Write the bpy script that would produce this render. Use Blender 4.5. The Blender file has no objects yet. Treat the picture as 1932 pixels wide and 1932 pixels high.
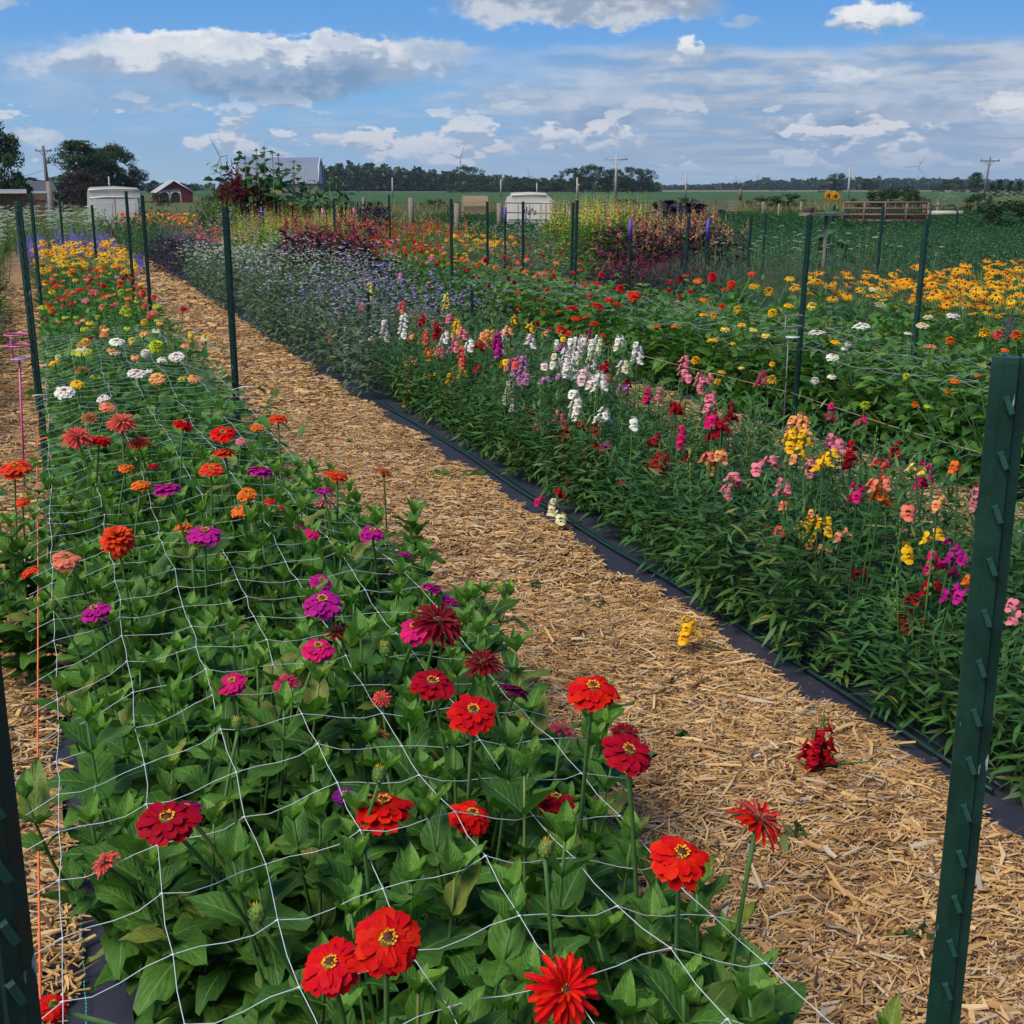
import bpy, math, random
import numpy as np
from mathutils import Matrix, Vector, Euler

SC = bpy.context.scene
COL = SC.collection
rng = np.random.default_rng(11)
R = random.Random(5)
PI = math.pi

# ------------------------------------------------------------------ camera
FL, CH, PITCH, YAW = 1.2, 1.55, math.atan(.316 / 1.2), math.radians(20.3)
cam = bpy.data.objects.new('camera', bpy.data.cameras.new('camera'))
COL.objects.link(cam)
cam.location = (0, 0, CH)
cam.rotation_euler = (PI / 2 - PITCH, 0, -YAW)
cam.data.sensor_width = 36
cam.data.lens = FL * 36
cam.data.clip_start = .05
cam.data.clip_end = 20000
SC.camera = cam

SUN_EL, SUN_AZ = 52, 250          # degrees; azimuth measured clockwise from +Y
SKY_STRENGTH = .10
SC.view_settings.view_transform = 'Standard'
SC.view_settings.look = 'None'
SC.view_settings.gamma = 1
SC.view_settings.exposure = 1.40
SC.cycles.use_denoising = True
SC.cycles.max_bounces = 6
SC.cycles.transparent_max_bounces = 4
SC.cycles.volume_bounces = 0
SC.cycles.sample_clamp_indirect = 5


# ---- the measured camera: a point of the place from a direction seen in the photograph
def ray(px, py):
    x = px / 1932 - .5
    y = .5 - py / 1932
    F = FL * math.cos(PITCH) + y * math.sin(PITCH)
    return (x * math.cos(YAW) + F * math.sin(YAW), -x * math.sin(YAW) + F * math.cos(YAW), y * math.cos(PITCH) - FL * math.sin(PITCH))


def atZ(px, py, z):
    r = ray(px, py)
    s = (z - CH) / r[2]
    return Vector((r[0] * s, r[1] * s, z))


def atY(px, py, Y):
    r = ray(px, py)
    s = Y / r[1]
    return Vector((r[0] * s, Y, CH + r[2] * s))


def atD(px, py, D):
    r = ray(px, py)
    s = D / math.hypot(r[0], r[1])
    return Vector((r[0] * s, r[1] * s, CH + r[2] * s))


def depth(p):
    h = p[0] * math.sin(YAW) + p[1] * math.cos(YAW)
    return h * math.cos(PITCH) - (p[2] - CH) * math.sin(PITCH)


def span(p, px):
    return px * depth(p) / (FL * 1932)


# ------------------------------------------------------------------ node helper
class NT:
    def __init__(s, tree):
        s.t = tree
        tree.nodes.clear()

    def n(s, typ, ins=None, **kw):
        nd = s.t.nodes.new(typ)
        for k, v in kw.items():
            setattr(nd, k, v)
        for k, v in (ins or {}).items():
            sock = nd.inputs[k]
            if isinstance(v, bpy.types.NodeSocket):
                s.t.links.new(v, sock)
            else:
                if sock.type == 'RGBA' and len(v) == 3:
                    v = (*v, 1)
                sock.default_value = v
        return nd

    def m(s, op, a, b=None, c=None, clamp=False):
        nd = s.t.nodes.new('ShaderNodeMath')
        nd.operation = op
        nd.use_clamp = clamp
        for i, v in enumerate((a, b, c)):
            if v is None:
                continue
            if isinstance(v, bpy.types.NodeSocket):
                s.t.links.new(v, nd.inputs[i])
            else:
                nd.inputs[i].default_value = v
        return nd.outputs[0]

    def mr(s, v, a, b, c, d, smooth=False):
        nd = s.n('ShaderNodeMapRange', {0: v, 1: a, 2: b, 3: c, 4: d})
        nd.clamp = True
        if smooth:
            nd.interpolation_type = 'SMOOTHSTEP'
        return nd.outputs[0]

    def mix(s, f, a, b, blend='MIX'):
        nd = s.t.nodes.new('ShaderNodeMix')
        nd.data_type = 'RGBA'
        nd.blend_type = blend
        for i, v in ((0, f), (6, a), (7, b)):
            if isinstance(v, bpy.types.NodeSocket):
                s.t.links.new(v, nd.inputs[i])
            else:
                nd.inputs[i].default_value = v if i == 0 else (*v[:3], 1)
        return nd.outputs[2]

    def ramp(s, f, stops):
        nd = s.t.nodes.new('ShaderNodeValToRGB')
        cr = nd.color_ramp
        while len(cr.elements) < len(stops):
            cr.elements.new(1)
        for e, (p, c) in zip(cr.elements, stops):
            e.position = p
            e.color = (*c, 1)
        s.t.links.new(f, nd.inputs[0])
        return nd.outputs[0]

    def noise(s, vec, scale, detail=4, rough=.5, out=0):
        nd = s.n('ShaderNodeTexNoise', {'Scale': scale, 'Detail': detail, 'Roughness': rough})
        if vec is not None:
            s.t.links.new(vec, nd.inputs['Vector'])
        return nd.outputs[out]


# ------------------------------------------------------------------ world: sky and clouds
def make_world():
    w = bpy.data.worlds.new('World')
    SC.world = w
    w.use_nodes = True
    T = NT(w.node_tree)
    sky = T.n('ShaderNodeTexSky', sky_type='NISHITA')
    sky.sun_disc = False
    sky.sun_elevation = math.radians(SUN_EL)
    sky.sun_rotation = math.radians(SUN_AZ)
    sky.air_density = 1.0
    sky.dust_density = .4
    sky.ozone_density = 3.2
    d = T.n('ShaderNodeTexCoord').outputs['Generated']
    sep = T.n('ShaderNodeSeparateXYZ', {0: d})
    x, y, z = sep.outputs
    h = T.m('ADD', T.m('MULTIPLY', x, math.sin(YAW)), T.m('MULTIPLY', y, math.cos(YAW)))
    r = T.m('SUBTRACT', T.m('MULTIPLY', x, math.cos(YAW)), T.m('MULTIPLY', y, math.sin(YAW)))
    az = T.m('ARCTAN2', r, h)
    el = T.m('ARCSINE', z)
    # warp for ragged cumulus edges
    c0 = T.n('ShaderNodeCombineXYZ', {0: T.m('MULTIPLY', az, 1.0), 1: T.m('MULTIPLY', el, 1.7), 2: 0.0}).outputs[0]
    nA = T.n('ShaderNodeTexNoise', {'Vector': c0, 'Scale': 9.0, 'Detail': 8.0, 'Roughness': .62})
    nB = T.n('ShaderNodeTexNoise', {'Vector': c0, 'Scale': 30.0, 'Detail': 8.0, 'Roughness': .6})
    wa = T.n('ShaderNodeVectorMath', {0: nA.outputs['Color'], 1: (.5, .5, .5)}, operation='SUBTRACT').outputs[0]
    wb = T.n('ShaderNodeVectorMath', {0: nB.outputs['Color'], 1: (.5, .5, .5)}, operation='SUBTRACT').outputs[0]
    p = T.n('ShaderNodeCombineXYZ', {0: az, 1: el, 2: 0.0}).outputs[0]
    p = T.n('ShaderNodeVectorMath', {0: wa, 1: (.10, .038, 0), 2: p}, operation='MULTIPLY_ADD').outputs[0]
    p = T.n('ShaderNodeVectorMath', {0: wb, 1: (.042, .026, 0), 2: p}, operation='MULTIPLY_ADD').outputs[0]
    nC = T.n('ShaderNodeTexNoise', {'Vector': c0, 'Scale': 95.0, 'Detail': 4.0, 'Roughness': .6})
    wc = T.n('ShaderNodeVectorMath', {0: nC.outputs['Color'], 1: (.5, .5, .5)}, operation='SUBTRACT').outputs[0]
    p = T.n('ShaderNodeVectorMath', {0: wc, 1: (.020, .015, 0), 2: p}, operation='MULTIPLY_ADD').outputs[0]
    n1, n2 = nA.outputs['Fac'], nB.outputs['Fac']
    base = T.n('ShaderNodeVectorMath', {0: sky.outputs[0], 3: SKY_STRENGTH}, operation='SCALE').outputs[0]
    # paler, slightly cyan air towards the horizon, deeper blue above
    base = T.mix(.80, base, T.ramp(T.mr(z, 0, .45, 0, 1), [(0, (.36, .62, .82)), (.12, (.20, .50, .84)), (.33, (.055, .30, .76)), (1, (.03, .17, .58))]))
    base = T.mix(1.0, base, (.86, .98, 1.06), 'MULTIPLY')
    col = base
    # a high layered deck all round: noise on a flat layer seen in perspective
    inv = T.m('DIVIDE', 1.0, T.m('ADD', T.m('MAXIMUM', z, 0.0), .06))
    pl = T.n('ShaderNodeCombineXYZ', {0: T.m('MULTIPLY', r, inv), 1: T.m('MULTIPLY', h, inv), 2: 3.7}).outputs[0]
    nD = T.noise(pl, .55, 7, .6)
    nE = T.noise(pl, 1.7, 6, .62)

    def ell(px0, py0, px1, py1):
        a = ray(px0, py0)
        b = ray(px1, py1)

        def ae(q):
            hh = q[0] * math.sin(YAW) + q[1] * math.cos(YAW)
            rr = q[0] * math.cos(YAW) - q[1] * math.sin(YAW)
            return math.atan2(rr, hh), math.atan2(q[2], math.hypot(hh, rr))
        a, b = ae(a), ae(b)
        return (a[0] + b[0]) / 2, (a[1] + b[1]) / 2, abs(b[0] - a[0]) / 2, abs(a[1] - b[1]) / 2

    def cloud(col, box, top, bot, soft=.5, lo=0.0, op=1.0, sh=.55):
        cx, cy, wx, wy = ell(*box)
        q = T.n('ShaderNodeVectorMath', {0: p, 1: (1 / wx, 1 / wy, 0), 2: (-cx / wx, -cy / wy, 0)}, operation='MULTIPLY_ADD').outputs[0]
        ln = T.n('ShaderNodeVectorMath', {0: q}, operation='LENGTH').outputs['Value']
        msk = T.mr(ln, 1.0, 1.0 - soft, 0, op, True)
        b = T.n('ShaderNodeSeparateXYZ', {0: q}).outputs[1]
        t = T.m('ADD', T.m('MULTIPLY', b, sh), T.m('MULTIPLY', T.m('SUBTRACT', n1, .5), 2.4))
        t = T.m('ADD', t, T.m('MULTIPLY', T.m('SUBTRACT', n2, .5), 2.6))
        t = T.m('ADD', t, T.m('MULTIPLY', T.m('SUBTRACT', nC.outputs['Fac'], .5), 1.0))
        cc = T.mix(T.mr(t, -.35 + lo, .4 + lo, 0, 1, True), bot, top)
        return T.mix(msk, col, cc)
    WH, WM, GR, BL, GL = (.92, .92, .92), (.62, .68, .76), (.33, .43, .57), (.15, .28, .48), (.42, .53, .66)
    # thin general veil, then the big right-hand deck
    veil = T.mr(T.m('ADD', T.m('MULTIPLY', nD, .7), T.m('MULTIPLY', nE, .3)), .44, .62, 0, .75, True)
    veil = T.m('MULTIPLY', veil, T.mr(z, .30, .17, .75, 1.0))
    shade = T.mix(T.mr(T.m('ADD', T.m('MULTIPLY', nE, .7), T.m('MULTIPLY', n2, .3)), .40, .62, 0, 1, True), (.26, .37, .52), (.66, .71, .78))
    side = T.mr(az, -.12, .02, .55, 1.0, True)      # the left of the view stays clearer near the horizon
    inband = T.m('MULTIPLY', T.mr(el, .0, .03, .4, 1), T.mr(T.m('ADD', el, T.m('MULTIPLY', T.m('SUBTRACT', n1, .5), .03)), .108, .094, 0, 1, True))
    front = T.mr(h, -.1, .3, 0, 1)
    infr = T.m('MULTIPLY', front, T.mr(T.m('ABSOLUTE', az), .6, .8, 1, 0))
    veil = T.mr(infr, 0, 1, veil, T.m('MULTIPLY', T.m('MULTIPLY', veil, side), inband))
    col = T.mix(veil, col, shade)
    deck = T.m('MULTIPLY', T.m('MULTIPLY', T.mr(az, -.10, .16, 0, 1, True), inband), infr)
    deck = T.m('MULTIPLY', deck, T.mr(T.m('ADD', nE, T.m('MULTIPLY', n1, .6)), .62, .84, .35, .95, True))
    deckc = T.mix(T.mr(T.m('ADD', T.m('MULTIPLY', nE, .6), T.m('MULTIPLY', n1, .55)), .46, .68, 0, 1, True), (.24, .35, .51), (.60, .66, .74))
    col = T.mix(deck, col, deckc)
    L = [
        # box (1932-px photo), top colour, bottom colour, soft, lo, opacity, vertical shading
        ((-60, 130, 480, 235), GL, (.30, .44, .62), 1.0, 0, .75, .3),
        ((-40, 60, 560, 160), WM, (.33, .45, .62), .8, 0, .85, .6),
        ((-40, 44, 985, 185), (.80, .83, .87), GR, .5, .0, 1, 1.0),
        ((270, 105, 750, 205), (.36, .47, .62), (.17, .31, .50), .5, .05, 1, .9),
        ((560, 60, 960, 120), WM, GL, .6, 0, .9, .5),
        ((60, 46, 900, 108), WH, WM, .6, -.02, 1, .4),
        ((500, 110, 610, 138), WH, WM, .7, -.2, .9, .3),
        ((700, 78, 770, 130), WH, WM, .7, -.1, .8, .3),
        ((1240, 66, 1305, 120), WH, WM, .5, -.35, 1, .8),
        ((1545, 25, 1730, 66), (.7, .73, .78), GR, .5, 0, 1, .8),
        ((1590, 3, 1725, 60), WH, WM, .5, -.3, 1, .8),
        ((780, -40, 1400, 52), (.62, .66, .72), (.30, .38, .50), .35, .05, 1, -.6),
        ((1330, 22, 1450, 46), GL, GL, .8, 0, .7, 0),
        ((-80, -30, 45, 25), WM, GL, .6, 0, .9, .3),
        ((960, 195, 1330, 250), (.30, .42, .58), (.20, .33, .52), .7, 0, .85, .5),
        ((1340, 215, 1760, 272), (.30, .42, .58), (.19, .32, .51), .6, 0, .9, .5),
        ((1500, 245, 1960, 290), (.42, .53, .66), (.30, .43, .60), .8, 0, .7, .4),
        ((1480, 120, 1760, 170), WH, WM, .8, .05, .75, .4),
        ((985, 230, 1110, 275), WH, GL, .4, -.1, 1, .7),
        ((1090, 245, 1230, 285), WH, GL, .4, .0, .9, .7),
        ((705, 255, 770, 300), WH, WM, .4, -.1, 1, .6),
        ((740, 252, 890, 308), WH, WM, .4, -.1, 1, .5),
        ((355, 250, 440, 300), WH, WM, .5, -.3, 1, .6),
        ((430, 262, 520, 285), WH, WM, .7, 0, .8, .4),
        ((520, 232, 580, 258), WH, WM, .4, -.2, .9, .5),
        ((580, 238, 670, 280), WH, WM, .4, 0, .9, .5),
        ((508, 270, 560, 300), WH, WM, .4, 0, .9, .4),
        ((1430, 283, 1560, 308), WH, WM, .4, -.2, 1, .4),
        ((1410, 212, 1500, 245), WM, GR, .6, 0, .9, .6),
        ((1490, 206, 1560, 240), WH, GR, .6, .1, .9, .6),
        ((1850, 172, 1990, 240), WH, WM, .5, -.25, 1, .6),
        ((1640, 270, 1800, 308), WH, WM, .4, .0, .9, .3),
        ((0, 228, 130, 276), WH, WM, .7, 0, .8, .4),
        ((190, 190, 430, 215), WM, GL, .9, -.1, .6, .4),
        ((1120, 285, 1440, 320), GL, (.34, .47, .62), .9, 0, .6, .4),
        ((1150, 235, 1200, 268), WH, GL, .35, -.1, 1, .7),
        ((1000, 262, 1060, 290), WH, GL, .4, 0, .9, .6),
        ((900, 262, 990, 300), WH, WM, .5, .1, .8, .4),
        ((1180, 290, 1330, 312), WM, GL, .5, 0, .9, .4),
        ((1560, 185, 1700, 225), WM, GR, .5, 0, .9, .6),
        ((640, 250, 700, 275), WM, GL, .5, 0, .9, .5),
        ((1720, 225, 1800, 255), WH, GR, .4, .1, .9, .6),
        ((1000, 130, 1560, 185), WM, GL, .9, 0, .7, .4),
        ((760, 165, 1300, 215), WM, GL, .8, .1, .7, .5),
        ((1540, 160, 1960, 230), WM, GR, .8, .1, .6, .5),
        ((900, 250, 1500, 330), GL, (.36, .49, .64), .9, 0, .6, .4),
        ((1010, 290, 1090, 310), WH, WM, .8, 0, .8, .4),
    ]
    for c in L:
        col = cloud(col, *c)
    # rows of small cumulus low over the fields, lit from above
    def puffs(off, sc):
        v = T.n('ShaderNodeCombineXYZ', {0: az, 1: T.m('MULTIPLY', T.m('ADD', el, off), 2.3), 2: 7.3}).outputs[0]
        return T.noise(v, sc, 8, .56)
    f0, f1 = puffs(0, 17), puffs(.006, 17)
    band = T.m('MULTIPLY', T.mr(el, .012, .02, 0, 1), T.mr(el, .075, .045, 0, 1))
    pm = T.m('MULTIPLY', T.mr(f0, .545, .575, 0, .95, True), band)
    lit = T.m('ADD', T.m('MULTIPLY', T.m('SUBTRACT', f0, f1), 11.0), T.m('MULTIPLY', T.m('SUBTRACT', n2, .5), 1.2))
    col = T.mix(pm, col, T.mix(T.mr(lit, -.25, .35, 0, 1, True), (.40, .50, .64), (.93, .91, .88)))
    # milky air right at the horizon
    col = T.mix(T.mr(el, .035, -.004, 0, .6), col, (.50, .67, .80))
    col = T.mix(T.mr(z, -.02, -.06, 0, 1), col, (.10, .12, .08))
    bg = T.n('ShaderNodeBackground', {0: col, 1: SKYLIGHT})
    out = T.n('ShaderNodeOutputWorld', {0: bg.outputs[0]})
    w.cycles.sampling_method = 'MANUAL'
    w.cycles.sample_map_resolution = 512


SKYLIGHT = .385
make_world()
sun = bpy.data.lights.new('sun', 'SUN')
sun.energy = 1.9
sun.angle = math.radians(38)
sun.color = (1, .91, .77)
so = bpy.data.objects.new('sun', sun)
COL.objects.link(so)
_a, _e = math.radians(SUN_AZ), math.radians(SUN_EL)
so.rotation_euler = (-Vector((math.sin(_a) * math.cos(_e), math.cos(_a) * math.cos(_e), math.sin(_e)))).to_track_quat('-Z', 'Y').to_euler()
so.location = (0, 0, 50)


# ------------------------------------------------------------------ materials
def mat(name):
    m = bpy.data.materials.new(name)
    m.use_nodes = True
    return m, NT(m.node_tree)


def finish(T, shader):
    T.n('ShaderNodeOutputMaterial', {0: shader})


def simple(name, c, rough=.6, metal=0.0, var=.25, scale=20, bump=0.0, bscale=60, spec=.4, c2=None, coat=0.0):
    m, T = mat(name)
    o = T.n('ShaderNodeTexCoord').outputs['Object']
    f = T.noise(o, scale, 6, .6)
    c2 = c2 or tuple(v * (1 - var) for v in c)
    colr = T.mix(T.mr(f, .3, .7, 0, 1), c2, c)
    ins = {'Base Color': colr, 'Roughness': rough, 'Metallic': metal, 'Specular IOR Level': spec, 'Coat Weight': coat}
    if bump:
        b = T.n('ShaderNodeBump', {'Strength': bump, 'Distance': .01, 'Height': T.noise(o, bscale, 5, .6)})
        ins['Normal'] = b.outputs[0]
    finish(T, T.n('ShaderNodeBsdfPrincipled', ins).outputs[0])
    return m


def foliage(name, dark, light, rough=.45, trans=.25, vein=None, per_object=True, back=None, holes=False):
    """leaf material: tone differs per leaf, midrib and side veins from the leaf's own coordinates"""
    m, T = mat(name)
    g = T.n('ShaderNodeNewGeometry')
    oi = T.n('ShaderNodeObjectInfo')
    rnd = T.m('FRACT', T.m('ADD', g.outputs['Random Per Island'], oi.outputs['Random']))
    uv = T.n('ShaderNodeUVMap').outputs[0]
    s = T.n('ShaderNodeSeparateXYZ', {0: uv})
    u, v = s.outputs[0], s.outputs[1]
    c = T.mix(rnd, dark, light)
    pn = T.noise(T.n('ShaderNodeTexCoord').outputs['Object'], 9, 4, .6)
    c = T.mix(T.mr(T.m('FRACT', T.m('MULTIPLY', rnd, 7.31)), .93, .97, 0, .7), c, (.26, .25, .05))
    c = T.mix(T.mr(pn, .35, .75, 0, .55), c, tuple(k * .62 for k in dark))
    a = T.m('ABSOLUTE', T.m('SUBTRACT', u, .5))
    if vein:
        mid = T.mr(a, .018, .035, .75, 0)
        side = T.m('SINE', T.m('MULTIPLY', T.m('SUBTRACT', v, T.m('MULTIPLY', a, .75)), 46.0))
        sv = T.mr(side, .90, 1.0, 0, .16)
        c = T.mix(T.m('MAXIMUM', mid, sv), c, vein)
        spots = T.mr(T.noise(uv, 21, 3, .7), .70, .76, 0, .6)
        c = T.mix(spots, c, (.22, .23, .09))
        nrm = T.n('ShaderNodeBump', {'Strength': .28, 'Distance': .004, 'Height': T.m('SUBTRACT', T.m('MULTIPLY', side, .3), T.m('MULTIPLY', mid, 1.4))}).outputs[0]
    else:
        nrm = None
    bc = T.mix(T.m('MULTIPLY', g.outputs['Backfacing'], .35), c, back or tuple(min(1, k * 1.6 + .02) for k in light))
    ins = {'Base Color': bc, 'Roughness': rough, 'Specular IOR Level': .24}
    if nrm:
        ins['Normal'] = nrm
    pr = T.n('ShaderNodeBsdfPrincipled', ins).outputs[0]
    tr = T.n('ShaderNodeBsdfTranslucent', {0: T.mix(1, c, (1.5, 1.7, .7), 'MULTIPLY')}).outputs[0]
    finish(T, T.n('ShaderNodeMixShader', {0: trans, 1: pr, 2: tr}).outputs[0])
    return m


def petal_mat(name, pale=0.0, rough=.55, glow=.22):
    """petal: colour of the object it is on, with streaks along the petal; 'pale' quilled backs"""
    m, T = mat(name)
    oi = T.n('ShaderNodeObjectInfo')
    g = T.n('ShaderNodeNewGeometry')
    uv = T.n('ShaderNodeUVMap').outputs[0]
    s = T.n('ShaderNodeSeparateXYZ', {0: uv})
    u, v = s.outputs[0], s.outputs[1]
    c = oi.outputs['Color']
    st = T.n('ShaderNodeCombineXYZ', {0: T.m('MULTIPLY', u, 9.0), 1: T.m('MULTIPLY', v, 1.2), 2: T.m('MULTIPLY', g.outputs['Random Per Island'], 30)}).outputs[0]
    f = T.noise(st, 2.0, 4, .6)
    c2 = T.mix(1.0, c, (.70, .5, .45), 'MULTIPLY')
    c = T.mix(T.mr(f, .4, .65, 0, .75), c, c2)
    c = T.mix(T.mr(v, .5, 0, 0, .45), c, T.mix(1, c, (.55, .4, .45), 'MULTIPLY'))
    hs = T.n('ShaderNodeHueSaturation', {'Hue': T.mr(g.outputs['Random Per Island'], 0, 1, .496, .504), 'Value': T.mr(g.outputs['Random Per Island'], 0, 1, .86, 1.12), 'Color': c}).outputs[0]
    if pale:
        hs = T.mix(T.m('MULTIPLY', g.outputs['Backfacing'], pale), hs, (.62, .36, .22))
    pr = T.n('ShaderNodeBsdfPrincipled', {'Base Color': hs, 'Roughness': rough, 'Specular IOR Level': .06}).outputs[0]
    tr = T.n('ShaderNodeBsdfTranslucent', {0: hs}).outputs[0]
    finish(T, T.n('ShaderNodeMixShader', {0: glow, 1: pr, 2: tr}).outputs[0])
    return m


M = {}
M['zin_leaf'] = foliage('zinnia_leaf_green', (.030, .098, .014), (.095, .225, .028), .55, .25, (.14, .29, .07))
M['zin_fol'] = foliage('zinnia_foliage_green', (.036, .112, .018), (.105, .235, .036), .45, .25)
M['snap_fol'] = foliage('snapdragon_foliage_green', (.028, .090, .024), (.072, .175, .040), .45, .2)
M['stem'] = foliage('stem_green', (.06, .15, .035), (.12, .24, .07), .5, .1)
M['spike_stem'] = foliage('spike_stem_green', (.035, .10, .03), (.07, .16, .05), .5, .1)
M['bud'] = foliage('bud_green', (.07, .16, .03), (.20, .30, .06), .5, .1)
M['petal'] = petal_mat('zinnia_petals')
M['quill'] = petal_mat('quilled_petals', pale=.8)
M['snap_petal'] = petal_mat('snapdragon_petals', glow=.3)
M['grey_fol'] = foliage('ageratum_foliage', (.045, .090, .040), (.110, .170, .095), .6, .15)
M['dark_fol'] = foliage('celosia_dark_leaves', (.022, .012, .018), (.060, .034, .036), .5, .15)
M['purple_fol'] = foliage('purple_basil_leaves', (.016, .011, .026), (.050, .030, .062), .5, .15)
M['lime_fol'] = foliage('celosia_lime_leaves', (.055, .14, .02), (.16, .28, .045), .5, .25)
M['crop_fol'] = foliage('crop_leaves', (.018, .078, .028), (.050, .150, .050), .5, .2)
M['weed_fol'] = foliage('weed_leaves', (.045, .090, .022), (.110, .160, .045), .55, .2)
M['dry_fol'] = foliage('dry_grass_blades', (.11, .12, .045), (.24, .21, .10), .7, .2)
M['sun_fol'] = foliage('sunflower_leaves', (.022, .085, .028), (.060, .150, .050), .5, .2)
M['dill_fol'] = foliage('dill_fronds', (.030, .080, .045), (.080, .145, .090), .6, .2)
M['tree_fol'] = foliage('tree_leaves', (.010, .032, .010), (.035, .075, .022), .6, .12)
M['tree_fol2'] = foliage('willow_leaves', (.018, .048, .018), (.055, .095, .035), .6, .12)
M['tree_dark'] = foliage('copper_beech_leaves', (.018, .012, .016), (.045, .026, .030), .6, .12)
M['yellow'] = simple('yellow_florets', (.78, .44, .02), .7, var=.3, scale=200)
M['core'] = simple('dark_flower_core', (.12, .025, .012), .8, var=.5, scale=200)
M['brown_core'] = simple('dark_brown_cone', (.030, .014, .010), .8, var=.5, scale=200)
M['umbel'] = simple('cream_umbel_florets', (.40, .47, .33), .8, var=.35, scale=80)
M['bark'] = simple('bark', (.085, .062, .045), .9, var=.5, scale=6, bump=.6, bscale=12)
M['cord'] = simple('white_netting_cord', (.52, .57, .58), .45, var=.06, spec=.4)
M['orange_twine'] = simple('orange_twine', (.80, .16, .05), .6, var=.2, scale=200)
M['tan_twine'] = simple('weathered_twine', (.45, .33, .24), .8, var=.3, scale=100)
M['teal_thread'] = simple('teal_thread', (.02, .40, .36), .6)
M['pink_paint'] = simple('pink_paint', (.62, .11, .26), .4, var=.2, scale=12, coat=.2)
M['mauve_paint'] = simple('mauve_paint', (.50, .22, .47), .4, var=.15)
M['violet_paint'] = simple('violet_paint', (.10, .07, .36), .5, var=.2, scale=20)
M['violet_dark'] = simple('dull_violet_paint', (.05, .035, .16), .5, var=.3)
M['blue_paint'] = simple('lavender_blue_paint', (.20, .20, .52), .5, var=.2)
M['dark_metal'] = simple('dark_metal', (.03, .03, .035), .5, metal=.3)
M['grey_wood'] = simple('weathered_wood', (.24, .21, .17), .85, var=.45, scale=12, bump=.4, bscale=30)
M['green_wood'] = simple('mossy_wagon_boards', (.14, .17, .10), .85, var=.45, scale=8, bump=.4, bscale=30)
M['brown_wood'] = simple('brown_plank', (.22, .135, .075), .85, var=.4, scale=3, bump=.4, bscale=20)
M['rust_metal'] = simple('rusty_gate_tube', (.21, .125, .10), .7, metal=.2, var=.4, scale=14)
M['grey_metal'] = simple('galvanised_tube', (.20, .22, .21), .55, metal=.4, var=.4, scale=10)
M['van_white'] = simple('weathered_white_panel', (.66, .63, .54), .6, var=.16, scale=2.5, bump=.1, bscale=8)
M['van_trim'] = simple('cream_panel_gap', (.33, .30, .23), .7)
M['roof_grey'] = simple('grey_metal_roof', (.17, .21, .27), .5, var=.12, scale=.4)
M['roof_light'] = simple('pale_roof_trim', (.55, .57, .58), .5)
M['red_wood'] = simple('red_painted_board', (.17, .028, .026), .75, var=.35, scale=4)
M['white_trim'] = simple('white_painted_trim', (.66, .66, .63), .6, var=.12)
M['shed_roof'] = simple('light_shingles', (.38, .40, .42), .8, var=.25, scale=8)
M['dark_roof'] = simple('charcoal_shingles', (.075, .078, .088), .85, var=.3, scale=3)
M['white_siding'] = simple('white_siding', (.50, .50, .48), .7, var=.15, scale=2)
M['pole_wood'] = simple('utility_pole_wood', (.16, .135, .115), .85, var=.35, scale=4)
M['pole_pale'] = simple('pale_pole', (.42, .40, .37), .8, var=.3, scale=3)  # own pale colour of some poles, the sign post and the pipe
M['turbine'] = simple('turbine_white', (.36, .39, .43), .5, var=.03)
M['hay'] = simple('weathered_hay', (.27, .21, .12), .95, var=.4, scale=20, bump=.8, bscale=40)
M['black_plastic'] = simple('black_tarp', (.018, .018, .024), .45)
M['hose'] = simple('dark_green_hose', (.012, .040, .034), .35)
M['yellow_sign'] = simple('yellow_sign_paint', (.55, .36, .05), .6)
M['old_box'] = simple('soil_brown', (.075, .055, .038), .95, var=.5, scale=5, bump=.5, bscale=20)


def post_mat():
    m, T = mat('green_post_paint')
    o = T.n('ShaderNodeTexCoord').outputs['Object']
    f = T.noise(o, 18, 6, .65)
    c = T.mix(T.mr(f, .35, .7, 0, 1), (.003, .022, .015), (.007, .042, .029))
    mp = T.n('ShaderNodeMapping', {0: o, 3: (1, 1, .22)}).outputs[0]
    chips = T.mr(T.noise(mp, 120, 3, .6), .685, .72, 0, .8)
    c = T.mix(chips, c, (.40, .50, .48))
    dirt = T.mr(T.noise(o, 6, 5, .7), .58, .75, 0, .5)
    c = T.mix(dirt, c, (.045, .065, .055))
    finish(T, T.n('ShaderNodeBsdfPrincipled', {'Base Color': c, 'Roughness': T.mr(f, .3, .7, .3, .5), 'Specular IOR Level': .5,
           'Normal': T.n('ShaderNodeBump', {'Strength': .25, 'Distance': .002, 'Height': T.noise(o, 90, 4, .6)}).outputs[0]}).outputs[0])
    return m


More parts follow.
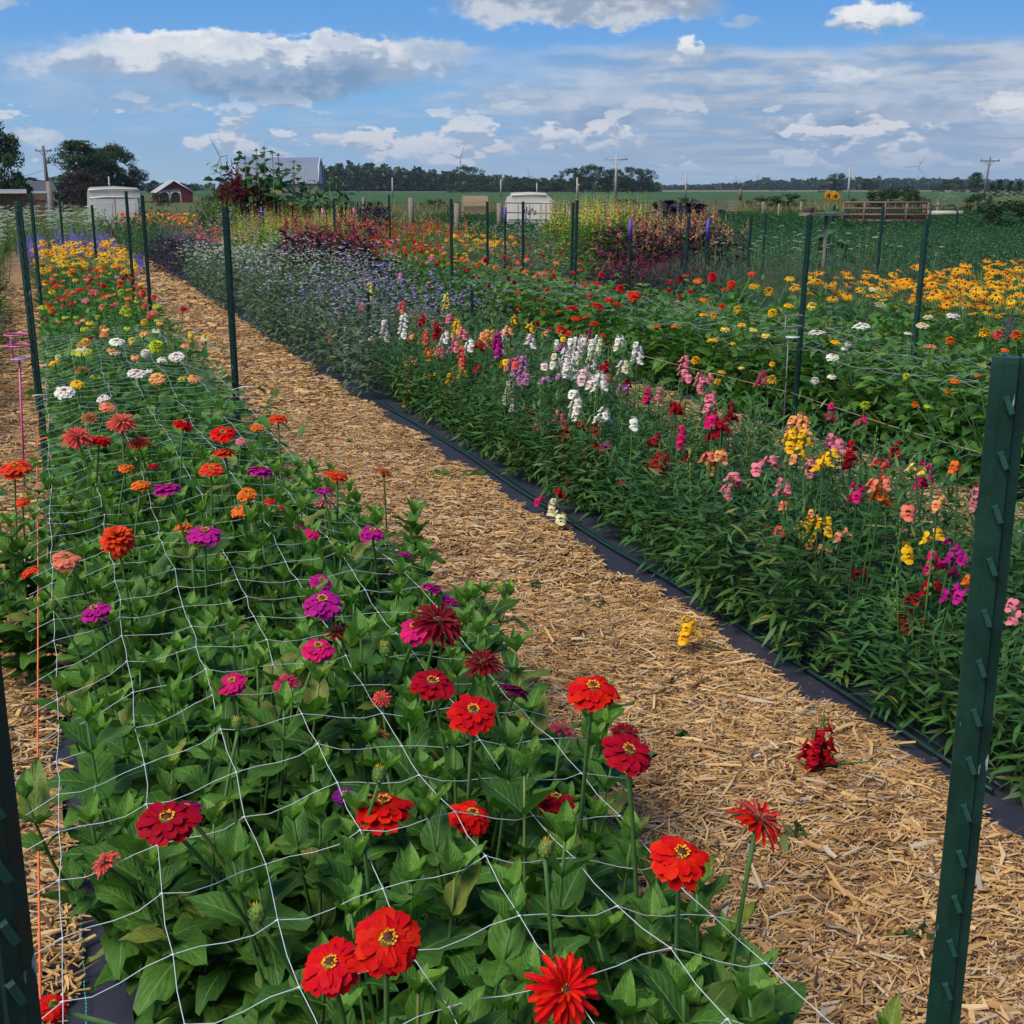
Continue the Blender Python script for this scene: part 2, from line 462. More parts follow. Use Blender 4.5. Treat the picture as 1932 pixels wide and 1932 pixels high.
def chip_mat():
    m, T = mat('shredded_wood')
    g = T.n('ShaderNodeNewGeometry')
    oi = T.n('ShaderNodeObjectInfo')
    rnd = T.m('FRACT', T.m('ADD', g.outputs['Random Per Island'], oi.outputs['Random']))
    c = T.ramp(rnd, [(0, (.10, .055, .030)), (.13, (.27, .155, .065)), (.40, (.48, .285, .115)), (.64, (.61, .39, .165)), (.84, (.64, .45, .22)), (.93, (.50, .43, .33)), (1, (.30, .24, .19))])
    lo = T.noise(T.n('ShaderNodeTexCoord').outputs['Object'], 2.2, 5, .65)
    c = T.mix(T.mr(lo, .50, .68, 0, .55), c, T.mix(1, c, (.50, .42, .36), 'MULTIPLY'))
    uv = T.n('ShaderNodeUVMap').outputs[0]
    s = T.n('ShaderNodeMapping', {0: uv, 3: (7, .8, 1)}).outputs[0]
    s = T.n('ShaderNodeVectorMath', {0: s, 1: T.n('ShaderNodeCombineXYZ', {2: T.m('MULTIPLY', rnd, 50)}).outputs[0]}, operation='ADD').outputs[0]
    f = T.noise(s, 2.5, 4, .65)
    c = T.mix(T.mr(f, .35, .68, 0, .6), c, T.mix(1, c, (.52, .45, .38), 'MULTIPLY'))
    finish(T, T.n('ShaderNodeBsdfPrincipled', {'Base Color': c, 'Roughness': .85, 'Specular IOR Level': .2}).outputs[0])
    return m


def path_mat():
    m, T = mat('wood_chip_bed')
    o = T.n('ShaderNodeTexCoord').outputs['Object']
    wv = T.n('ShaderNodeVectorMath', {0: T.noise(o, 9, 3, .5, out=1), 3: .18}, operation='SCALE').outputs[0]
    ow = T.n('ShaderNodeVectorMath', {0: o, 1: wv}, operation='ADD').outputs[0]
    f1 = T.noise(T.n('ShaderNodeMapping', {0: ow, 3: (22, 110, 1)}).outputs[0], 1.0, 5, .7)
    f2 = T.noise(T.n('ShaderNodeMapping', {0: ow, 2: (0, 0, .9), 3: (26, 120, 1)}).outputs[0], 1.0, 5, .7)
    f = T.m('MAXIMUM', f1, f2)
    c = T.ramp(f, [(.38, (.07, .042, .024)), (.48, (.24, .14, .07)), (.58, (.40, .25, .125)), (.72, (.54, .37, .20))])
    c = T.mix(T.mr(T.noise(o, .9, 3), .4, .7, 0, .35), c, (.14, .10, .065))
    finish(T, T.n('ShaderNodeBsdfPrincipled', {'Base Color': c, 'Roughness': .95, 'Specular IOR Level': .1,
           'Normal': T.n('ShaderNodeBump', {'Strength': .8, 'Distance': .02, 'Height': f}).outputs[0]}).outputs[0])
    return m


def fabric_mat():
    m, T = mat('woven_black_fabric')
    o = T.n('ShaderNodeTexCoord').outputs['Object']
    w = T.m('MULTIPLY', T.m('SINE', T.m('MULTIPLY', T.n('ShaderNodeSeparateXYZ', {0: o}).outputs[0], 2600)), T.m('SINE', T.m('MULTIPLY', T.n('ShaderNodeSeparateXYZ', {0: o}).outputs[1], 2600)))
    d = T.noise(o, 5, 6, .65)
    c = T.mix(T.mr(d, .5, .78, 0, .35), (.022, .026, .044), (.075, .070, .068))
    finish(T, T.n('ShaderNodeBsdfPrincipled', {'Base Color': c, 'Roughness': .6, 'Specular IOR Level': .35,
           'Normal': T.n('ShaderNodeBump', {'Strength': .3, 'Distance': .004, 'Height': T.m('ADD', T.m('MULTIPLY', w, .1), T.noise(o, 14, 3))}).outputs[0]}).outputs[0])
    return m


def ground_mat(name, stops, scale, scale2=40.0, bump=.4):
    m, T = mat(name)
    o = T.n('ShaderNodeTexCoord').outputs['Object']
    f = T.noise(o, scale, 7, .65)
    c = T.ramp(f, stops)
    c = T.mix(T.mr(T.noise(o, scale2, 4, .7), .35, .7, 0, .5), c, T.mix(1, c, (.45, .45, .4), 'MULTIPLY'))
    finish(T, T.n('ShaderNodeBsdfPrincipled', {'Base Color': c, 'Roughness': .95, 'Specular IOR Level': .1,
           'Normal': T.n('ShaderNodeBump', {'Strength': bump, 'Distance': .05, 'Height': T.noise(o, scale2, 4)}).outputs[0]}).outputs[0])
    return m


M['post'] = post_mat()
M['chip'] = chip_mat()
M['path'] = path_mat()
M['fabric'] = fabric_mat()
M['ground'] = ground_mat('pasture_ground', [(.3, (.055, .085, .025)), (.5, (.09, .11, .04)), (.62, (.13, .125, .06)), (.75, (.17, .145, .08))], .35)
M['bean'] = ground_mat('bean_field_green', [(.3, (.035, .085, .026)), (.6, (.055, .115, .035)), (.8, (.085, .14, .05))], .05, 3.0)
M['wheat'] = ground_mat('ripe_field_tan', [(.3, (.13, .14, .07)), (.6, (.19, .175, .09)), (.8, (.24, .21, .12))], .02, 1.0)
M['soil'] = ground_mat('garden_soil', [(.3, (.045, .032, .020)), (.6, (.08, .058, .036)), (.8, (.07, .085, .035))], 2.0)


# ------------------------------------------------------------------ mesh helpers
class MB:
    """collects verts/faces; keeps UV per corner and material index per face"""

    def __init__(s):
        s.v, s.f, s.uv, s.mi, s.n = [], [], [], [], 0

    def add(s, v, f, uv=None, mi=0):
        v = np.asarray(v, float)
        for fc in f:
            s.f.append([i + s.n for i in fc])
            s.mi.append(mi)
            s.uv.append([uv[i] if uv is not None else (.5, .5) for i in fc])
        s.v.append(v)
        s.n += len(v)
        return s

    def box(s, c, d, mi=0, rz=0.0, rx=0.0):
        c = np.array(c, float)
        v = np.array([(x, y, z) for x in (-.5, .5) for y in (-.5, .5) for z in (-.5, .5)]) * np.array(d)
        if rx:
            v = v @ np.array(Matrix.Rotation(rx, 3, 'X')).T
        if rz:
            v = v @ np.array(Matrix.Rotation(rz, 3, 'Z')).T
        return s.add(v + c, [(0, 1, 3, 2), (4, 6, 7, 5), (0, 4, 5, 1), (2, 3, 7, 6), (0, 2, 6, 4), (1, 5, 7, 3)], mi=mi)

    def tube(s, pts, r, seg=6, mi=0, cap=True):
        pts = [Vector(p) for p in pts]
        n = len(pts)
        rr = r if isinstance(r, (list, tuple)) else [r] * n
        v, f, uv = [], [], []
        ref = Vector((0, 0, 1))
        for i, p in enumerate(pts):
            t = (pts[min(i + 1, n - 1)] - pts[max(i - 1, 0)]).normalized()
            a = t.cross(ref)
            if a.length < .05:
                a = t.cross(Vector((1, 0, 0)))
            a.normalize()
            b = t.cross(a)
            for k in range(seg):
                q = 2 * PI * k / seg
                v.append(p + (a * math.cos(q) + b * math.sin(q)) * rr[i])
                uv.append((.5, i / max(1, n - 1)))
        for i in range(n - 1):
            for k in range(seg):
                k2 = (k + 1) % seg
                f.append((i * seg + k, i * seg + k2, (i + 1) * seg + k2, (i + 1) * seg + k))
        if cap:
            f.append(tuple(range(seg))[::-1])
            f.append(tuple((n - 1) * seg + k for k in range(seg)))
        return s.add(v, f, uv, mi)

    def lathe(s, prof, seg=10, c=(0, 0, 0), mi=0):
        v, f, uv = [], [], []
        for i, (r_, z_) in enumerate(prof):
            for k in range(seg):
                q = 2 * PI * k / seg
                v.append((c[0] + r_ * math.cos(q), c[1] + r_ * math.sin(q), c[2] + z_))
                uv.append((k / seg, i / (len(prof) - 1)))
        for i in range(len(prof) - 1):
            for k in range(seg):
                k2 = (k + 1) % seg
                f.append((i * seg + k, i * seg + k2, (i + 1) * seg + k2, (i + 1) * seg + k))
        return s.add(v, f, uv, mi)

    def mesh(s, name, mats, smooth=True):
        v = np.concatenate(s.v) if s.v else np.zeros((0, 3))
        return mk(name, v, s.f, [x for fc in s.uv for x in fc], mats, s.mi, smooth)


def mk(name, v, faces, uvs, mats, mi=None, smooth=True):
    me = bpy.data.meshes.new(name)
    v = np.asarray(v, np.float32)
    if isinstance(faces, np.ndarray):
        nf, k = faces.shape
        li = faces.ravel().astype(np.int32)
        ls = np.arange(nf, dtype=np.int32) * k
    else:
        li = np.array([i for fc in faces for i in fc], np.int32)
        ln = np.array([len(fc) for fc in faces], np.int32)
        ls = np.concatenate([[0], np.cumsum(ln)[:-1]]).astype(np.int32)
        nf = len(faces)
    me.vertices.add(len(v))
    me.vertices.foreach_set('co', v.ravel())
    me.loops.add(len(li))
    me.loops.foreach_set('vertex_index', li)
    me.polygons.add(nf)
    me.polygons.foreach_set('loop_start', ls)
    if uvs is not None:
        ul = me.uv_layers.new(name='UVMap')
        ul.data.foreach_set('uv', np.asarray(uvs, np.float32).ravel())
    for m in (mats if isinstance(mats, (list, tuple)) else [mats]):
        me.materials.append(m)
    if mi is not None:
        me.polygons.foreach_set('material_index', np.asarray(mi, np.int32))
    me.polygons.foreach_set('use_smooth', np.full(nf, smooth))
    me.update(calc_edges=True)
    return me


def tag(o, label=None, cat=None, group=None, kind=None):
    for k, v in (('label', label), ('category', cat), ('group', group), ('kind', kind)):
        if v:
            o[k] = v
    return o


def obj(name, me, parent=None, loc=None, rot=None, scale=None, mw=None):
    o = bpy.data.objects.new(name, me)
    COL.objects.link(o)
    if parent:
        o.parent = parent
    if mw is not None:
        o.matrix_local = mw
    else:
        if loc is not None:
            o.location = loc
        if rot is not None:
            o.rotation_euler = rot
        if scale is not None:
            o.scale = scale if hasattr(scale, '__len__') else (scale,) * 3
    return o


def copy_tree(o, parent=None):
    c = o.copy()
    COL.objects.link(c)
    c.parent = parent
    for ch in list(o.children):
        copy_tree(ch, c)
    return c


# ---- leaves
def leaf_t(W=.4, nx=4, ny=6, fold=.25, droop=.5, tipw=1.0, wave=0.0, base=.0):
    """unit-length leaf along +Y lying in XY, up = +Z; returns verts, faces, uv"""
    v, uv, f = [], [], []
    ang, y, z = 0.0, 0.0, 0.0
    for j in range(ny + 1):
        t = j / ny
        w = W * (math.sin(PI * min(1, t ** (.75 * tipw) * 1.0)) ** .8 * (1 - .25 * t) + base * (1 - t)) * .5
        if j == ny:
            w = .004
        if j > 0:
            ang = -droop * t
            y += math.cos(ang) / ny
            z += math.sin(ang) / ny
        for i in range(nx + 1):
            s_ = i / nx * 2 - 1
            zz = z + abs(s_) * w * fold * 2 - (s_ * s_) * w * .25 + wave * math.sin(t * 11 + s_ * 2) * abs(s_) * .05
            v.append((s_ * w, y, zz))
            uv.append((i / nx, t))
    for j in range(ny):
        for i in range(nx):
            a = j * (nx + 1) + i
            f.append((a, a + 1, a + nx + 2, a + nx + 1))
    return np.array(v), f, uv


def mats_from(pos, az, elv, roll, sc):
    """4x4 arrays: +Y axis points along azimuth az (from +X) raised by elv"""
    n = len(pos)
    ca, sa, ce, se = np.cos(az), np.sin(az), np.cos(elv), np.sin(elv)
    Y = np.stack([ca * ce, sa * ce, se], 1)
    X0 = np.stack([sa, -ca, np.zeros(n)], 1)
    Z0 = np.cross(X0, Y)
    cr, sr = np.cos(roll)[:, None], np.sin(roll)[:, None]
    X = X0 * cr + Z0 * sr
    Z = np.cross(X, Y)
    A = np.stack([X, Y, Z], 2) * np.asarray(sc)[:, None, None]
    return A, np.asarray(pos)


def scatter(name, tmpl, A, P, mats, smooth=True):
    tv, tf, tuv = tmpl
    n = len(P)
    v = np.einsum('nij,kj->nki', A, tv) + P[:, None, :]
    k = len(tv)
    fa = np.array(tf)
    faces = (fa[None] + (np.arange(n) * k)[:, None, None]).reshape(-1, fa.shape[1])
    uv = np.array(tuv)[fa.ravel()]
    uvs = np.tile(uv, (n, 1))
    return mk(name, v.reshape(-1, 3), faces, uvs, mats, None, smooth)


LEAF_BROAD = leaf_t(.52, 2, 3, .3, .7)
LEAF_NARROW = leaf_t(.20, 1, 3, .0, .5)
LEAF_CARD = leaf_t(.62, 1, 2, .0, .4)


def bushy(name, mat_, n, r, h, L, tmpl, up=.5, shell=.45, zlo=.05, flat=1.0, seed=0, Lv=.3, top=.85):
    """leaves through a dome-shaped volume, denser at its surface"""
    g = np.random.default_rng(seed)
    th = g.uniform(0, 2 * PI, n)
    cz = g.uniform(0, 1, n) ** .8
    rad = shell + (1 - shell) * g.uniform(0, 1, n) ** .6
    # dome profile: fuller at mid height, rounded top
    zz = zlo + (h - zlo) * cz * (.6 + .4 * rad)
    prof = np.sqrt(np.clip(1 - (np.clip(cz - .35, 0, 1) / .68) ** 2, .02, 1)) * (.72 + .28 * np.minimum(1, cz / .35))
    rr = r * prof * rad
    pos = np.stack([rr * np.cos(th), rr * np.sin(th), zz], 1)
    az = th + g.normal(0, .7, n)
    el = g.normal(up, .38, n) + (cz - .5) * top
    A, P = mats_from(pos, az, el, g.normal(0, .5, n), L * (1 + Lv * g.normal(0, 1, n)).clip(.4, 1.8))
    return scatter(name, tmpl, A, P, mat_)


def stalky(name, mat_, stalks, r, h, L, tmpl, per, el0=.5, seed=0, spread=1.0, lean=.3, tip=.5, zlo=.04):
    """upright stalks with leaves set along them (snapdragon-like)"""
    g = np.random.default_rng(seed)
    Ps, az, el, sc = [], [], [], []
    for s_ in range(stalks):
        a = g.uniform(0, 2 * PI)
        rr = r * math.sqrt(g.uniform(0, 1))
        hh = h * g.uniform(.72, 1.08)
        bx, by = rr * .45 * math.cos(a), rr * .45 * math.sin(a)
        tx, ty = rr * math.cos(a) * spread, rr * math.sin(a) * spread
        ph = g.uniform(0, 6)
        for k in range(per):
            t = (k + .5) / per
            Ps.append((bx + (tx - bx) * t ** .8, by + (ty - by) * t ** .8, zlo + (hh - zlo) * t))
            az.append(ph + k * 2.4 + g.normal(0, .3))
            el.append(el0 + g.normal(0, .25) + (t - .6) * .9)
            sc.append(L * (1.05 - tip * t ** 3) * g.uniform(.75, 1.2))
    A, P = mats_from(np.array(Ps), np.array(az), np.array(el), g.normal(0, .4, len(Ps)), np.array(sc))
    return scatter(name, tmpl, A, P, mat_)


# ------------------------------------------------------------------ blooms (unit diameter, facing +Z, stem at origin)
def petal_ring(mb, n, r0, ln, w, elev, curl, z, nx=2, ny=4, notch=.0, ph=0.0, g=R, cup=.2, vary=.12):
    for k in range(n):
        a = ph + 2 * PI * k / n + g.uniform(-.5, .5) * .9 / n * 2
        l_ = ln * g.uniform(1 - vary, 1 + vary)
        e = elev + g.uniform(-.13, .13)
        v, f, uv = [], [], []
        x, zz, ang = r0, z, e
        tw = g.uniform(-.18, .18)
        for j in range(ny + 1):
            t = j / ny
            ww = w * (.38 + .62 * math.sin(min(1, t * 1.25) * PI / 2)) * (1 if t < .8 else math.sqrt(max(0, 1 - ((t - .8) / .235) ** 2)) if t < .99 else .5) * .5
            if j:
                ang -= curl / ny
                x += math.cos(ang) * l_ / ny
                zz += math.sin(ang) * l_ / ny
            for i in range(nx + 1):
                s_ = i / nx * 2 - 1
                up = abs(s_) * ww * cup
                px_ = x - math.sin(ang) * up
                pz = zz + math.cos(ang) * up + s_ * ww * tw
                py_ = s_ * ww
                if j == ny and nx >= 2 and 0 < i < nx:
                    px_ -= notch * l_
                v.append((px_ * math.cos(a) - py_ * math.sin(a), px_ * math.sin(a) + py_ * math.cos(a), pz))
                uv.append((i / nx, t))
        for j in range(ny):
            for i in range(nx):
                q = j * (nx + 1) + i
                f.append((q, q + nx + 1, q + nx + 2, q + 1))
        mb.add(v, f, uv)


def bloom_mesh(kind, seed, lo=False):
    g = random.Random(seed)
    mb = MB()
    q = dict(g=g, nx=3, ny=5)
    if lo:
        q.update(nx=1, ny=2)
    if kind == 'ring':
        petal_ring(mb, 12, .05, .45, .235, -.05, .35, .030, notch=.03, **q)
        petal_ring(mb, 11, .05, .40, .215, .20, .55, .045, ph=.2, notch=.03, **q)
        petal_ring(mb, 9, .04, .30, .16, .55, .8, .06, ph=.1, **q)
    elif kind == 'full':
        petal_ring(mb, 12, .05, .46, .235, -.18, .45, .035, notch=.03, **q)
        petal_ring(mb, 12, .05, .42, .225, .04, .50, .055, ph=.25, notch=.03, **q)
        petal_ring(mb, 11, .05, .33, .20, .26, .65, .07, ph=.1, notch=.03, **q)
        petal_ring(mb, 8, .05, .22, .16, .50, .9, .08, ph=.3, **q)
    elif kind == 'quill':
        petal_ring(mb, 17, .05, .47, .10, -.18, .30, .035, cup=.9, vary=.2, **q)
        petal_ring(mb, 17, .05, .44, .095, .12, .35, .055, ph=.2, cup=.9, vary=.2, **q)
        petal_ring(mb, 15, .05, .38, .085, .42, .35, .075, ph=.1, cup=1.0, vary=.2, **q)
        petal_ring(mb, 12, .04, .28, .07, .85, .3, .09, ph=.3, cup=1.1, vary=.25, **q)
    elif kind == 'pom':
        for i, (n, l_, e) in enumerate([(14, .46, -.5), (15, .46, -.15), (15, .43, .15), (13, .38, .45), (11, .32, .75), (9, .22, 1.05), (6, .13, 1.3)]):
            petal_ring(mb, n, .03, l_, .15, e, .55, .06 + .03 * i, ph=i * .37, **q)
    elif kind == 'daisy':
        petal_ring(mb, 13, .09, .42, .12, .10, .55, .04, **q)
        petal_ring(mb, 8, .08, .34, .11, .28, .6, .05, ph=.3, **q)
    me = mb.mesh(kind + '_petals', M['quill'] if kind == 'quill' else M['petal'])
    return me


def center_mesh(kind, seed):
    g = random.Random(seed)
    mb = MB()
    if kind == 'daisy':
        mb.lathe([(.001, .17), (.06, .155), (.10, .10), (.11, .03)], 8, mi=1)
        return mb.mesh('flower_core', [M['yellow'], M['brown_core']])
    z0 = {'ring': .075, 'full': .11, 'quill': .10, 'pom': .2}[kind]
    mb.lathe([(.001, z0 + .045), (.05, z0 + .035), (.085, z0 + .005), (.095, z0 - .04)], 9, mi=1)
    n = {'ring': 34, 'full': 26, 'quill': 16, 'pom': 6}[kind]
    for k in range(n):
        a = 2 * PI * k / n + g.uniform(-.1, .1)
        r_ = g.uniform(.075, .12) if kind in ('ring', 'full') else g.uniform(.05, .11)
        x, y = r_ * math.cos(a), r_ * math.sin(a)
        z = z0 + g.uniform(.0, .035)
        s_ = g.uniform(.017, .027)
        # a little five-pointed floret: a cup of triangles
        v = [(x, y, z - .02)]
        for i in range(5):
            b = 2 * PI * i / 5 + g.random()
            v.append((x + s_ * math.cos(b), y + s_ * math.sin(b), z + .02 * g.random() + .01))
        mb.add(v, [(0, i, i % 5 + 1) for i in range(1, 6)])
    return mb.mesh('flower_center', [M['yellow'], M['core']])


BK = ['ring', 'full', 'quill', 'pom', 'daisy']
BLOOM = {k: [bloom_mesh(k, 3 * i + 1) for i in range(3)] for k in BK}
BLOOM_LO = {k: [bloom_mesh(k, 3 * i + 1, True) for i in range(2)] for k in BK}
CENTER = {k: center_mesh(k, 9) for k in BK}


def bud_mesh():
    mb = MB()
    mb.lathe([(.004, -.02), (.22, .02), (.36, .25), (.38, .5), (.30, .72), (.2, .85), (.001, .86)], 10)
    g = random.Random(4)
    for ring, (r_, z_) in enumerate([(.33, .1), (.385, .3), (.39, .5), (.33, .68)]):
        for k in range(8):
            a = 2 * PI * (k + ring * .5) / 8
            c, s_ = math.cos(a), math.sin(a)
            v = [(r_ * math.cos(a - .3), r_ * math.sin(a - .3), z_), (r_ * math.cos(a + .3), r_ * math.sin(a + .3), z_), ((r_ + .035) * c, (r_ + .035) * s_, z_ + .12), ((r_ - .02) * math.cos(a), (r_ - .02) * math.sin(a), z_ + .2)]
            mb.add(v, [(0, 1, 2), (0, 2, 3), (1, 3, 2)])
    for k in range(10):
        a = 2 * PI * k / 10
        mb.add([(.16 * math.cos(a), .16 * math.sin(a), .82), (.24 * math.cos(a + .2), .24 * math.sin(a + .2), .8), (.24 * math.cos(a), .24 * math.sin(a), 1.02)], [(0, 1, 2)], mi=1)
    return mb.mesh('flower_bud', [M['bud'], M['yellow']])


BUD = bud_mesh()


def floret_mesh(seed):
    g = random.Random(seed)
    mb = MB()

    def lobe(c, n, r_, w):
        n = Vector(n).normalized()
        a = n.cross(Vector((0, 0, 1)))
        a = a.normalized() if a.length > .05 else Vector((1, 0, 0))
        b = n.cross(a)
        c = Vector(c)
        v = [c + n * .10]
        uv = [(.5, .7)]
        for k in range(7):
            q = 2 * PI * k / 7
            v.append(c + (a * math.cos(q) * w + b * math.sin(q)) * r_ * g.uniform(.85, 1.15) - n * .03 * g.random())
            uv.append((k / 7, 1))
        mb.add(v, [(0, k, k % 7 + 1) for k in range(1, 8)], uv)
    mb.tube([(0, 0, 0), (0, .25, .05), (0, .55, .05)], [.08, .15, .2], 6, cap=False)
    lobe((-.2, .5, .34), (-.3, .7, .5), .24, 1.0)
    lobe((.2, .5, .34), (.3, .7, .5), .24, 1.0)
    lobe((0, .74, -.26), (0, .6, .75), .26, 1.15)
    lobe((-.27, .62, -.08), (-.5, .8, .1), .22, 1.0)
    lobe((.27, .62, -.08), (.5, .8, .1), .22, 1.0)
    mb.lathe([(.001, .10), (.10, .07), (.14, -.02)], 6, (0, .60, .0), mi=0)
    return mb


FLORET = []
_pal = simple('snapdragon_throat', (.75, .58, .22), .6)
for i in range(3):
    FLORET.append(floret_mesh(i + 1).mesh('snapdragon_floret', [M['snap_petal'], _pal]))


def green_tip():
    """green buds at the top of a snapdragon spike, unit height 1"""
    g = random.Random(8)
    mb = MB()
    for k in range(16):
        t = k / 16
        a = k * 2.4
        r_ = .17 * (1 - t * .75)
        c = (math.cos(a) * r_, math.sin(a) * r_, t)
        s_ = .11 * (1 - t * .6)
        mb.lathe([(.001, -s_), (s_ * .8, -s_ * .3), (s_ * .7, s_ * .5), (.001, s_ * 1.2)], 5, c)
    mb.tube([(0, 0, -.3), (0, 0, 1)], [.05, .02], 4)
    return mb.mesh('green_spike_tip', [M['bud']])


TIP = green_tip()

# colours (linear)
C = dict(red=(.62, .006, .010), scarlet=(.66, .012, .006), crimson=(.36, .004, .018), darkred=(.20, .006, .016), redorange=(.72, .060, .015),
         orange=(.78, .17, .02), salmon=(.80, .24, .14), coral=(.72, .10, .085), magenta=(.45, .015, .25), hotpink=(.62, .012, .15), pink=(.75, .22, .30),
         white=(.80, .82, .74), cream=(.70, .72, .42), yellow=(.85, .52, .02), lightyellow=(.85, .72, .14), lime=(.45, .58, .04), peach=(.85, .40, .15),
         tan=(.50, .22, .08), purple=(.22, .015, .28), lilac=(.48, .22, .42), blush=(.80, .60, .60), gold=(.82, .36, .01), darkmag=(.22, .006, .09), brown=(.10, .035, .025))
NAMES = dict(red='red', scarlet='scarlet', crimson='crimson', darkred='dark red', redorange='red-orange', orange='orange', salmon='salmon', coral='coral', magenta='magenta', hotpink='hot pink',
             pink='pink', white='white', cream='cream', yellow='yellow', lightyellow='pale yellow', lime='lime green', peach='peach', tan='faded tan', purple='purple', lilac='lilac', blush='blush white',
             gold='golden', darkmag='dark magenta', brown='brown')


def colr(o, key, jit=.08):
    c = C[key]
    k = 1 + R.uniform(-jit, jit)
    o.color = (min(1, c[0] * k), min(1, c[1] * k * (1 + R.uniform(-jit, jit))), min(1, c[2] * k), 1)


def stem_part(parent, p0, p1, r=.0035, seg=5, calyx=.012, leaf=False, name='stem'):
    """a curved flower stem from p0 to p1 in the parent's frame, with the green cup under the bloom"""
    p0, p1 = Vector(p0), Vector(p1)
    d = p1 - p0
    mid = p0 + d * .5 + Vector((-d.x * .22, -d.y * .22, 0))
    pts = []
    for i in range(6):
        t = i / 5
        pts.append(p0 * (1 - t) ** 2 + mid * 2 * t * (1 - t) + p1 * t * t)
    mb = MB()
    mb.tube(pts, r, seg)
    if calyx:
        mb.lathe([(r, -.012), (calyx * .9, -.004), (calyx, .006), (calyx * .8, .012)], 8, p1)
    return obj(name, mb.mesh('stem', [M['stem']]), parent)


def put_bloom(plant, wp, diam, key, kind, tilt=None, near=True, base=None):
    """a bloom as a part of the plant; wp = world position of its face"""
    root = plant.location
    lp = Vector(wp) - root
    if tilt is None:
        tilt = (R.uniform(-.25, .25) - .05, R.uniform(-.3, .3) - .30)
    # tilt = (towards +X, towards +Y) in radians
    q = Vector((math.sin(tilt[0]), math.sin(tilt[1]), 1)).normalized().to_track_quat('Z', 'Y')
    mw = Matrix.Translation(lp) @ q.to_matrix().to_4x4() @ Matrix.Rotation(R.uniform(0, 6.28), 4, 'Z') @ Matrix.Diagonal((diam, diam, diam, 1))
    me = R.choice((BLOOM if near else BLOOM_LO)[kind])
    b = obj('bloom', me, plant, mw=mw)
    colr(b, key)
    c = obj('flower_center', CENTER[kind], b)
    return b


# ------------------------------------------------------------------ ground, beds and paths
def sheet(name, x0, x1, y0, y1, z, m, nx=1, ny=1, kind='structure', bump=None):
    xs, ys = np.linspace(x0, x1, nx + 1), np.linspace(y0, y1, ny + 1)
    X, Y = np.meshgrid(xs, ys)
    Z = np.full_like(X, z)
    if bump is not None:
        Z = Z + bump(X, Y)
    v = np.stack([X.ravel(), Y.ravel(), Z.ravel()], 1)
    f = []
    for j in range(ny):
        for i in range(nx):
            a = j * (nx + 1) + i
            f.append((a, a + 1, a + nx + 2, a + nx + 1))
    o = obj(name, mk(name, v, f, None, [m]))
    o['kind'] = kind
    return o


gr = sheet('ground', -6000, 9000, -3000, 9000, -.012, M['ground'])
sheet('garden_soil', -3.2, 11.6, -1.5, 41, -.008, M['soil'])
sheet('bean_field', 30, 1500, 130, 900, .03, M['bean'])
sheet('ripe_field', 120, 2500, 480, 900, .10, M['wheat'])
sheet('crop_soil', 11.6, 46, 6, 58, -.004, M['soil'])

BEDX = {'A': (-.14, 1.02), 'B': (2.03, 3.38), 'C': (4.36, 5.60), 'D': (6.58, 7.80), 'E': (8.80, 10.0)}
BEDY = (-.6, 38)
ft = bpy.data.objects
for b, (x0, x1) in BEDX.items():
    def wob(X, Y, s=ord(b)):
        return .010 * np.sin(X * 13 + s) * np.sin(Y * 3.1 + s) + .012
    sheet('landscape_fabric', x0, x1, *BEDY, .002, M['fabric'], 8, 160, bump=wob)


def stripe(name, x, y0, y1, m, w=.0022):
    mb = MB()
    n = int((y1 - y0) / .012)
    for i in range(n):
        mb.box((x + .001 * math.sin(i * .7), y0 + i * .012, .027), (w, .008, .002))
    o = obj(name, mb.mesh(name, [m]))
    return tag(o, kind='structure')


stripe('fabric_edge_thread', .010 - .07, 1.0, 2.6, M['teal_thread'])

paths = []
for nm, x0, x1 in (('chip_path', .98, 2.10), ('chip_path', -1.25, -.09), ('chip_path', 3.36, 4.40), ('chip_path', 5.58, 6.60), ('chip_path', 7.78, 8.82)):
    def pb(X, Y, s=x0):
        return .012 * np.sin(X * 7 + s) * np.sin(Y * 5 + s * 3) + .006 * np.sin(Y * 17 + X * 5)
    paths.append(sheet(nm, x0, x1, -.6, 36, .016, M['path'], 12, 300, bump=pb))


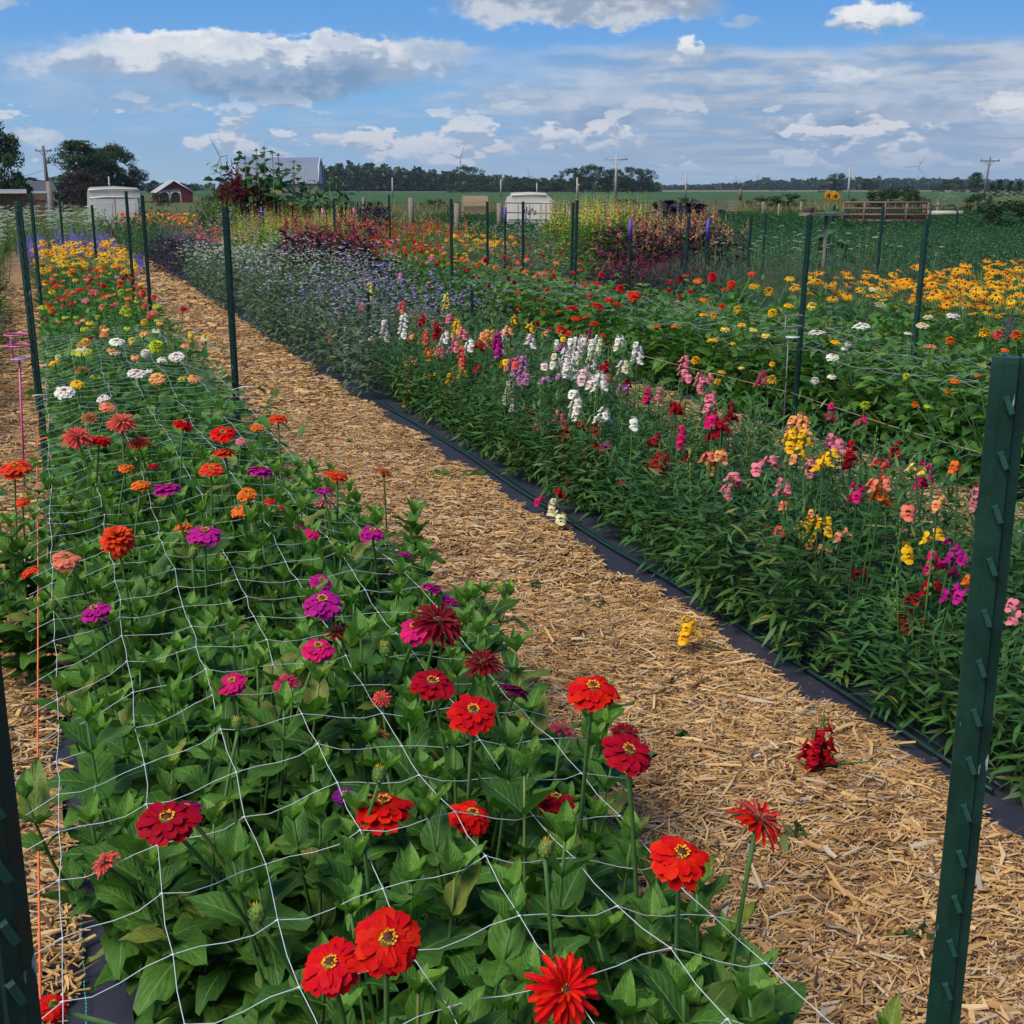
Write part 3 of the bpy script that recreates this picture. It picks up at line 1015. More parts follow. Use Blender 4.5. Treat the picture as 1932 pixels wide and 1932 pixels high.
def chips(n, x0, x1, y0, y1, lmin, lmax, wmin, wmax, seed, edge=.06):
    g = np.random.default_rng(seed)
    x = g.uniform(x0, x1, n)
    y = y0 + (y1 - y0) * g.uniform(0, 1, n)
    # ragged edges: pull the outermost back with a noise of y
    e = edge * (np.sin(y * 5.3) + .6 * np.sin(y * 13.7 + 1) + .5 * np.sin(y * 31)) * .5
    x = x + e
    L = g.uniform(lmin, lmax, n) * g.uniform(.5, 1, n)
    big = g.uniform(0, 1, n) < .06
    L[big] *= 1.5
    W = g.uniform(wmin, wmax, n)
    W[big] *= 2.2
    Wt = W * g.uniform(.15, .9, n)
    H = W * g.uniform(.15, .4, n)
    ph = g.normal(0, 1, n) * .9 + .35 * np.sin(x * 3 + y * 2)
    # patches where the shreds lie the same way
    pit = g.normal(0, .09, n)
    z = .024 + .020 * g.uniform(0, 1, n) + .012 * np.sin(x * 7 + x0) * np.sin(y * 5 + x0 * 3)
    ca, sa = np.cos(ph), np.sin(ph)
    dx = np.stack([ca, sa, np.sin(pit)], 1)
    dy = np.stack([-sa, ca, g.normal(0, .35, n)], 1)
    P = np.stack([x, y, z], 1)

    def pt(a, b, c):
        return P + dx * (a * L)[:, None] + dy * (b)[:, None] + np.array([0, 0, 1]) * (c)[:, None]
    bend = g.normal(0, .0035, n)
    W2, Wt2 = W / 2, Wt / 2
    bx = L * g.normal(0, .05, n)
    v = np.stack([pt(-.5, -W2, -H), pt(-.5, W2, -H), pt(-.5, -W2 * .8, 0 * H), pt(-.5, W2 * .8, 0 * H),
                  pt(0 * L, -W2 + bx, -H + bend), pt(0 * L, W2 + bx, -H + bend), pt(0 * L, -W2 * .8 + bx, bend), pt(0 * L, W2 * .8 + bx, bend),
                  pt(.5, -Wt2, -H), pt(.5, Wt2, -H), pt(.5, -Wt2 * .8, 0 * H), pt(.5, Wt2 * .8, 0 * H)], 1)
    f = np.array([(2, 6, 7, 3), (6, 10, 11, 7), (0, 4, 6, 2), (4, 8, 10, 6), (1, 3, 7, 5), (5, 7, 11, 9)])
    uvt = np.array([(0, 0), (1, 0), (0, 0), (1, 0), (0, .5), (1, .5), (0, .5), (1, .5), (0, 1), (1, 1), (0, 1), (1, 1)], float)
    faces = (f[None] + (np.arange(n) * 12)[:, None, None]).reshape(-1, 4)
    return v.reshape(-1, 3), faces, np.tile(uvt[f.ravel()], (n, 1))


def chip_obj(parent, *a, **k):
    v, f, uv = chips(*a, **k)
    o = obj('wood_shreds', mk('wood_shreds', v, f, uv, [M['chip']], None, False), parent)
    o['kind'] = 'stuff'
    return o


chip_obj(paths[0], 52000, .99, 2.09, .9, 4.2, .030, .12, .0020, .0062, 1)
chip_obj(paths[0], 26000, .99, 2.09, 4.2, 8.5, .03, .11, .0035, .008, 2)
chip_obj(paths[0], 9000, .99, 2.09, 8.5, 17, .04, .11, .007, .016, 3)
chip_obj(paths[0], 8000, .99, 2.09, 17, 30, .06, .16, .014, .03, 8)
chip_obj(paths[1], 9000, -1.2, -.10, 11, 22, .05, .12, .008, .02, 9)
chip_obj(paths[1], 13000, -.75, -.07, 1.2, 5.0, .025, .085, .0025, .0075, 4)
chip_obj(paths[1], 9000, -1.0, -.10, 5.0, 11, .03, .09, .004, .011, 5)
chip_obj(paths[2], 11000, 3.38, 4.40, 2.4, 9, .03, .09, .004, .010, 6)
# the 300 largest shreds of the near path one by one, from eight shared shapes
cm = []
for i in range(8):
    v, f, uv = chips(1, 0, .001, 0, .001, .085, .14, .005, .011, 50 + i)
    v = v - v.mean(0)
    cm.append(mk('wood_chip', v, f, uv, [M['chip']], None, False))
g_ = random.Random(3)
for i in range(300):
    t = g_.random() ** 1.3
    px_, py_ = g_.uniform(1.03, 2.05), 1.5 + t * 4.2
    obj('wood_chip', g_.choice(cm), paths[0], (px_, py_, .050 + g_.uniform(0, .006)), (g_.gauss(0, .06), g_.gauss(0, .06), g_.uniform(0, 6.28)), g_.uniform(.55, 1.1))


# ------------------------------------------------------------------ T-posts
def tpost_parts(h, stud=True, broad=1.0):
    """studded T-section stake, face with studs towards -Y; returns meshes (body, stud)"""
    w, t = .036 * broad, .0045
    mb = MB()
    prof = [(-w / 2, 0), (-w / 2, -.0035), (-.008, -.0050), (-.0060, -.0085), (.0060, -.0085), (.008, -.0050), (w / 2, -.0035), (w / 2, 0), (.003, t * .6), (.0025, .030), (-.0025, .030), (-.003, t * .6)]
    n = len(prof)
    v = [(x, y, -.02) for x, y in prof] + [(x, y, h - .004) for x, y in prof] + [(x * .92, y * .92, h) for x, y in prof]
    f = [(i, (i + 1) % n, n + (i + 1) % n, n + i) for i in range(n)] + [(n + i, n + (i + 1) % n, 2 * n + (i + 1) % n, 2 * n + i) for i in range(n)] + [tuple(range(2 * n, 3 * n))]
    mb.add(v, f)
    return mb.mesh('post_body', [M['post']], smooth=False)


def stud_mesh():
    mb = MB()
    v = [(-.0034, .002, -.0095), (.0034, .002, -.0095), (.0034, .002, .0095), (-.0034, .002, .0095), (-.0026, -.008, -.0080), (.0026, -.008, -.0080), (.0026, -.005, .0085), (-.0026, -.005, .0085)]
    mb.add(v, [(4, 5, 6, 7), (0, 1, 5, 4), (1, 2, 6, 5), (2, 3, 7, 6), (3, 0, 4, 7)])
    return mb.mesh('stud', [M['post2']], smooth=False)


M['post2'] = simple('worn_stud_paint', (.010, .060, .045), .45, var=.5, scale=80)
STUD = stud_mesh()
STUD_FAR = STUD.copy()
STUD_FAR.materials[0] = M['post']
POST_BODY = tpost_parts(1.0)


def tpost(x, y, h, rz, label, lean=(0, 0), tip=None, studs=True, broad=1.0, s_dist=.0535):
    t = bpy.data.objects.new('fence_post', None)
    COL.objects.link(t)
    t.location = (x, y, 0)
    t.rotation_euler = (lean[0], lean[1], rz)
    tag(t, label, 'fence post', 'green steel fence posts along the flower beds')
    b = obj('post_body', POST_BODY, t, (0, 0, 0), None, (broad, broad, h))
    if studs:
        k, z = 0, h - .045
        while z > .25 and k < 22:
            obj('stud', STUD if y < 5 else STUD_FAR, t, (0, -.0086 * broad, z), (0, -.38, 0), broad)
            z -= s_dist
            k += 1
    if tip:
        mb = MB()
        mb.box((0, 0, h - .11), (.040, .022, .24))
        obj('painted_tip', mb.mesh('painted_tip', [M[tip]]), t)
    return t


AXL, AXR = -.105, .862
tpost(AXR - .012, .93, 1.395, math.radians(-30), 'nearest green steel post with a row of pale studs, right of the red zinnias', broad=.98)
tpost(-.080, .93, 1.36, math.radians(25), 'nearest green steel post at the left corner beside the black fabric', broad=1.15)
tpost(AXR, 6.52, 1.46, math.radians(10), 'green steel post standing at the chip path edge where the netting is tied')
tpost(AXL, 6.70, 1.49, math.radians(-35), 'green steel post beside the pink ring stake, netting knotted around it', (0, -.012))
tpost(AXR, 12.2, 1.49, .2, 'green steel post beside the blue chair on the chip path')
tpost(AXL, 12.7, 1.50, -.3, 'green steel post just behind the pair member by the pink stake')
tpost(.87, 14.7, 1.52, .2, 'green steel post in front of the white van shell, by the blue chair')
tpost(.62, 18.3, 1.33, .2, 'thin green post in the white umbel flowers before the white van shell', studs=False)
tpost(.25, 22, 1.40, .2, 'dark green post behind the white umbels, left of the white van shell', studs=False)
tpost(4.36, 6.62, 1.395, math.radians(-15), 'green steel post with wire cup rings, between yellow zinnias and golden daisies', (0, .02))
tpost(5.28, 6.66, 1.362, math.radians(25), 'green steel post in front of the golden daisies, right of the board shelf', (0, .03))
tpost(4.30, 13.6, 1.437, -.2, 'green steel post between salmon zinnias and red zinnias, netting tied at its foot')
tpost(5.27, 15.15, 1.39, .2, 'green steel post right of the salmon zinnias, second in the netted row')
tpost(5.28, 12.35, 1.43, .2, 'tall green steel post in the red zinnias before the tube gate', (0, .02))
tpost(5.45, 12.85, 1.40, .2, 'green post tucked directly behind the tall one before the tube gate', (0, .02), studs=False)
tpost(5.30, 13.95, 1.40, .2, 'green steel post in front of the white truck cap', studs=False)
tpost(4.36, 20.0, 1.39, -.2, 'green post right of the dark purple celosia clump', studs=False)
tpost(5.27, 20.0, 1.446, .2, 'green post left of the hay bale, behind orange zinnias', studs=False)
tpost(6.60, 13.73, 1.18, .2, 'dark post with violet painted top, left of the magenta celosia', tip='violet_paint', studs=False)
tpost(6.58, 12.35, 1.255, .2, 'dark green post leaning beside the magenta celosia', (0, .06), studs=False)
tpost(7.50, 13.54, 1.18, .2, 'dark post with violet painted top, right of the peach celosia plumes', (0, .05), tip='violet_paint', studs=False)
tpost(6.62, 18.2, 1.26, .2, 'thin dark post with violet painted top before the white truck cap', tip='violet_paint', studs=False)
tpost(6.55, 20.7, 1.30, .2, 'thin dark post with violet painted top behind the yellow rudbeckia patch', tip='violet_paint', studs=False)
tpost(8.90, 14.86, 1.20, .2, 'dark green post rising from the blue-grey dill', (0, .04), studs=False)
tpost(9.80, 15.93, 1.19, .2, 'dark green post behind the dill, right of its twin', (0, .03), studs=False)
tpost(11.0, 16.1, 1.31, .2, 'leaning dark green post beside the sunflowers', (0, .10), studs=False)
tpost(8.90, 12.0, 1.35, .2, 'dark green post left in front of the rusty gate', (0, .03), studs=False)
tpost(6.62, 7.10, 1.08, .3, 'dark post at the right edge of the view beside the purple cup stake', (0, .05), studs=False)
tpost(2.40, 9.85, .74, 0, 'short green stake with a yellow snapdragon behind its top', studs=False, broad=.8)
tpost(3.02, 9.05, .80, 0, 'short green stake between snapdragons and the second chip path', studs=False, broad=.8)
for i, (px_, py_, Y) in enumerate([(1010 * .7728, 470, 17)]):
    pass
for px_, py_, X, tipm, lb in [(730 * .7728, 392, 0, None, 0)]:
    pass
tpost(3.95, 21.5, 1.05, 0, 'thin green stake left of the lime celosia', studs=False, broad=.8)
tpost(2.75, 15.0, .85, 0, 'short green stake among the pale white ageratum', studs=False, broad=.8)
tpost(4.9, 23.5, 1.18, 0, 'thin stake with pink painted top beside the dark celosia leaves', tip='pink_paint', studs=False, broad=.8)
tpost(6.2, 26.5, 1.14, 0, 'thin stake with pink painted top beside the hay bale', tip='pink_paint', studs=False, broad=.8)
tpost(4.4, 27.5, 1.16, 0, 'thin stake with blue painted top in front of the sunflowers', tip='violet_paint', studs=False, broad=.8)


# ------------------------------------------------------------------ trellis netting
def netting(name, x0, x1, y0, y1, zf, ncol, label, r=.0007, pins=(), mess=0.0, seed=1, kn=True, step=.155):
    t = bpy.data.objects.new(name, None)
    COL.objects.link(t)
    t.location = ((x0 + x1) / 2, y0, 0)
    tag(t, label, 'garden netting', 'white trellis netting stretched over the zinnia beds')
    g = np.random.default_rng(seed)
    rows = int((y1 - y0) / step) + 1
    nodes = np.zeros((rows, ncol, 3))
    ph = g.uniform(0, 6, 6)
    for j in range(rows):
        for i in range(ncol):
            u = i / (ncol - 1)
            y = y0 + j * step
            skew = .05 * (u - .5)
            x = x0 + (x1 - x0) * u
            wob = mess * np.array([math.sin(y * 5 + i * 2 + ph[0]) * .06, math.sin(y * 3.3 + i + ph[1]) * .10, math.sin(y * 4.1 + i * 1.7 + ph[2]) * .05])
            nz = .012 * math.sin(y * 2.3 + i * 1.3 + ph[3]) + .008 * math.sin(y * 6.1 + i * 2.2 + ph[4])
            nodes[j, i] = np.array([x + g.normal(0, .004) + .012 * math.sin(y * 1.3 + ph[5]) * math.sin(PI * u), y + skew + g.normal(0, .004), zf(u, y) + nz]) + wob + g.normal(0, .02, 3) * mess
    off = np.array([t.location.x, t.location.y, 0])
    nodes -= off

    def cord(ps):
        mb = MB()
        mb.tube(ps, r, 5)
        return obj('cord', mb.mesh('cord', [M['cord']]), t)
    for i in range(ncol):
        ps = []
        for j in range(rows):
            ps.append(nodes[j, i])
            if j < rows - 1:
                m_ = (nodes[j, i] + nodes[j + 1, i]) / 2
                m_[2] -= .004
                m_[0] += g.normal(0, .0025)
                ps.append(m_)
        cord(ps)
    for j in range(rows):
        ps = []
        a = nodes[j, 0]
        ps.append(a + np.array([-.06, -.02 + g.normal(0, .01), -.02]))
        for i in range(ncol):
            ps.append(nodes[j, i])
            if i < ncol - 1:
                d = nodes[j, i + 1] - nodes[j, i]
                for q in (.25, .5, .75):
                    m_ = nodes[j, i] + d * q
                    m_[2] -= .009 * math.sin(PI * q)
                    m_[1] += .008 * math.sin(2 * PI * q) * (1 if (i + j) % 2 else -1)
                    ps.append(m_)
        b = nodes[j, -1]
        ps.append(b + np.array([.06 + g.uniform(0, .04), g.normal(0, .02), -.025]))
        cord(ps)
    if kn:
        mb = MB()
        for j in range(rows):
            if y0 + j * step > 6:
                break
            for i in range(ncol):
                c = nodes[j, i]
                s_ = r * 5.2
                v = []
                for k in range(8):
                    rr = s_ * (1.6 if k % 2 == 0 else .65)
                    a_ = k * PI / 4
                    v.append((c[0] + rr * math.cos(a_), c[1] + rr * math.sin(a_), c[2]))
                v += [(c[0], c[1], c[2] + s_ * .45), (c[0], c[1], c[2] - s_ * .45)]
                mb.add(v, [(k, (k + 1) % 8, 8) for k in range(8)] + [((k + 1) % 8, k, 9) for k in range(8)])
        o = obj('knot_web', mb.mesh('knots', [M['cord']]), t)
        o['kind'] = 'stuff'
    return t


def zA(u, y):
    edge = math.sin(PI * u) ** .7
    post = .02 * math.exp(-((y - 6.6) / .5) ** 2)
    return .515 + .055 * edge + post + (.02 if y < 1.3 else 0)


netting('trellis_netting', -.068, .84, .93, 9.6, zA, 7, 'white plastic netting stretched flat over the near zinnia bed between posts')
netting('trellis_netting', 4.36, 5.28, 3.2, 13.6, lambda u, y: .56 + .03 * math.sin(PI * u), 7, 'tangled white netting lying over the zinnia bed beyond the snapdragons', .0006, mess=.5, seed=4, kn=False)


def cord_thing(name, pts, r, m, label, cat):
    mb = MB()
    mb.tube(pts, r, 6)
    o = obj(name, mb.mesh(name, [M[m]]))
    tag(o, label, cat)
    return o


cord_thing('orange_twine', [(-.118, 6.66, .45), (-.125, 5.5, .40), (-.12, 4, .36), (-.12, 2.5, .33), (-.112, 1.4, .31), (-.10, .95, .30)], .0022, 'orange_twine', 'bright orange twine running low along the left edge of the near bed', 'twine')
cord_thing('garden_twine', [(4.33, 6.62, .30), (4.32, 5.6, .27), (4.31, 4.6, .26), (4.33, 3.4, .25), (4.35, 2.4, .26)], .0018, 'tan_twine', 'thin weathered twine strung low along the leafy zinnia bed right of the path', 'twine')
cord_thing('garden_twine', [(4.33, 6.66, .30), (4.32, 8.2, .28), (4.30, 10, .27), (4.28, 13.5, .30)], .0018, 'tan_twine', 'thin weathered twine behind the white snapdragons, low on the zinnia bed', 'twine')
cord_thing('garden_twine', [(2.28, 13, .34), (2.26, 10, .28), (2.30, 8.0, .24)], .0016, 'tan_twine', 'thin twine along the purple ageratum at the chip path', 'twine')
cord_thing('net_tie', [(.84, 6.5, .53), (.90, 6.48, .545), (.97, 6.46, .54)], .004, 'cord', 'white plastic tie sticking out from the post at the chip path', 'tie')
cord_thing('orange_tie', [(-.14, 6.62, .30), (-.10, 6.655, .31), (-.06, 6.62, .305)], .005, 'orange_twine', 'orange twine knot wrapped low on the post by the pink stake', 'tie')
cord_thing('net_tie', [(-.14, 6.66, .53), (-.105, 6.64, .535), (-.06, 6.66, .53)], .003, 'cord', 'white cord tied around the post by the pink stake', 'tie')
for k in range(2):
    x = 2.20 + k * .028
    cord_thing('drip_hose', [(x + .012 * math.sin(y * 2 + k), y, .034 + .004 * math.sin(y * 5 + k)) for y in np.arange(2.3, 9.0, .25)], .0065 - .002 * k, 'hose',
               ['dark green hose lying on the black fabric, nearest the chip path', 'thinner dark green hose lying close under the snapdragons'][k], 'hose')

# ------------------------------------------------------------------ plants
PLANTS = []      # (root object, x, y, bed)


def plant_root(name, x, y, label, cat, group, rz=0.0):
    t = bpy.data.objects.new(name, None)
    COL.objects.link(t)
    t.location = (x, y, .012)
    t.rotation_euler = (0, 0, rz)
    tag(t, label, cat, group)
    return t


# big single leaves of the near zinnias
LEAVES = []
for i, (W, dr, fo, wv) in enumerate([(.54, .5, .25, 1), (.50, 1.0, .2, 1.5), (.58, .25, .28, 1), (.46, 1.3, .2, 2), (.44, -.15, .5, 1), (.56, .8, .12, 2)]):
    tv, tf, tuv = leaf_t(W, 4, 6, fo, dr, wave=wv, base=.22)
    LEAVES.append(mk('leaf', tv, tf, np.array(tuv)[np.array(tf).ravel()], [M['zin_leaf']]))

M['young'] = foliage('young_zinnia_leaf', (.075, .19, .025), (.15, .31, .045), .45, .3, (.2, .38, .1))
YOUNG = LEAVES[4].copy()
YOUNG.materials[0] = M['young']


def near_zinnia(x, y, h, seed, label, group):
    g = random.Random(seed)
    t = plant_root('zinnia_plant', x, y, label, 'zinnia plant', group)
    mb = MB()
    tips = []
    nb = g.randint(5, 7)
    for b in range(nb):
        a = 2 * PI * b / nb + g.uniform(-.5, .5)
        hh = h * g.uniform(.72, 1.05)
        rr = g.uniform(.05, .17)
        z0 = .03 + .05 * (b % 3)
        pts = [Vector((0, 0, z0)), Vector((rr * .5 * math.cos(a), rr * .5 * math.sin(a), z0 + .12)), Vector((rr * .9 * math.cos(a), rr * .9 * math.sin(a), hh * .7)), Vector((rr * math.cos(a) * 1.1, rr * math.sin(a) * 1.1, hh))]
        fine = []
        for i in range(9):
            t_ = i / 8 * 3
            k = min(2, int(t_))
            fine.append(pts[k].lerp(pts[k + 1], t_ - k))
        mb.tube(fine, [.005 - .0025 * i / 8 for i in range(9)], 5)
        tips.append(fine[-1])
        nodes = 5
        pa = g.uniform(0, PI)
        for k in range(nodes):
            tt = .22 + .74 * k / (nodes - 1)
            p = fine[min(8, int(tt * 8))]
            L = (.150 - .052 * (k / (nodes - 1))) * g.uniform(.6, 1.28)
            pa += PI / 2 + g.uniform(-.3, .3)
            for s_ in (0, PI):
                az = pa + s_ + g.uniform(-.15, .15)
                el = g.uniform(.15, .65) + .35 * k / (nodes - 1)
                rot = Euler((el, g.uniform(-.3, .3), az - PI / 2), 'XYZ')
                me = LEAVES[g.choice((0, 1, 2, 3, 5) if k < nodes - 1 else (0, 2, 4))]
                m4 = Matrix.Translation(p) @ Matrix.Rotation(az - PI / 2, 4, 'Z') @ Matrix.Rotation(el, 4, 'X') @ Matrix.Rotation(g.uniform(-.35, .35), 4, 'Y') @ Matrix.Diagonal((L * g.uniform(.72, 1.15), L, L, 1))
                obj('leaf', me, t, mw=m4)
        # small upright pairs at the growing tip
        for k in range(4):
            az = pa + k * PI / 2
            L = g.uniform(.04, .07)
            m4 = Matrix.Translation(fine[-1]) @ Matrix.Rotation(az - PI / 2, 4, 'Z') @ Matrix.Rotation(g.uniform(.6, 1.15), 4, 'X') @ Matrix.Diagonal((L * 1.1, L, L, 1))
            obj('leaf', YOUNG, t, mw=m4)
        if g.random() < .22:
            bd = obj('flower_bud', BUD, t, fine[-1] + Vector((0, 0, .005)), (g.uniform(-.2, .2), g.uniform(-.2, .2), 0), g.uniform(.012, .017))
    mb.lathe([(.007, 0), (.006, .1)], 6)
    obj('stalk', mb.mesh('stalk', [M['stem']]), t)
    t['tips'] = 0
    del t['tips']
    return t, tips


ACROSS = [(-.2, 'left net edge'), (.18, 'left of centre'), (.5, 'right of centre'), (.78, 'path side')]
ALONG = [(0, 'nearest row'), (1.2, 'just behind the nearest blooms'), (1.6, 'by the crimson blooms'), (1.95, 'by the twin scarlet blooms'), (2.4, 'by the magenta blooms'), (2.8, 'behind the magenta blooms'), (3.2, 'where pinks turn orange'), (3.7, 'in the coral stretch'),
         (4.2, 'behind the coral blooms'), (4.7, 'just before the second posts'), (5.4, 'shortly before the second posts'), (6.2, 'beside the second posts'), (6.9, 'in the white stretch'), (7.8, 'in the lime stretch'), (8.8, 'behind the lime blooms'), (10, 'in the salmon stretch'), (11.4, 'behind the salmon stretch'), (12.7, 'in the far red stretch'), (14, 'before the yellow daisies')]


def where(tbl, v):
    r_ = tbl[0][1]
    for a, s_ in tbl:
        if v >= a:
            r_ = s_
    return r_


ZN = []
sd = 100
y = .86
row = 0
while y < 4.9:
    for i in range(4):
        x = .085 + i * .235 + R.uniform(-.04, .04) + (.05 if row % 2 else 0)
        yy = y + R.uniform(-.05, .05)
        if (x < .30 and yy < 1.72) or (x < .12 and yy < 2.1):
            continue
        sd += 1
        h = .545 + R.uniform(-.05, .05) - (.05 if i in (0, 3) else 0)
        lab = 'leafy zinnia plant at the ' + where(ACROSS, x - .08) + ', ' + where(ALONG, yy)
        t, tips = near_zinnia(x, yy, h, sd, lab, 'zinnia plants under the white netting')
        ZN.append([t, x, yy, 0, []])
    y += .235
    row += 1
# stragglers leaning into the paths
for x, y in [(-.16, 3.9), (-.2, 4.5), (1.04, 2.4), (1.02, 3.3), (1.05, 4.1)]:
    sd += 1
    t, tips = near_zinnia(x, y, .42, sd, 'sprawling zinnia over the ' + ('left' if x < 0 else 'right') + ' path, ' + where(ALONG, y), 'zinnia plants under the white netting')
    ZN.append([t, x, y, 0, []])

# mid-distance zinnias: leaves of one plant joined, blooms and stems still parts
ZF = []
for i in range(6):
    me1 = stalky('foliage', M['zin_fol'], 12, .23, .54, .115, LEAF_BROAD, 9, .40, seed=20 + i, tip=.4)
    ZF.append(me1)
ZSTEM = []


def fol_plant(name, x, y, label, cat, group, meshes, sc=(1, 1, 1), kindname='foliage', z=None):
    t = plant_root(name, x, y, label, cat, group)
    if z is not None:
        t.location.z = z
    f = obj(kindname, R.choice(meshes), t, (0, 0, 0), (0, 0, R.uniform(0, 6.28)), sc)
    f['kind'] = 'stuff'
    return t


def hs(v):
    return (v * R.uniform(.92, 1.08), v * R.uniform(.92, 1.08), v * R.uniform(.9, 1.1))


y = 5.0
while y < 15.2:
    sp = .27 if y < 8 else .36
    for i in range(3):
        x = .10 + i * .31 + R.uniform(-.05, .05)
        t = fol_plant('zinnia_plant', x, y + R.uniform(-.06, .06), 'leafy zinnia plant at the ' + where(ACROSS, x - .05) + ', ' + where(ALONG, y), 'zinnia plant', 'zinnia plants under the white netting', ZF, hs(1.0))
        ZN.append([t, x, y, 1, []])
    y += sp
CW = [(0, 'nearest end'), (4.2, 'before the wire cup rings'), (5.6, 'beside the wire cup rings'), (7.4, 'in the orange-yellow stretch'), (8.8, 'in the red stretch'), (11.5, 'at the back of the red stretch'), (13.5, 'in the salmon stretch'), (17, 'in the far mixed stretch')]
CA = [(4, 'left row'), (4.85, 'middle row'), (5.2, 'right row')]
y = 2.6
while y < 21.5:
    sp = .30 if y < 9 else .42
    for i in range(3):
        x = 4.56 + i * .36 + R.uniform(-.06, .06)
        t = fol_plant('zinnia_plant', x, y + R.uniform(-.08, .08), 'leafy zinnia in the second netted bed, ' + where(CA, x) + ', ' + where(CW, y), 'zinnia plant', 'zinnia plants of the second netted bed', ZF, (1.15, 1.15, R.uniform(1.02, 1.26)))
        ZN.append([t, x, y, 2, []])
    y += sp


def nearest(x, y, pool=None):
    best, bd = None, 1e9
    for e in (pool or ZN):
        d = (e[1] - x) ** 2 + (e[2] - y) ** 2
        if d < bd:
            best, bd = e, d
    return best


def place_bloom(px, py, w, key, kind='full', z=.66, tilt=None, xr=None, near=True, size=None, pool=None):
    """solve a height for which the bloom stands over its bed"""
    p = atZ(px, py, z)
    if xr:
        while p.x < xr[0] and z > .15:
            z -= .03
            p = atZ(px, py, z)
        while p.x > xr[1] and z < 1.0:
            z += .02
            p = atZ(px, py, z)
    e = nearest(p.x, p.y, pool)
    t = e[0]
    d = span(p, w)
    b = put_bloom(t, p, d, key, kind, tilt, near)
    root = t.location
    lp = p - root
    base = Vector((lp.x * .35 + R.uniform(-.02, .02), lp.y * .35 + R.uniform(0, .05), max(.05, lp.z * .45)))
    dist = math.hypot(p.x, p.y)
    stem_part(t, base, lp - Vector((0, 0, .004)), .0036 if dist < 4 else .0034, 5, d * .16)
    e[4].append(key)
    return b


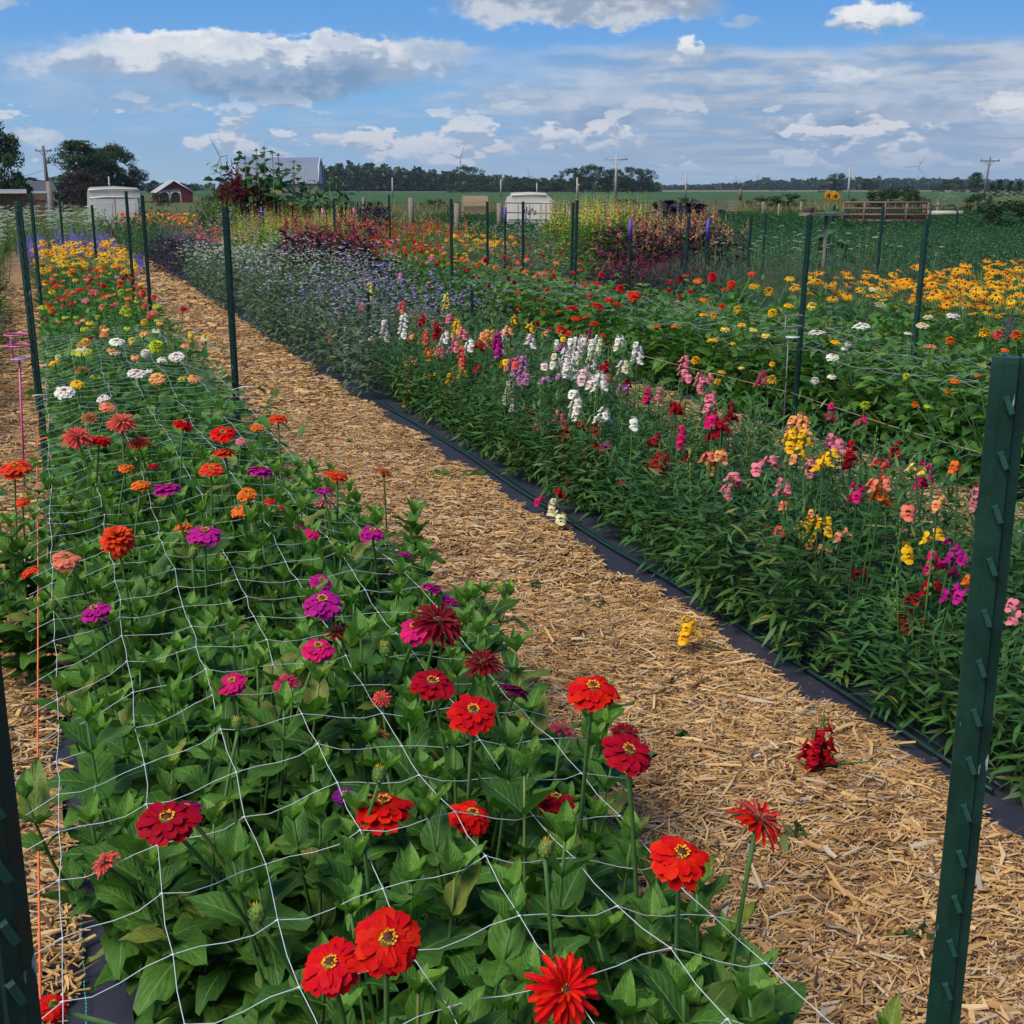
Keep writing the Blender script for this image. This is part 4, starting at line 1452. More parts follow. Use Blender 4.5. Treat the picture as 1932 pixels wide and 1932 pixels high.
TC = (0, -.45)     # turned a little towards the path user
A_LIST = [
    (730, 1775, 138, 'scarlet', 'full', .68, (-.1, -.75)), (625, 1822, 122, 'red', 'full', .63, (-.35, -.4)), (1063, 1872, 140, 'scarlet', 'quill', .60, (.05, -.75)),
    (1282, 1617, 122, 'scarlet', 'full', .66, (.05, -.5)), (1428, 1553, 114, 'scarlet', 'quill', .68, (.65, -.1)), (316, 1550, 122, 'crimson', 'ring', .68, (-.1, -.3)),
    (352, 1528, 64, 'darkmag', 'full', .62, None), (200, 1630, 58, 'coral', 'quill', .52, (-.9, .2)), (815, 1291, 94, 'crimson', 'ring', .70, (0, -.25)), (892, 1345, 100, 'red', 'ring', .69, (0, -.45)),
    (912, 1254, 76, 'darkred', 'quill', .66, (0, -.1)), (826, 1178, 100, 'darkred', 'quill', .70, (.2, -.35)), (785, 1186, 72, 'hotpink', 'full', .64, (-.3, -.3)), (600, 1224, 68, 'hotpink', 'full', .66, (0, -.3)),
    (608, 1137, 80, 'magenta', 'full', .68, (0, -.4)), (606, 1098, 48, 'magenta', 'full', .58, None), (645, 1196, 66, 'crimson', 'quill', .60, (.1, .2)), (438, 1288, 58, 'hotpink', 'full', .62, None),
    (540, 1292, 54, 'hotpink', 'quill', .58, (-.2, .1)), (1119, 1303, 102, 'scarlet', 'full', .76, (-.05, -.25)), (1184, 1420, 106, 'crimson', 'ring', .72, (.15, -.5)), (1178, 1385, 56, 'darkred', 'quill', .70, None),
    (973, 1302, 62, 'darkmag', 'full', .56, (.6, .3)), (1060, 1380, 58, 'hotpink', 'quill', .50, (.6, .3)), (722, 1522, 118, 'scarlet', 'full', .56, (0, -.1)), (888, 1540, 92, 'scarlet', 'full', .54, (.2, -.3)),
    (1048, 1512, 86, 'crimson', 'full', .56, (.1, 0)), (650, 1500, 46, 'purple', 'full', .48, None), (99, 1898, 62, 'scarlet', 'full', .5, (.2, -.6)), (180, 1153, 64, 'magenta', 'full', .58, (-.3, -.1)),
    (203, 1172, 26, 'magenta', 'full', .5, None), (124, 1054, 56, 'salmon', 'full', .66, (.1, -.5)), (222, 1022, 72, 'redorange', 'pom', .66, (0, -.4)), (55, 1078, 40, 'redorange', 'full', .5, (-.5, 0)),
    (386, 1008, 70, 'magenta', 'full', .66, (0, -.2)), (316, 921, 58, 'magenta', 'full', .74, (0, .1)), (702, 1005, 52, 'magenta', 'full', .66, (0, -.2)), (492, 888, 52, 'magenta', 'full', .70, (.2, .1)),
    (590, 1006, 36, 'hotpink', 'full', .58, (.3, -.3)), (560, 998, 30, 'hotpink', 'full', .56, None), (28, 882, 60, 'redorange', 'full', .62, (-.1, -.3)), (42, 946, 28, 'redorange', 'full', .5, None),
    (146, 828, 60, 'coral', 'quill', .70, (0, -.3)), (187, 830, 50, 'red', 'full', .68, (.1, 0)), (230, 800, 58, 'coral', 'quill', .74, (0, -.25)), (262, 838, 42, 'redorange', 'quill', .66, None), (345, 800, 42, 'red', 'full', .74, (.4, -.2)),
    (420, 819, 54, 'scarlet', 'ring', .74, (0, -.35)), (423, 853, 46, 'redorange', 'full', .68, (0, .1)), (398, 886, 48, 'redorange', 'ring', .66, (0, -.35)), (237, 882, 32, 'orange', 'full', .66, None), (266, 914, 40, 'orange', 'full', .64, None),
    (348, 993, 40, 'orange', 'full', .60, (0, .1)), (465, 931, 42, 'orange', 'full', .66, None), (452, 963, 40, 'orange', 'full', .62, (-.4, -.2)), (525, 789, 40, 'redorange', 'full', .72, (0, -.1)), (636, 897, 44, 'redorange', 'ring', .66, (.2, -.2)),
    (724, 893, 36, 'orange', 'quill', .62, (.5, .1)), (485, 806, 28, 'orange', 'full', .64, None), (455, 832, 24, 'pink', 'full', .6, None), (508, 946, 22, 'red', 'full', .56, None), (535, 956, 20, 'red', 'full', .56, None), (290, 878, 24, 'crimson', 'full', .6, None),
    (611, 925, 38, 'magenta', 'full', .64, (0, .1)), (612, 950, 40, 'pink', 'quill', .58, (0, .2)), (765, 1046, 32, 'magenta', 'full', .56, (.3, .2)), (815, 1108, 48, 'magenta', 'full', .54, (.4, .1)), (850, 1132, 38, 'magenta', 'full', .5, (.5, -.2)),
    (718, 1388, 30, 'tan', 'quill', .5, None), (720, 1318, 36, 'coral', 'quill', .56, None), (270, 832, 28, 'coral', 'full', .6, None), (240, 1440, 1, 'red', 'full', .6, None),
    (122, 739, 42, 'white', 'ring', .66, (0, -.4)), (145, 724, 27, 'yellow', 'full', .66, None), (194, 751, 27, 'white', 'full', .62, (-.3, -.3)), (204, 767, 34, 'salmon', 'full', .6, (.2, -.3)), (259, 704, 40, 'white', 'ring', .7, (0, -.3)),
    (297, 713, 34, 'peach', 'full', .68, None), (333, 672, 34, 'white', 'ring', .68, None), (169, 790, 32, 'tan', 'quill', .66, None), (220, 645, 32, 'white', 'ring', .68, None), (155, 651, 26, 'tan', 'full', .66, None), (147, 662, 30, 'lime', 'full', .62, None),
    (219, 664, 26, 'cream', 'full', .62, None), (295, 655, 32, 'lime', 'pom', .64, (0, -.5)), (155, 700, 26, 'tan', 'quill', .6, None), (305, 678, 20, 'white', 'full', .58, None),
]
for e in A_LIST:
    if e[2] > 5:
        place_bloom(e[0], e[1], e[2], e[3], e[4], e[5], e[6], size=None, pool=[q for q in ZN if q[3] < 2])

# tall buds standing clear of the leaves
for px_, py_, w, z in [(1028, 1615, 30, .66), (688, 1605, 24, .58), (715, 1477, 28, .62), (990, 1380, 24, .60), (450, 1375, 22, .58), (363, 1052, 18, .62), (950, 1120, 20, .5), (487, 1738, 34, .55), (645, 1155, 18, .62), (102, 1150, 18, .55), (730, 1238, 26, .58), (1415, 1700, 1, .6)]:
    if w < 3:
        continue
    p = atZ(px_, py_, z)
    e = nearest(p.x, p.y, [q for q in ZN if q[3] < 2])
    lp = p - e[0].location
    s_ = span(p, w) * 1.25
    obj('flower_bud', BUD, e[0], lp, (R.uniform(-.2, .2), R.uniform(-.2, .2), R.uniform(0, 6)), s_)
    stem_part(e[0], Vector((lp.x * .5, lp.y * .5 + .02, lp.z * .5)), lp, .0032, 6, .0001)
    for s2 in (0, PI):
        az = R.uniform(0, .8) + s2
        m4 = Matrix.Translation(lp.lerp(Vector((lp.x * .5, lp.y * .5, lp.z * .5)), .45)) @ Matrix.Rotation(az - PI / 2, 4, 'Z') @ Matrix.Rotation(.35, 4, 'X') @ Matrix.Diagonal((.07, .07, .07, 1))
        obj('leaf', LEAVES[0], e[0], mw=m4)

# the rest of bed A: colours change with distance
AZ = [q for q in ZN if q[3] < 2]
ZONES = [((6.6, 8.6), ['lime', 'lightyellow', 'white', 'lime', 'yellow', 'peach', 'cream'], 1.3), ((8.6, 11), ['lime', 'salmon', 'coral', 'orange', 'pink', 'lime', 'crimson', 'peach'], 1.7),
         ((11, 14.2), ['salmon', 'coral', 'red', 'pink', 'orange', 'crimson', 'redorange', 'yellow'], 2.4), ((14.0, 15.6), ['yellow', 'redorange', 'red', 'crimson', 'yellow', 'orange'], 2.6)]
for e in AZ:
    if e[3] != 1:
        continue
    for (a, b), pal, dens in ZONES:
        if a <= e[2] < b:
            n = int(dens + R.random())
            for k in range(n):
                key = R.choice(pal)
                lp = Vector((R.uniform(-.14, .14), R.uniform(-.14, .14), R.uniform(.55, .72)))
                p = lp + e[0].location
                put_bloom(e[0], p, R.uniform(.045, .075), key, R.choice(['full', 'ring', 'full', 'quill', 'pom']), near=False)
                stem_part(e[0], (lp.x * .5, lp.y * .5, .3), lp, .0032, 4, .008)
                e[4].append(key)

# bed C blooms read off the photograph (crop coordinates -> photo pixels)
K = .7728


def c3(x, y):
    return (1600 + x * .4658) * K, (330 + y * .4658) * K


def c7(x, y):
    return (1700 + x * .4141) * K, (850 + y * .4141) * K


def c2(x, y):
    return (700 + x * .4658) * K, (330 + y * .4658) * K


def cs(x, y):
    return (1200 + x * .31056) * K, (750 + y * .31056) * K


def cm_(x, y):
    return (600 + x * .56936) * K, (600 + y * .56936) * K


CZ = [q for q in ZN if q[3] == 2]
B3 = [(300, 745, 65, 'red'), (222, 760, 65, 'orange'), (155, 735, 45, 'redorange'), (400, 785, 62, 'redorange'), (363, 806, 50, 'redorange'), (507, 725, 50, 'redorange'), (705, 750, 58, 'yellow'), (520, 785, 66, 'yellow'), (595, 822, 68, 'yellow'),
      (70, 808, 50, 'crimson'), (185, 815, 48, 'crimson'), (80, 765, 50, 'crimson'), (254, 863, 50, 'orange'), (430, 918, 55, 'yellow'), (255, 940, 58, 'yellow'), (306, 948, 45, 'yellow'), (365, 1015, 62, 'lightyellow'), (300, 1072, 70, 'yellow'),
      (455, 995, 50, 'yellow'), (515, 1018, 50, 'lightyellow'), (580, 1048, 55, 'lightyellow'), (615, 935, 62, 'yellow'), (700, 892, 65, 'yellow'), (820, 768, 50, 'yellow'), (410, 1090, 40, 'yellow'), (820, 898, 60, 'lightyellow'), (850, 1035, 100, 'white'),
      (930, 1160, 78, 'white'), (1010, 1097, 45, 'white'), (993, 1120, 45, 'white'), (1080, 1000, 100, 'white'), (1180, 888, 68, 'cream'), (1145, 805, 60, 'cream'), (1400, 997, 75, 'cream'), (1430, 950, 60, 'cream'), (1560, 945, 90, 'white'), (1325, 1038, 50, 'white'),
      (1440, 1107, 75, 'peach'), (1545, 1080, 60, 'orange'), (1725, 1040, 80, 'yellow'), (1795, 1047, 70, 'coral'), (1890, 1050, 70, 'orange'), (210, 1183, 60, 'yellow'), (350, 1240, 50, 'yellow'), (612, 1202, 38, 'yellow'), (945, 1083, 60, 'yellow'),
      (1315, 1265, 45, 'lime'), (1690, 1258, 40, 'orange'), (925, 1265, 55, 'white'), (610, 1280, 60, 'yellow'), (1570, 1285, 60, 'orange'), (1835, 1125, 50, 'orange'), (100, 1000, 45, 'orange'), (10, 1000, 40, 'redorange')]
B7 = [(445, 195, 80, 'yellow'), (150, 138, 50, 'yellow'), (125, 200, 50, 'yellow'), (265, 115, 45, 'lightyellow'), (100, 270, 50, 'yellow'), (800, 165, 60, 'white'), (700, 193, 60, 'white'), (995, 340, 70, 'lime'), (1290, 333, 50, 'orange'),
      (1365, 343, 60, 'lime'), (1240, 165, 50, 'lime'), (1520, 195, 70, 'orange'), (1485, 255, 55, 'orange'), (1660, 160, 40, 'orange')]
B2 = [(1362, 808, 42, 'scarlet'), (1215, 822, 38, 'scarlet'), (1170, 697, 42, 'red'), (1435, 487, 34, 'orange'), (1488, 565, 36, 'coral'), (1530, 663, 34, 'scarlet'), (1500, 718, 38, 'red'), (1545, 705, 30, 'red'), (1648, 732, 38, 'scarlet'),
      (1398, 737, 36, 'red'), (1350, 732, 30, 'red'), (1625, 775, 48, 'red'), (1748, 807, 58, 'red'), (1820, 832, 90, 'red'), (1820, 855, 58, 'redorange'), (1690, 862, 58, 'red'), (1590, 840, 46, 'red'), (1735, 885, 58, 'red'), (1645, 905, 48, 'red'),
      (1500, 903, 70, 'red'), (1590, 890, 50, 'red'), (1620, 885, 48, 'red'), (1350, 918, 44, 'crimson'), (1422, 928, 36, 'scarlet'), (1515, 958, 58, 'redorange'), (1570, 952, 46, 'redorange'), (1615, 985, 58, 'scarlet'), (1315, 985, 32, 'scarlet'),
      (1385, 1010, 42, 'crimson'), (1435, 1020, 60, 'redorange'), (1480, 1035, 52, 'red'), (1217, 910, 34, 'scarlet'), (1095, 945, 30, 'scarlet'), (1325, 858, 30, 'red'), (1655, 1048, 48, 'redorange'), (1715, 1110, 28, 'orange'),
      (910, 852, 36, 'darkred'), (950, 708, 34, 'scarlet'), (1000, 742, 30, 'red'), (1060, 800, 50, 'darkred'), (783, 675, 42, 'darkred'), (885, 658, 32, 'yellow'), (940, 655, 36, 'orange'), (935, 620, 32, 'yellow'), (1018, 660, 32, 'orange'),
      (705, 595, 36, 'coral'), (540, 572, 30, 'pink'), (370, 672, 28, 'crimson'), (375, 595, 30, 'crimson'), (275, 660, 34, 'crimson'), (320, 640, 30, 'crimson'), (1343, 630, 42, 'crimson'), (1435, 615, 34, 'crimson'), (1185, 548, 30, 'coral'),
      (530, 690, 30, 'salmon'), (470, 665, 28, 'salmon'), (425, 690, 26, 'salmon'), (545, 705, 26, 'salmon'), (640, 760, 28, 'salmon'), (745, 770, 28, 'salmon'), (1700, 630, 30, 'crimson'), (1650, 608, 34, 'magenta')]
for fn, lst in ((c3, B3), (c7, B7), (c2, B2)):
    sc_ = {c3: .4658, c7: .4141, c2: .4658}[fn] * K
    for x, y, w, key in lst:
        px_, py_ = fn(x, y)
        place_bloom(px_, py_, w * sc_ * .95, key, R.choice(['full', 'full', 'ring', 'pom']), .72, (R.uniform(-.2, .2), R.uniform(-.35, .05)), xr=(4.27, 5.75), near=py_ > 560, pool=CZ)
CZONE = [((9, 12), ['red', 'scarlet', 'crimson', 'redorange', 'darkred'], .5), ((12, 15), ['salmon', 'orange', 'redorange', 'tan', 'darkred', 'red', 'crimson'], 1.6), ((15, 18.5), ['salmon', 'coral', 'pink', 'crimson', 'red', 'orange', 'yellow'], 2.4),
         ((18.5, 22), ['red', 'redorange', 'orange', 'hotpink', 'coral', 'yellow', 'crimson'], 3)]
for e in CZ:
    for (a, b), pal, dens in CZONE:
        if a <= e[2] < b:
            for k in range(int(dens + R.random())):
                lp = Vector((R.uniform(-.18, .18), R.uniform(-.18, .18), R.uniform(.58, .80)))
                put_bloom(e[0], lp + e[0].location, R.uniform(.045, .075), R.choice(pal), R.choice(['full', 'ring', 'pom']), near=False)

# say which blooms each plant carries
for e in ZN:
    if e[4]:
        ks = []
        for k in e[4]:
            if NAMES[k] not in ks:
                ks.append(NAMES[k])
        n = len(e[4])
        num = {1: 'one', 2: 'two', 3: 'three', 4: 'four'}.get(n, 'several')
        lab = 'zinnia with ' + num + ' ' + ' and '.join(ks[:2]) + (' bloom' if n == 1 else ' blooms') + ', '
        if e[3] == 2:
            e[0]['label'] = lab + 'second netted bed, ' + where(CW, e[2])
        else:
            e[0]['label'] = lab + where(ACROSS, e[1] - .08) + ', ' + where(ALONG, e[2])

# ------------------------------------------------------------------ snapdragons
SF = [stalky('foliage', M['snap_fol'], 22, .17, .47, .068, LEAF_NARROW, 24, .42, seed=60 + i, tip=.5, spread=1.1) for i in range(6)]
SN = []
SW = [(0, 'at the near right end'), (2.4, 'beside the right-hand post'), (3.2, 'by the fallen crimson spikes'), (4.2, 'in the crimson stretch'), (5.2, 'in front of the white spikes'), (6.2, 'among the tall white spikes'), (7.2, 'in the yellow and peach stretch'), (8.3, 'beside the purple ageratum')]
y = 1.25
while y < 9.3:
    for i in range(4):
        x = 2.37 + i * .295 + R.uniform(-.04, .04) - (.08 if i == 0 and y < 4.6 else 0)
        h = (.90, 1.05, 1.05, .78)[i] * R.uniform(.72, 1.22)
        if i == 3 and (5.6 < y < 6.8 or 3.6 < y < 4.2):
            continue
        t = fol_plant('snapdragon_plant', x, y + R.uniform(-.05, .05), 'leafy snapdragon plant, ' + ['path side row', 'second row', 'third row', 'back row'][i] + ', ' + where(SW, y), 'snapdragon', 'snapdragon plants beyond the chip path', SF, (1.2, 1.2, h * 1.22))
        SN.append([t, x, y, 0, []])
    y += .26

TWO = {'py': ('peach', 'yellow')}


def spike(px, ptop, pbot, key, zt=None, xr=(2.36, 3.42), pool=None, wide=1.0, tip=True):
    z = zt or .70
    p = atZ(px, ptop, z)
    if not zt:
        while p.x > xr[1] and z < .98:
            z += .02
            p = atZ(px, ptop, z)
        while p.x < xr[0] and z > .10:
            z -= .02
            p = atZ(px, ptop, z)
    H = span(p, pbot - ptop)
    e = nearest(p.x, p.y + .02, pool or SN)
    t = e[0]
    top = p - t.location
    bot = top - Vector((0, 0, H))
    mb = MB()
    lean = Vector((R.uniform(-.04, .04), R.uniform(-.04, .04), 0))
    z0 = max(.02, min(.12, bot.z - .05))
    base = Vector((top.x * .5, top.y * .5, z0))
    hasT = tip and H > .05
    tt = top + Vector((0, 0, .02 if hasT else 0))
    pts = [base, base.lerp(bot, .6), bot, tt]
    mb.tube(pts, [.0035, .003, .0028, .0015], 5)
    sp = obj('flower_spike', mb.mesh('spike_stem', [M['spike_stem']]), t)
    keys = {'py': ['peach', 'yellow'], 'pw': ['blush', 'white'], 'wy': ['cream', 'white']}.get(key, [key])
    n = max(2, int(H / .0115))
    fs = (.050 if keys[0] in ('white', 'blush', 'cream') else .045) * wide
    a = R.uniform(0, 6)
    for k in range(n):
        q = (k + .3) / n
        c = bot.lerp(top, q)
        a += 2.2
        s_ = fs * (1.05 - .35 * q) * R.uniform(.85, 1.15)
        el = R.uniform(-.1, .35)
        m4 = Matrix.Translation(c) @ Matrix.Rotation(a, 4, 'Z') @ Matrix.Rotation(el, 4, 'X') @ Matrix.Diagonal((s_, s_, s_, 1))
        f = obj('floret', R.choice(FLORET), sp, mw=m4)
        colr(f, R.choice(keys) if len(keys) > 1 else keys[0], .1)
    if hasT and R.random() < .75:
        th_ = min(.06, H * .5)
        obj('green_tip', TIP, sp, top, None, (th_ * .55, th_ * .55, th_))
    e[4].append(keys[0])
    return sp


S1 = [(130, 150, 230, 'peach'), (45, 200, 330, 'magenta'), (310, 225, 320, 'pw'), (300, 130, 190, 'yellow'), (190, 390, 600, 'lilac'), (250, 380, 610, 'lilac'), (225, 490, 600, 'lilac'), (275, 510, 620, 'lilac'), (140, 590, 780, 'pw'), (190, 760, 820, 'white'),
      (590, 330, 570, 'white'), (630, 240, 560, 'white'), (670, 240, 560, 'white'), (725, 230, 330, 'pw'), (770, 170, 270, 'darkmag'), (790, 260, 560, 'wy'), (845, 230, 520, 'wy'), (850, 520, 640, 'white'), (720, 480, 580, 'pw'), (565, 290, 360, 'magenta'), (500, 380, 480, 'wy'), (1005, 225, 320, 'white'), (1045, 430, 520, 'wy'),
      (1145, 290, 435, 'white'), (885, 440, 520, 'crimson'), (650, 660, 720, 'white'), (668, 700, 880, 'white'), (310, 790, 880, 'crimson'), (365, 900, 950, 'pink'), (530, 820, 930, 'pink'), (215, 1000, 1250, 'darkred'), (600, 920, 1050, 'crimson'), (715, 905, 970, 'crimson'), (845, 920, 990, 'crimson'),
      (885, 800, 910, 'white'), (845, 870, 920, 'white'), (1105, 880, 925, 'white'), (560, 1105, 1190, 'crimson'), (560, 1230, 1290, 'darkred'), (815, 1060, 1140, 'crimson'), (905, 1070, 1130, 'magenta'), (710, 1130, 1180, 'crimson'), (490, 970, 1010, 'crimson'), (810, 1215, 1270, 'crimson'), (600, 1320, 1400, 'hotpink'), (585, 1370, 1460, 'crimson'), (540, 1430, 1500, 'crimson'),
      (490, 1500, 1680, 'cream'), (540, 1620, 1690, 'cream'), (1035, 1330, 1385, 'crimson'), (1285, 1010, 1110, 'crimson'), (1265, 1190, 1260, 'crimson'), (1320, 1140, 1340, 'crimson'), (1350, 1160, 1300, 'crimson'), (1530, 1155, 1235, 'crimson'), (1455, 770, 850, 'crimson'), (1520, 390, 560, 'pink'), (1550, 540, 590, 'pink'), (1650, 530, 650, 'pink'), (1700, 530, 600, 'pink'), (1700, 690, 740, 'pink'), (1725, 750, 810, 'pink'),
      (1735, 835, 920, 'hotpink'), (1820, 880, 1000, 'crimson'), (1760, 960, 1040, 'crimson'), (1710, 1160, 1210, 'salmon'), (1730, 1210, 1280, 'peach'), (1800, 1140, 1190, 'peach'), (1860, 1400, 1480, 'pink'), (1900, 1320, 1400, 'pink'), (375, 1490, 1560, 'hotpink'), (410, 440, 490, 'blush'), (430, 550, 600, 'lilac'), (540, 530, 580, 'lilac'), (110, 430, 460, 'yellow'), (1035, 620, 660, 'lilac'), (800, 550, 620, 'pw')]
S7 = [(585, 400, 500, 'peach'), (625, 400, 490, 'peach'), (560, 480, 590, 'yellow'), (640, 500, 580, 'yellow'), (600, 610, 660, 'py'), (820, 515, 580, 'pink'), (790, 560, 610, 'pink'), (800, 600, 660, 'yellow'), (755, 640, 710, 'yellow'), (1085, 660, 720, 'coral'), (1060, 790, 850, 'salmon'), (1100, 760, 830, 'salmon'), (1085, 860, 930, 'orange'),
      (1300, 700, 760, 'lightyellow'), (1545, 680, 740, 'orange'), (360, 670, 720, 'pink'), (440, 640, 700, 'pink'), (225, 745, 800, 'pink'), (180, 810, 860, 'pink'), (90, 680, 720, 'peach'), (80, 630, 670, 'coral'), (145, 620, 650, 'peach'), (530, 910, 960, 'salmon'), (640, 1040, 1110, 'yellow'), (690, 960, 1060, 'py'), (690, 1060, 1110, 'yellow'), (765, 1000, 1090, 'yellow'),
      (760, 1160, 1220, 'py'), (680, 1150, 1190, 'peach'), (440, 1060, 1110, 'coral'), (495, 1060, 1100, 'coral'), (390, 1170, 1220, 'pw'), (325, 1260, 1310, 'orange'), (300, 1330, 1365, 'redorange'), (860, 1070, 1130, 'salmon'), (1225, 1170, 1220, 'py'), (1500, 1140, 1200, 'magenta'), (1530, 1190, 1260, 'magenta'), (1400, 1210, 1320, 'hotpink'), (1400, 1375, 1425, 'crimson'),
      (1510, 1400, 1470, 'magenta'), (1575, 1230, 1290, 'magenta'), (1570, 1420, 1480, 'magenta'), (1480, 1270, 1340, 'darkmag'), (1290, 1460, 1530, 'crimson'), (1250, 1540, 1650, 'crimson'), (1330, 1610, 1690, 'crimson'), (1890, 1500, 1560, 'pink'), (1925, 1550, 1610, 'pink'), (1400, 1090, 1130, 'yellow'), (50, 170, 240, 'pink'), (75, 270, 340, 'pink'), (95, 390, 450, 'hotpink'), (150, 430, 490, 'crimson'), (1240, 940, 970, 'salmon'), (970, 1315, 1340, 'darkred')]
SM = [(532, 155, 255, 'lightyellow'), (220, 360, 400, 'coral'), (368, 350, 420, 'coral'), (430, 345, 470, 'white'), (490, 355, 445, 'white'), (595, 320, 405, 'white'), (675, 290, 395, 'white'), (672, 240, 295, 'coral'), (660, 115, 160, 'pink'), (860, 205, 280, 'lightyellow'), (872, 290, 335, 'pink'), (905, 315, 375, 'yellow'), (770, 365, 430, 'coral'),
      (785, 430, 490, 'orange'), (755, 300, 345, 'crimson'), (855, 370, 420, 'white'), (900, 400, 460, 'pink'), (690, 500, 570, 'peach'), (720, 480, 520, 'peach'), (690, 590, 690, 'yellow'), (715, 640, 710, 'py'), (930, 470, 520, 'salmon'), (930, 530, 570, 'yellow'), (878, 545, 585, 'yellow'), (822, 540, 565, 'yellow'), (857, 618, 642, 'yellow'),
      (960, 405, 455, 'white'), (1035, 365, 435, 'peach'), (1015, 370, 430, 'peach'), (1080, 375, 480, 'magenta'), (1000, 410, 450, 'crimson'), (470, 500, 530, 'white'), (885, 420, 450, 'lilac'), (540, 380, 410, 'blush'), (500, 245, 280, 'pink'), (390, 280, 300, 'pink'), (820, 330, 400, 'crimson'), (780, 545, 560, 'yellow'), (840, 430, 480, 'pink'), (995, 510, 540, 'crimson'), (930, 350, 400, 'pink')]
for fn, lst in ((cs, S1), (c7, S7), (cm_, SM)):
    for x, a, b, key in lst:
        px_, pa = fn(x, a)
        _, pb_ = fn(x, b)
        spike(px_, pa, pb_, key, tip=b - a > 60)
# lower, scattered florets all along the bed
for e in SN:
    if R.random() < .42:
        px_pal = ['crimson', 'crimson', 'hotpink', 'pink', 'darkred'] if e[2] < 6 else ['white', 'blush', 'coral', 'pink', 'yellow', 'crimson', 'peach']
        if e[2] < 3.2:
            px_pal += ['peach', 'yellow', 'salmon', 'orange', 'magenta']
        X, Y, Z = e[1] + R.uniform(-.1, .1), e[2] + R.uniform(-.1, .1), R.uniform(.54, .70)
        dx, dy, dz = X, Y, Z - CH
        r_ = X * math.cos(YAW) - Y * math.sin(YAW)
        h_ = X * math.sin(YAW) + Y * math.cos(YAW)
        F_ = h_ * math.cos(PITCH) - dz * math.sin(PITCH)
        U_ = h_ * math.sin(PITCH) + dz * math.cos(PITCH)
        px_, pt_ = (.5 + FL * r_ / F_) * 1932, (.5 - FL * U_ / F_) * 1932
        spike(px_, pt_, pt_ + R.uniform(.04, .10) * FL * 1932 / F_, R.choice(px_pal), Z, wide=.85)
# a fallen crimson spike and a yellow one on the chips beside the fabric
spike(1553, 1372, 1452, 'crimson', .16, wide=1.1)
spike(1535, 1390, 1450, 'crimson', .14, wide=1.0)
spike(1298, 1168, 1215, 'yellow', .17, wide=1.0)
# green, finished spikes between the coloured ones
for e in SN:
    if R.random() < .55:
        for k in range(R.randint(1, 2)):
            mb = MB()
            q = Vector((R.uniform(-.14, .14), R.uniform(-.12, .12), 0))
            hh = R.uniform(.44, .60)
            mb.tube([q * .6 + Vector((0, 0, .15)), q + Vector((0, 0, hh))], [.0028, .0014], 4)
            g2 = random.Random(k + int(e[2] * 100))
            for b_ in range(9):
                t_ = b_ / 9
                a_ = b_ * 2.4
                c_ = q + Vector((math.cos(a_) * .008, math.sin(a_) * .008, hh - .14 * (1 - t_)))
                mb.lathe([(.001, -.005), (.0048, 0), (.004, .005), (.001, .009)], 5, c_)
            obj('seed_spike', mb.mesh('seed_spike', [M['bud']]), e[0])
for e in SN:
    if e[4]:
        ks = []
        for k in e[4]:
            if NAMES[k] not in ks:
                ks.append(NAMES[k])
        n = len(e[4])
        num = {1: 'one', 2: 'two', 3: 'three'}.get(n, 'several')
        e[0]['label'] = 'snapdragon with ' + num + ' ' + ' and '.join(ks[:2]) + (' spike' if n == 1 else ' spikes') + ' ' + where(SW, e[2])

# ------------------------------------------------------------------ ageratum, statice, strawflower etc. in bed B
def fuzz(name, seed, n, r, h, s_, mat_):
    """clusters of small fluffy heads, each a ring of thin blades"""
    g = np.random.default_rng(seed)
    mb = MB()
    for k in range(n):
        a, rr = g.uniform(0, 2 * PI), r * math.sqrt(g.uniform(0, 1))
        c = np.array([rr * math.cos(a), rr * math.sin(a), h * g.uniform(.85, 1.15) * (1 - .25 * (rr / r) ** 2)])
        m_ = 7
        v = [c + np.array([0, 0, s_ * .35])]
        for i in range(m_):
            q = 2 * PI * i / m_
            v.append(c + np.array([math.cos(q), math.sin(q), g.uniform(-.3, .35)]) * s_ * g.uniform(.6, 1.1))
        mb.add(v, [(0, i, i % m_ + 1) for i in range(1, m_ + 1)])
    return mb.mesh(name, [mat_])


M['fuzz'] = petal_mat('fluffy_flower', glow=.15)
GF = [stalky('foliage', M['grey_fol'], 20, .27, .60, .066, leaf_t(.34, 1, 3, 0, .5), 13, .5, seed=80 + i) for i in range(4)]
FZ = [fuzz('flower_heads', 90 + i, 24, .27, .62, .015, M['fuzz']) for i in range(4)]
FZS = [fuzz('flower_heads', 95 + i, 18, .24, .60, .024, M['fuzz']) for i in range(3)]
C.update(ager=(.20, .17, .44), agerpale=(.30, .30, .40), palewhite=(.36, .40, .33), greenwhite=(.36, .46, .26), deepviolet=(.10, .06, .22), straw=(.40, .16, .12), redpink=(.55, .05, .09), larkspur=(.14, .14, .38), umb=(.60, .68, .52))


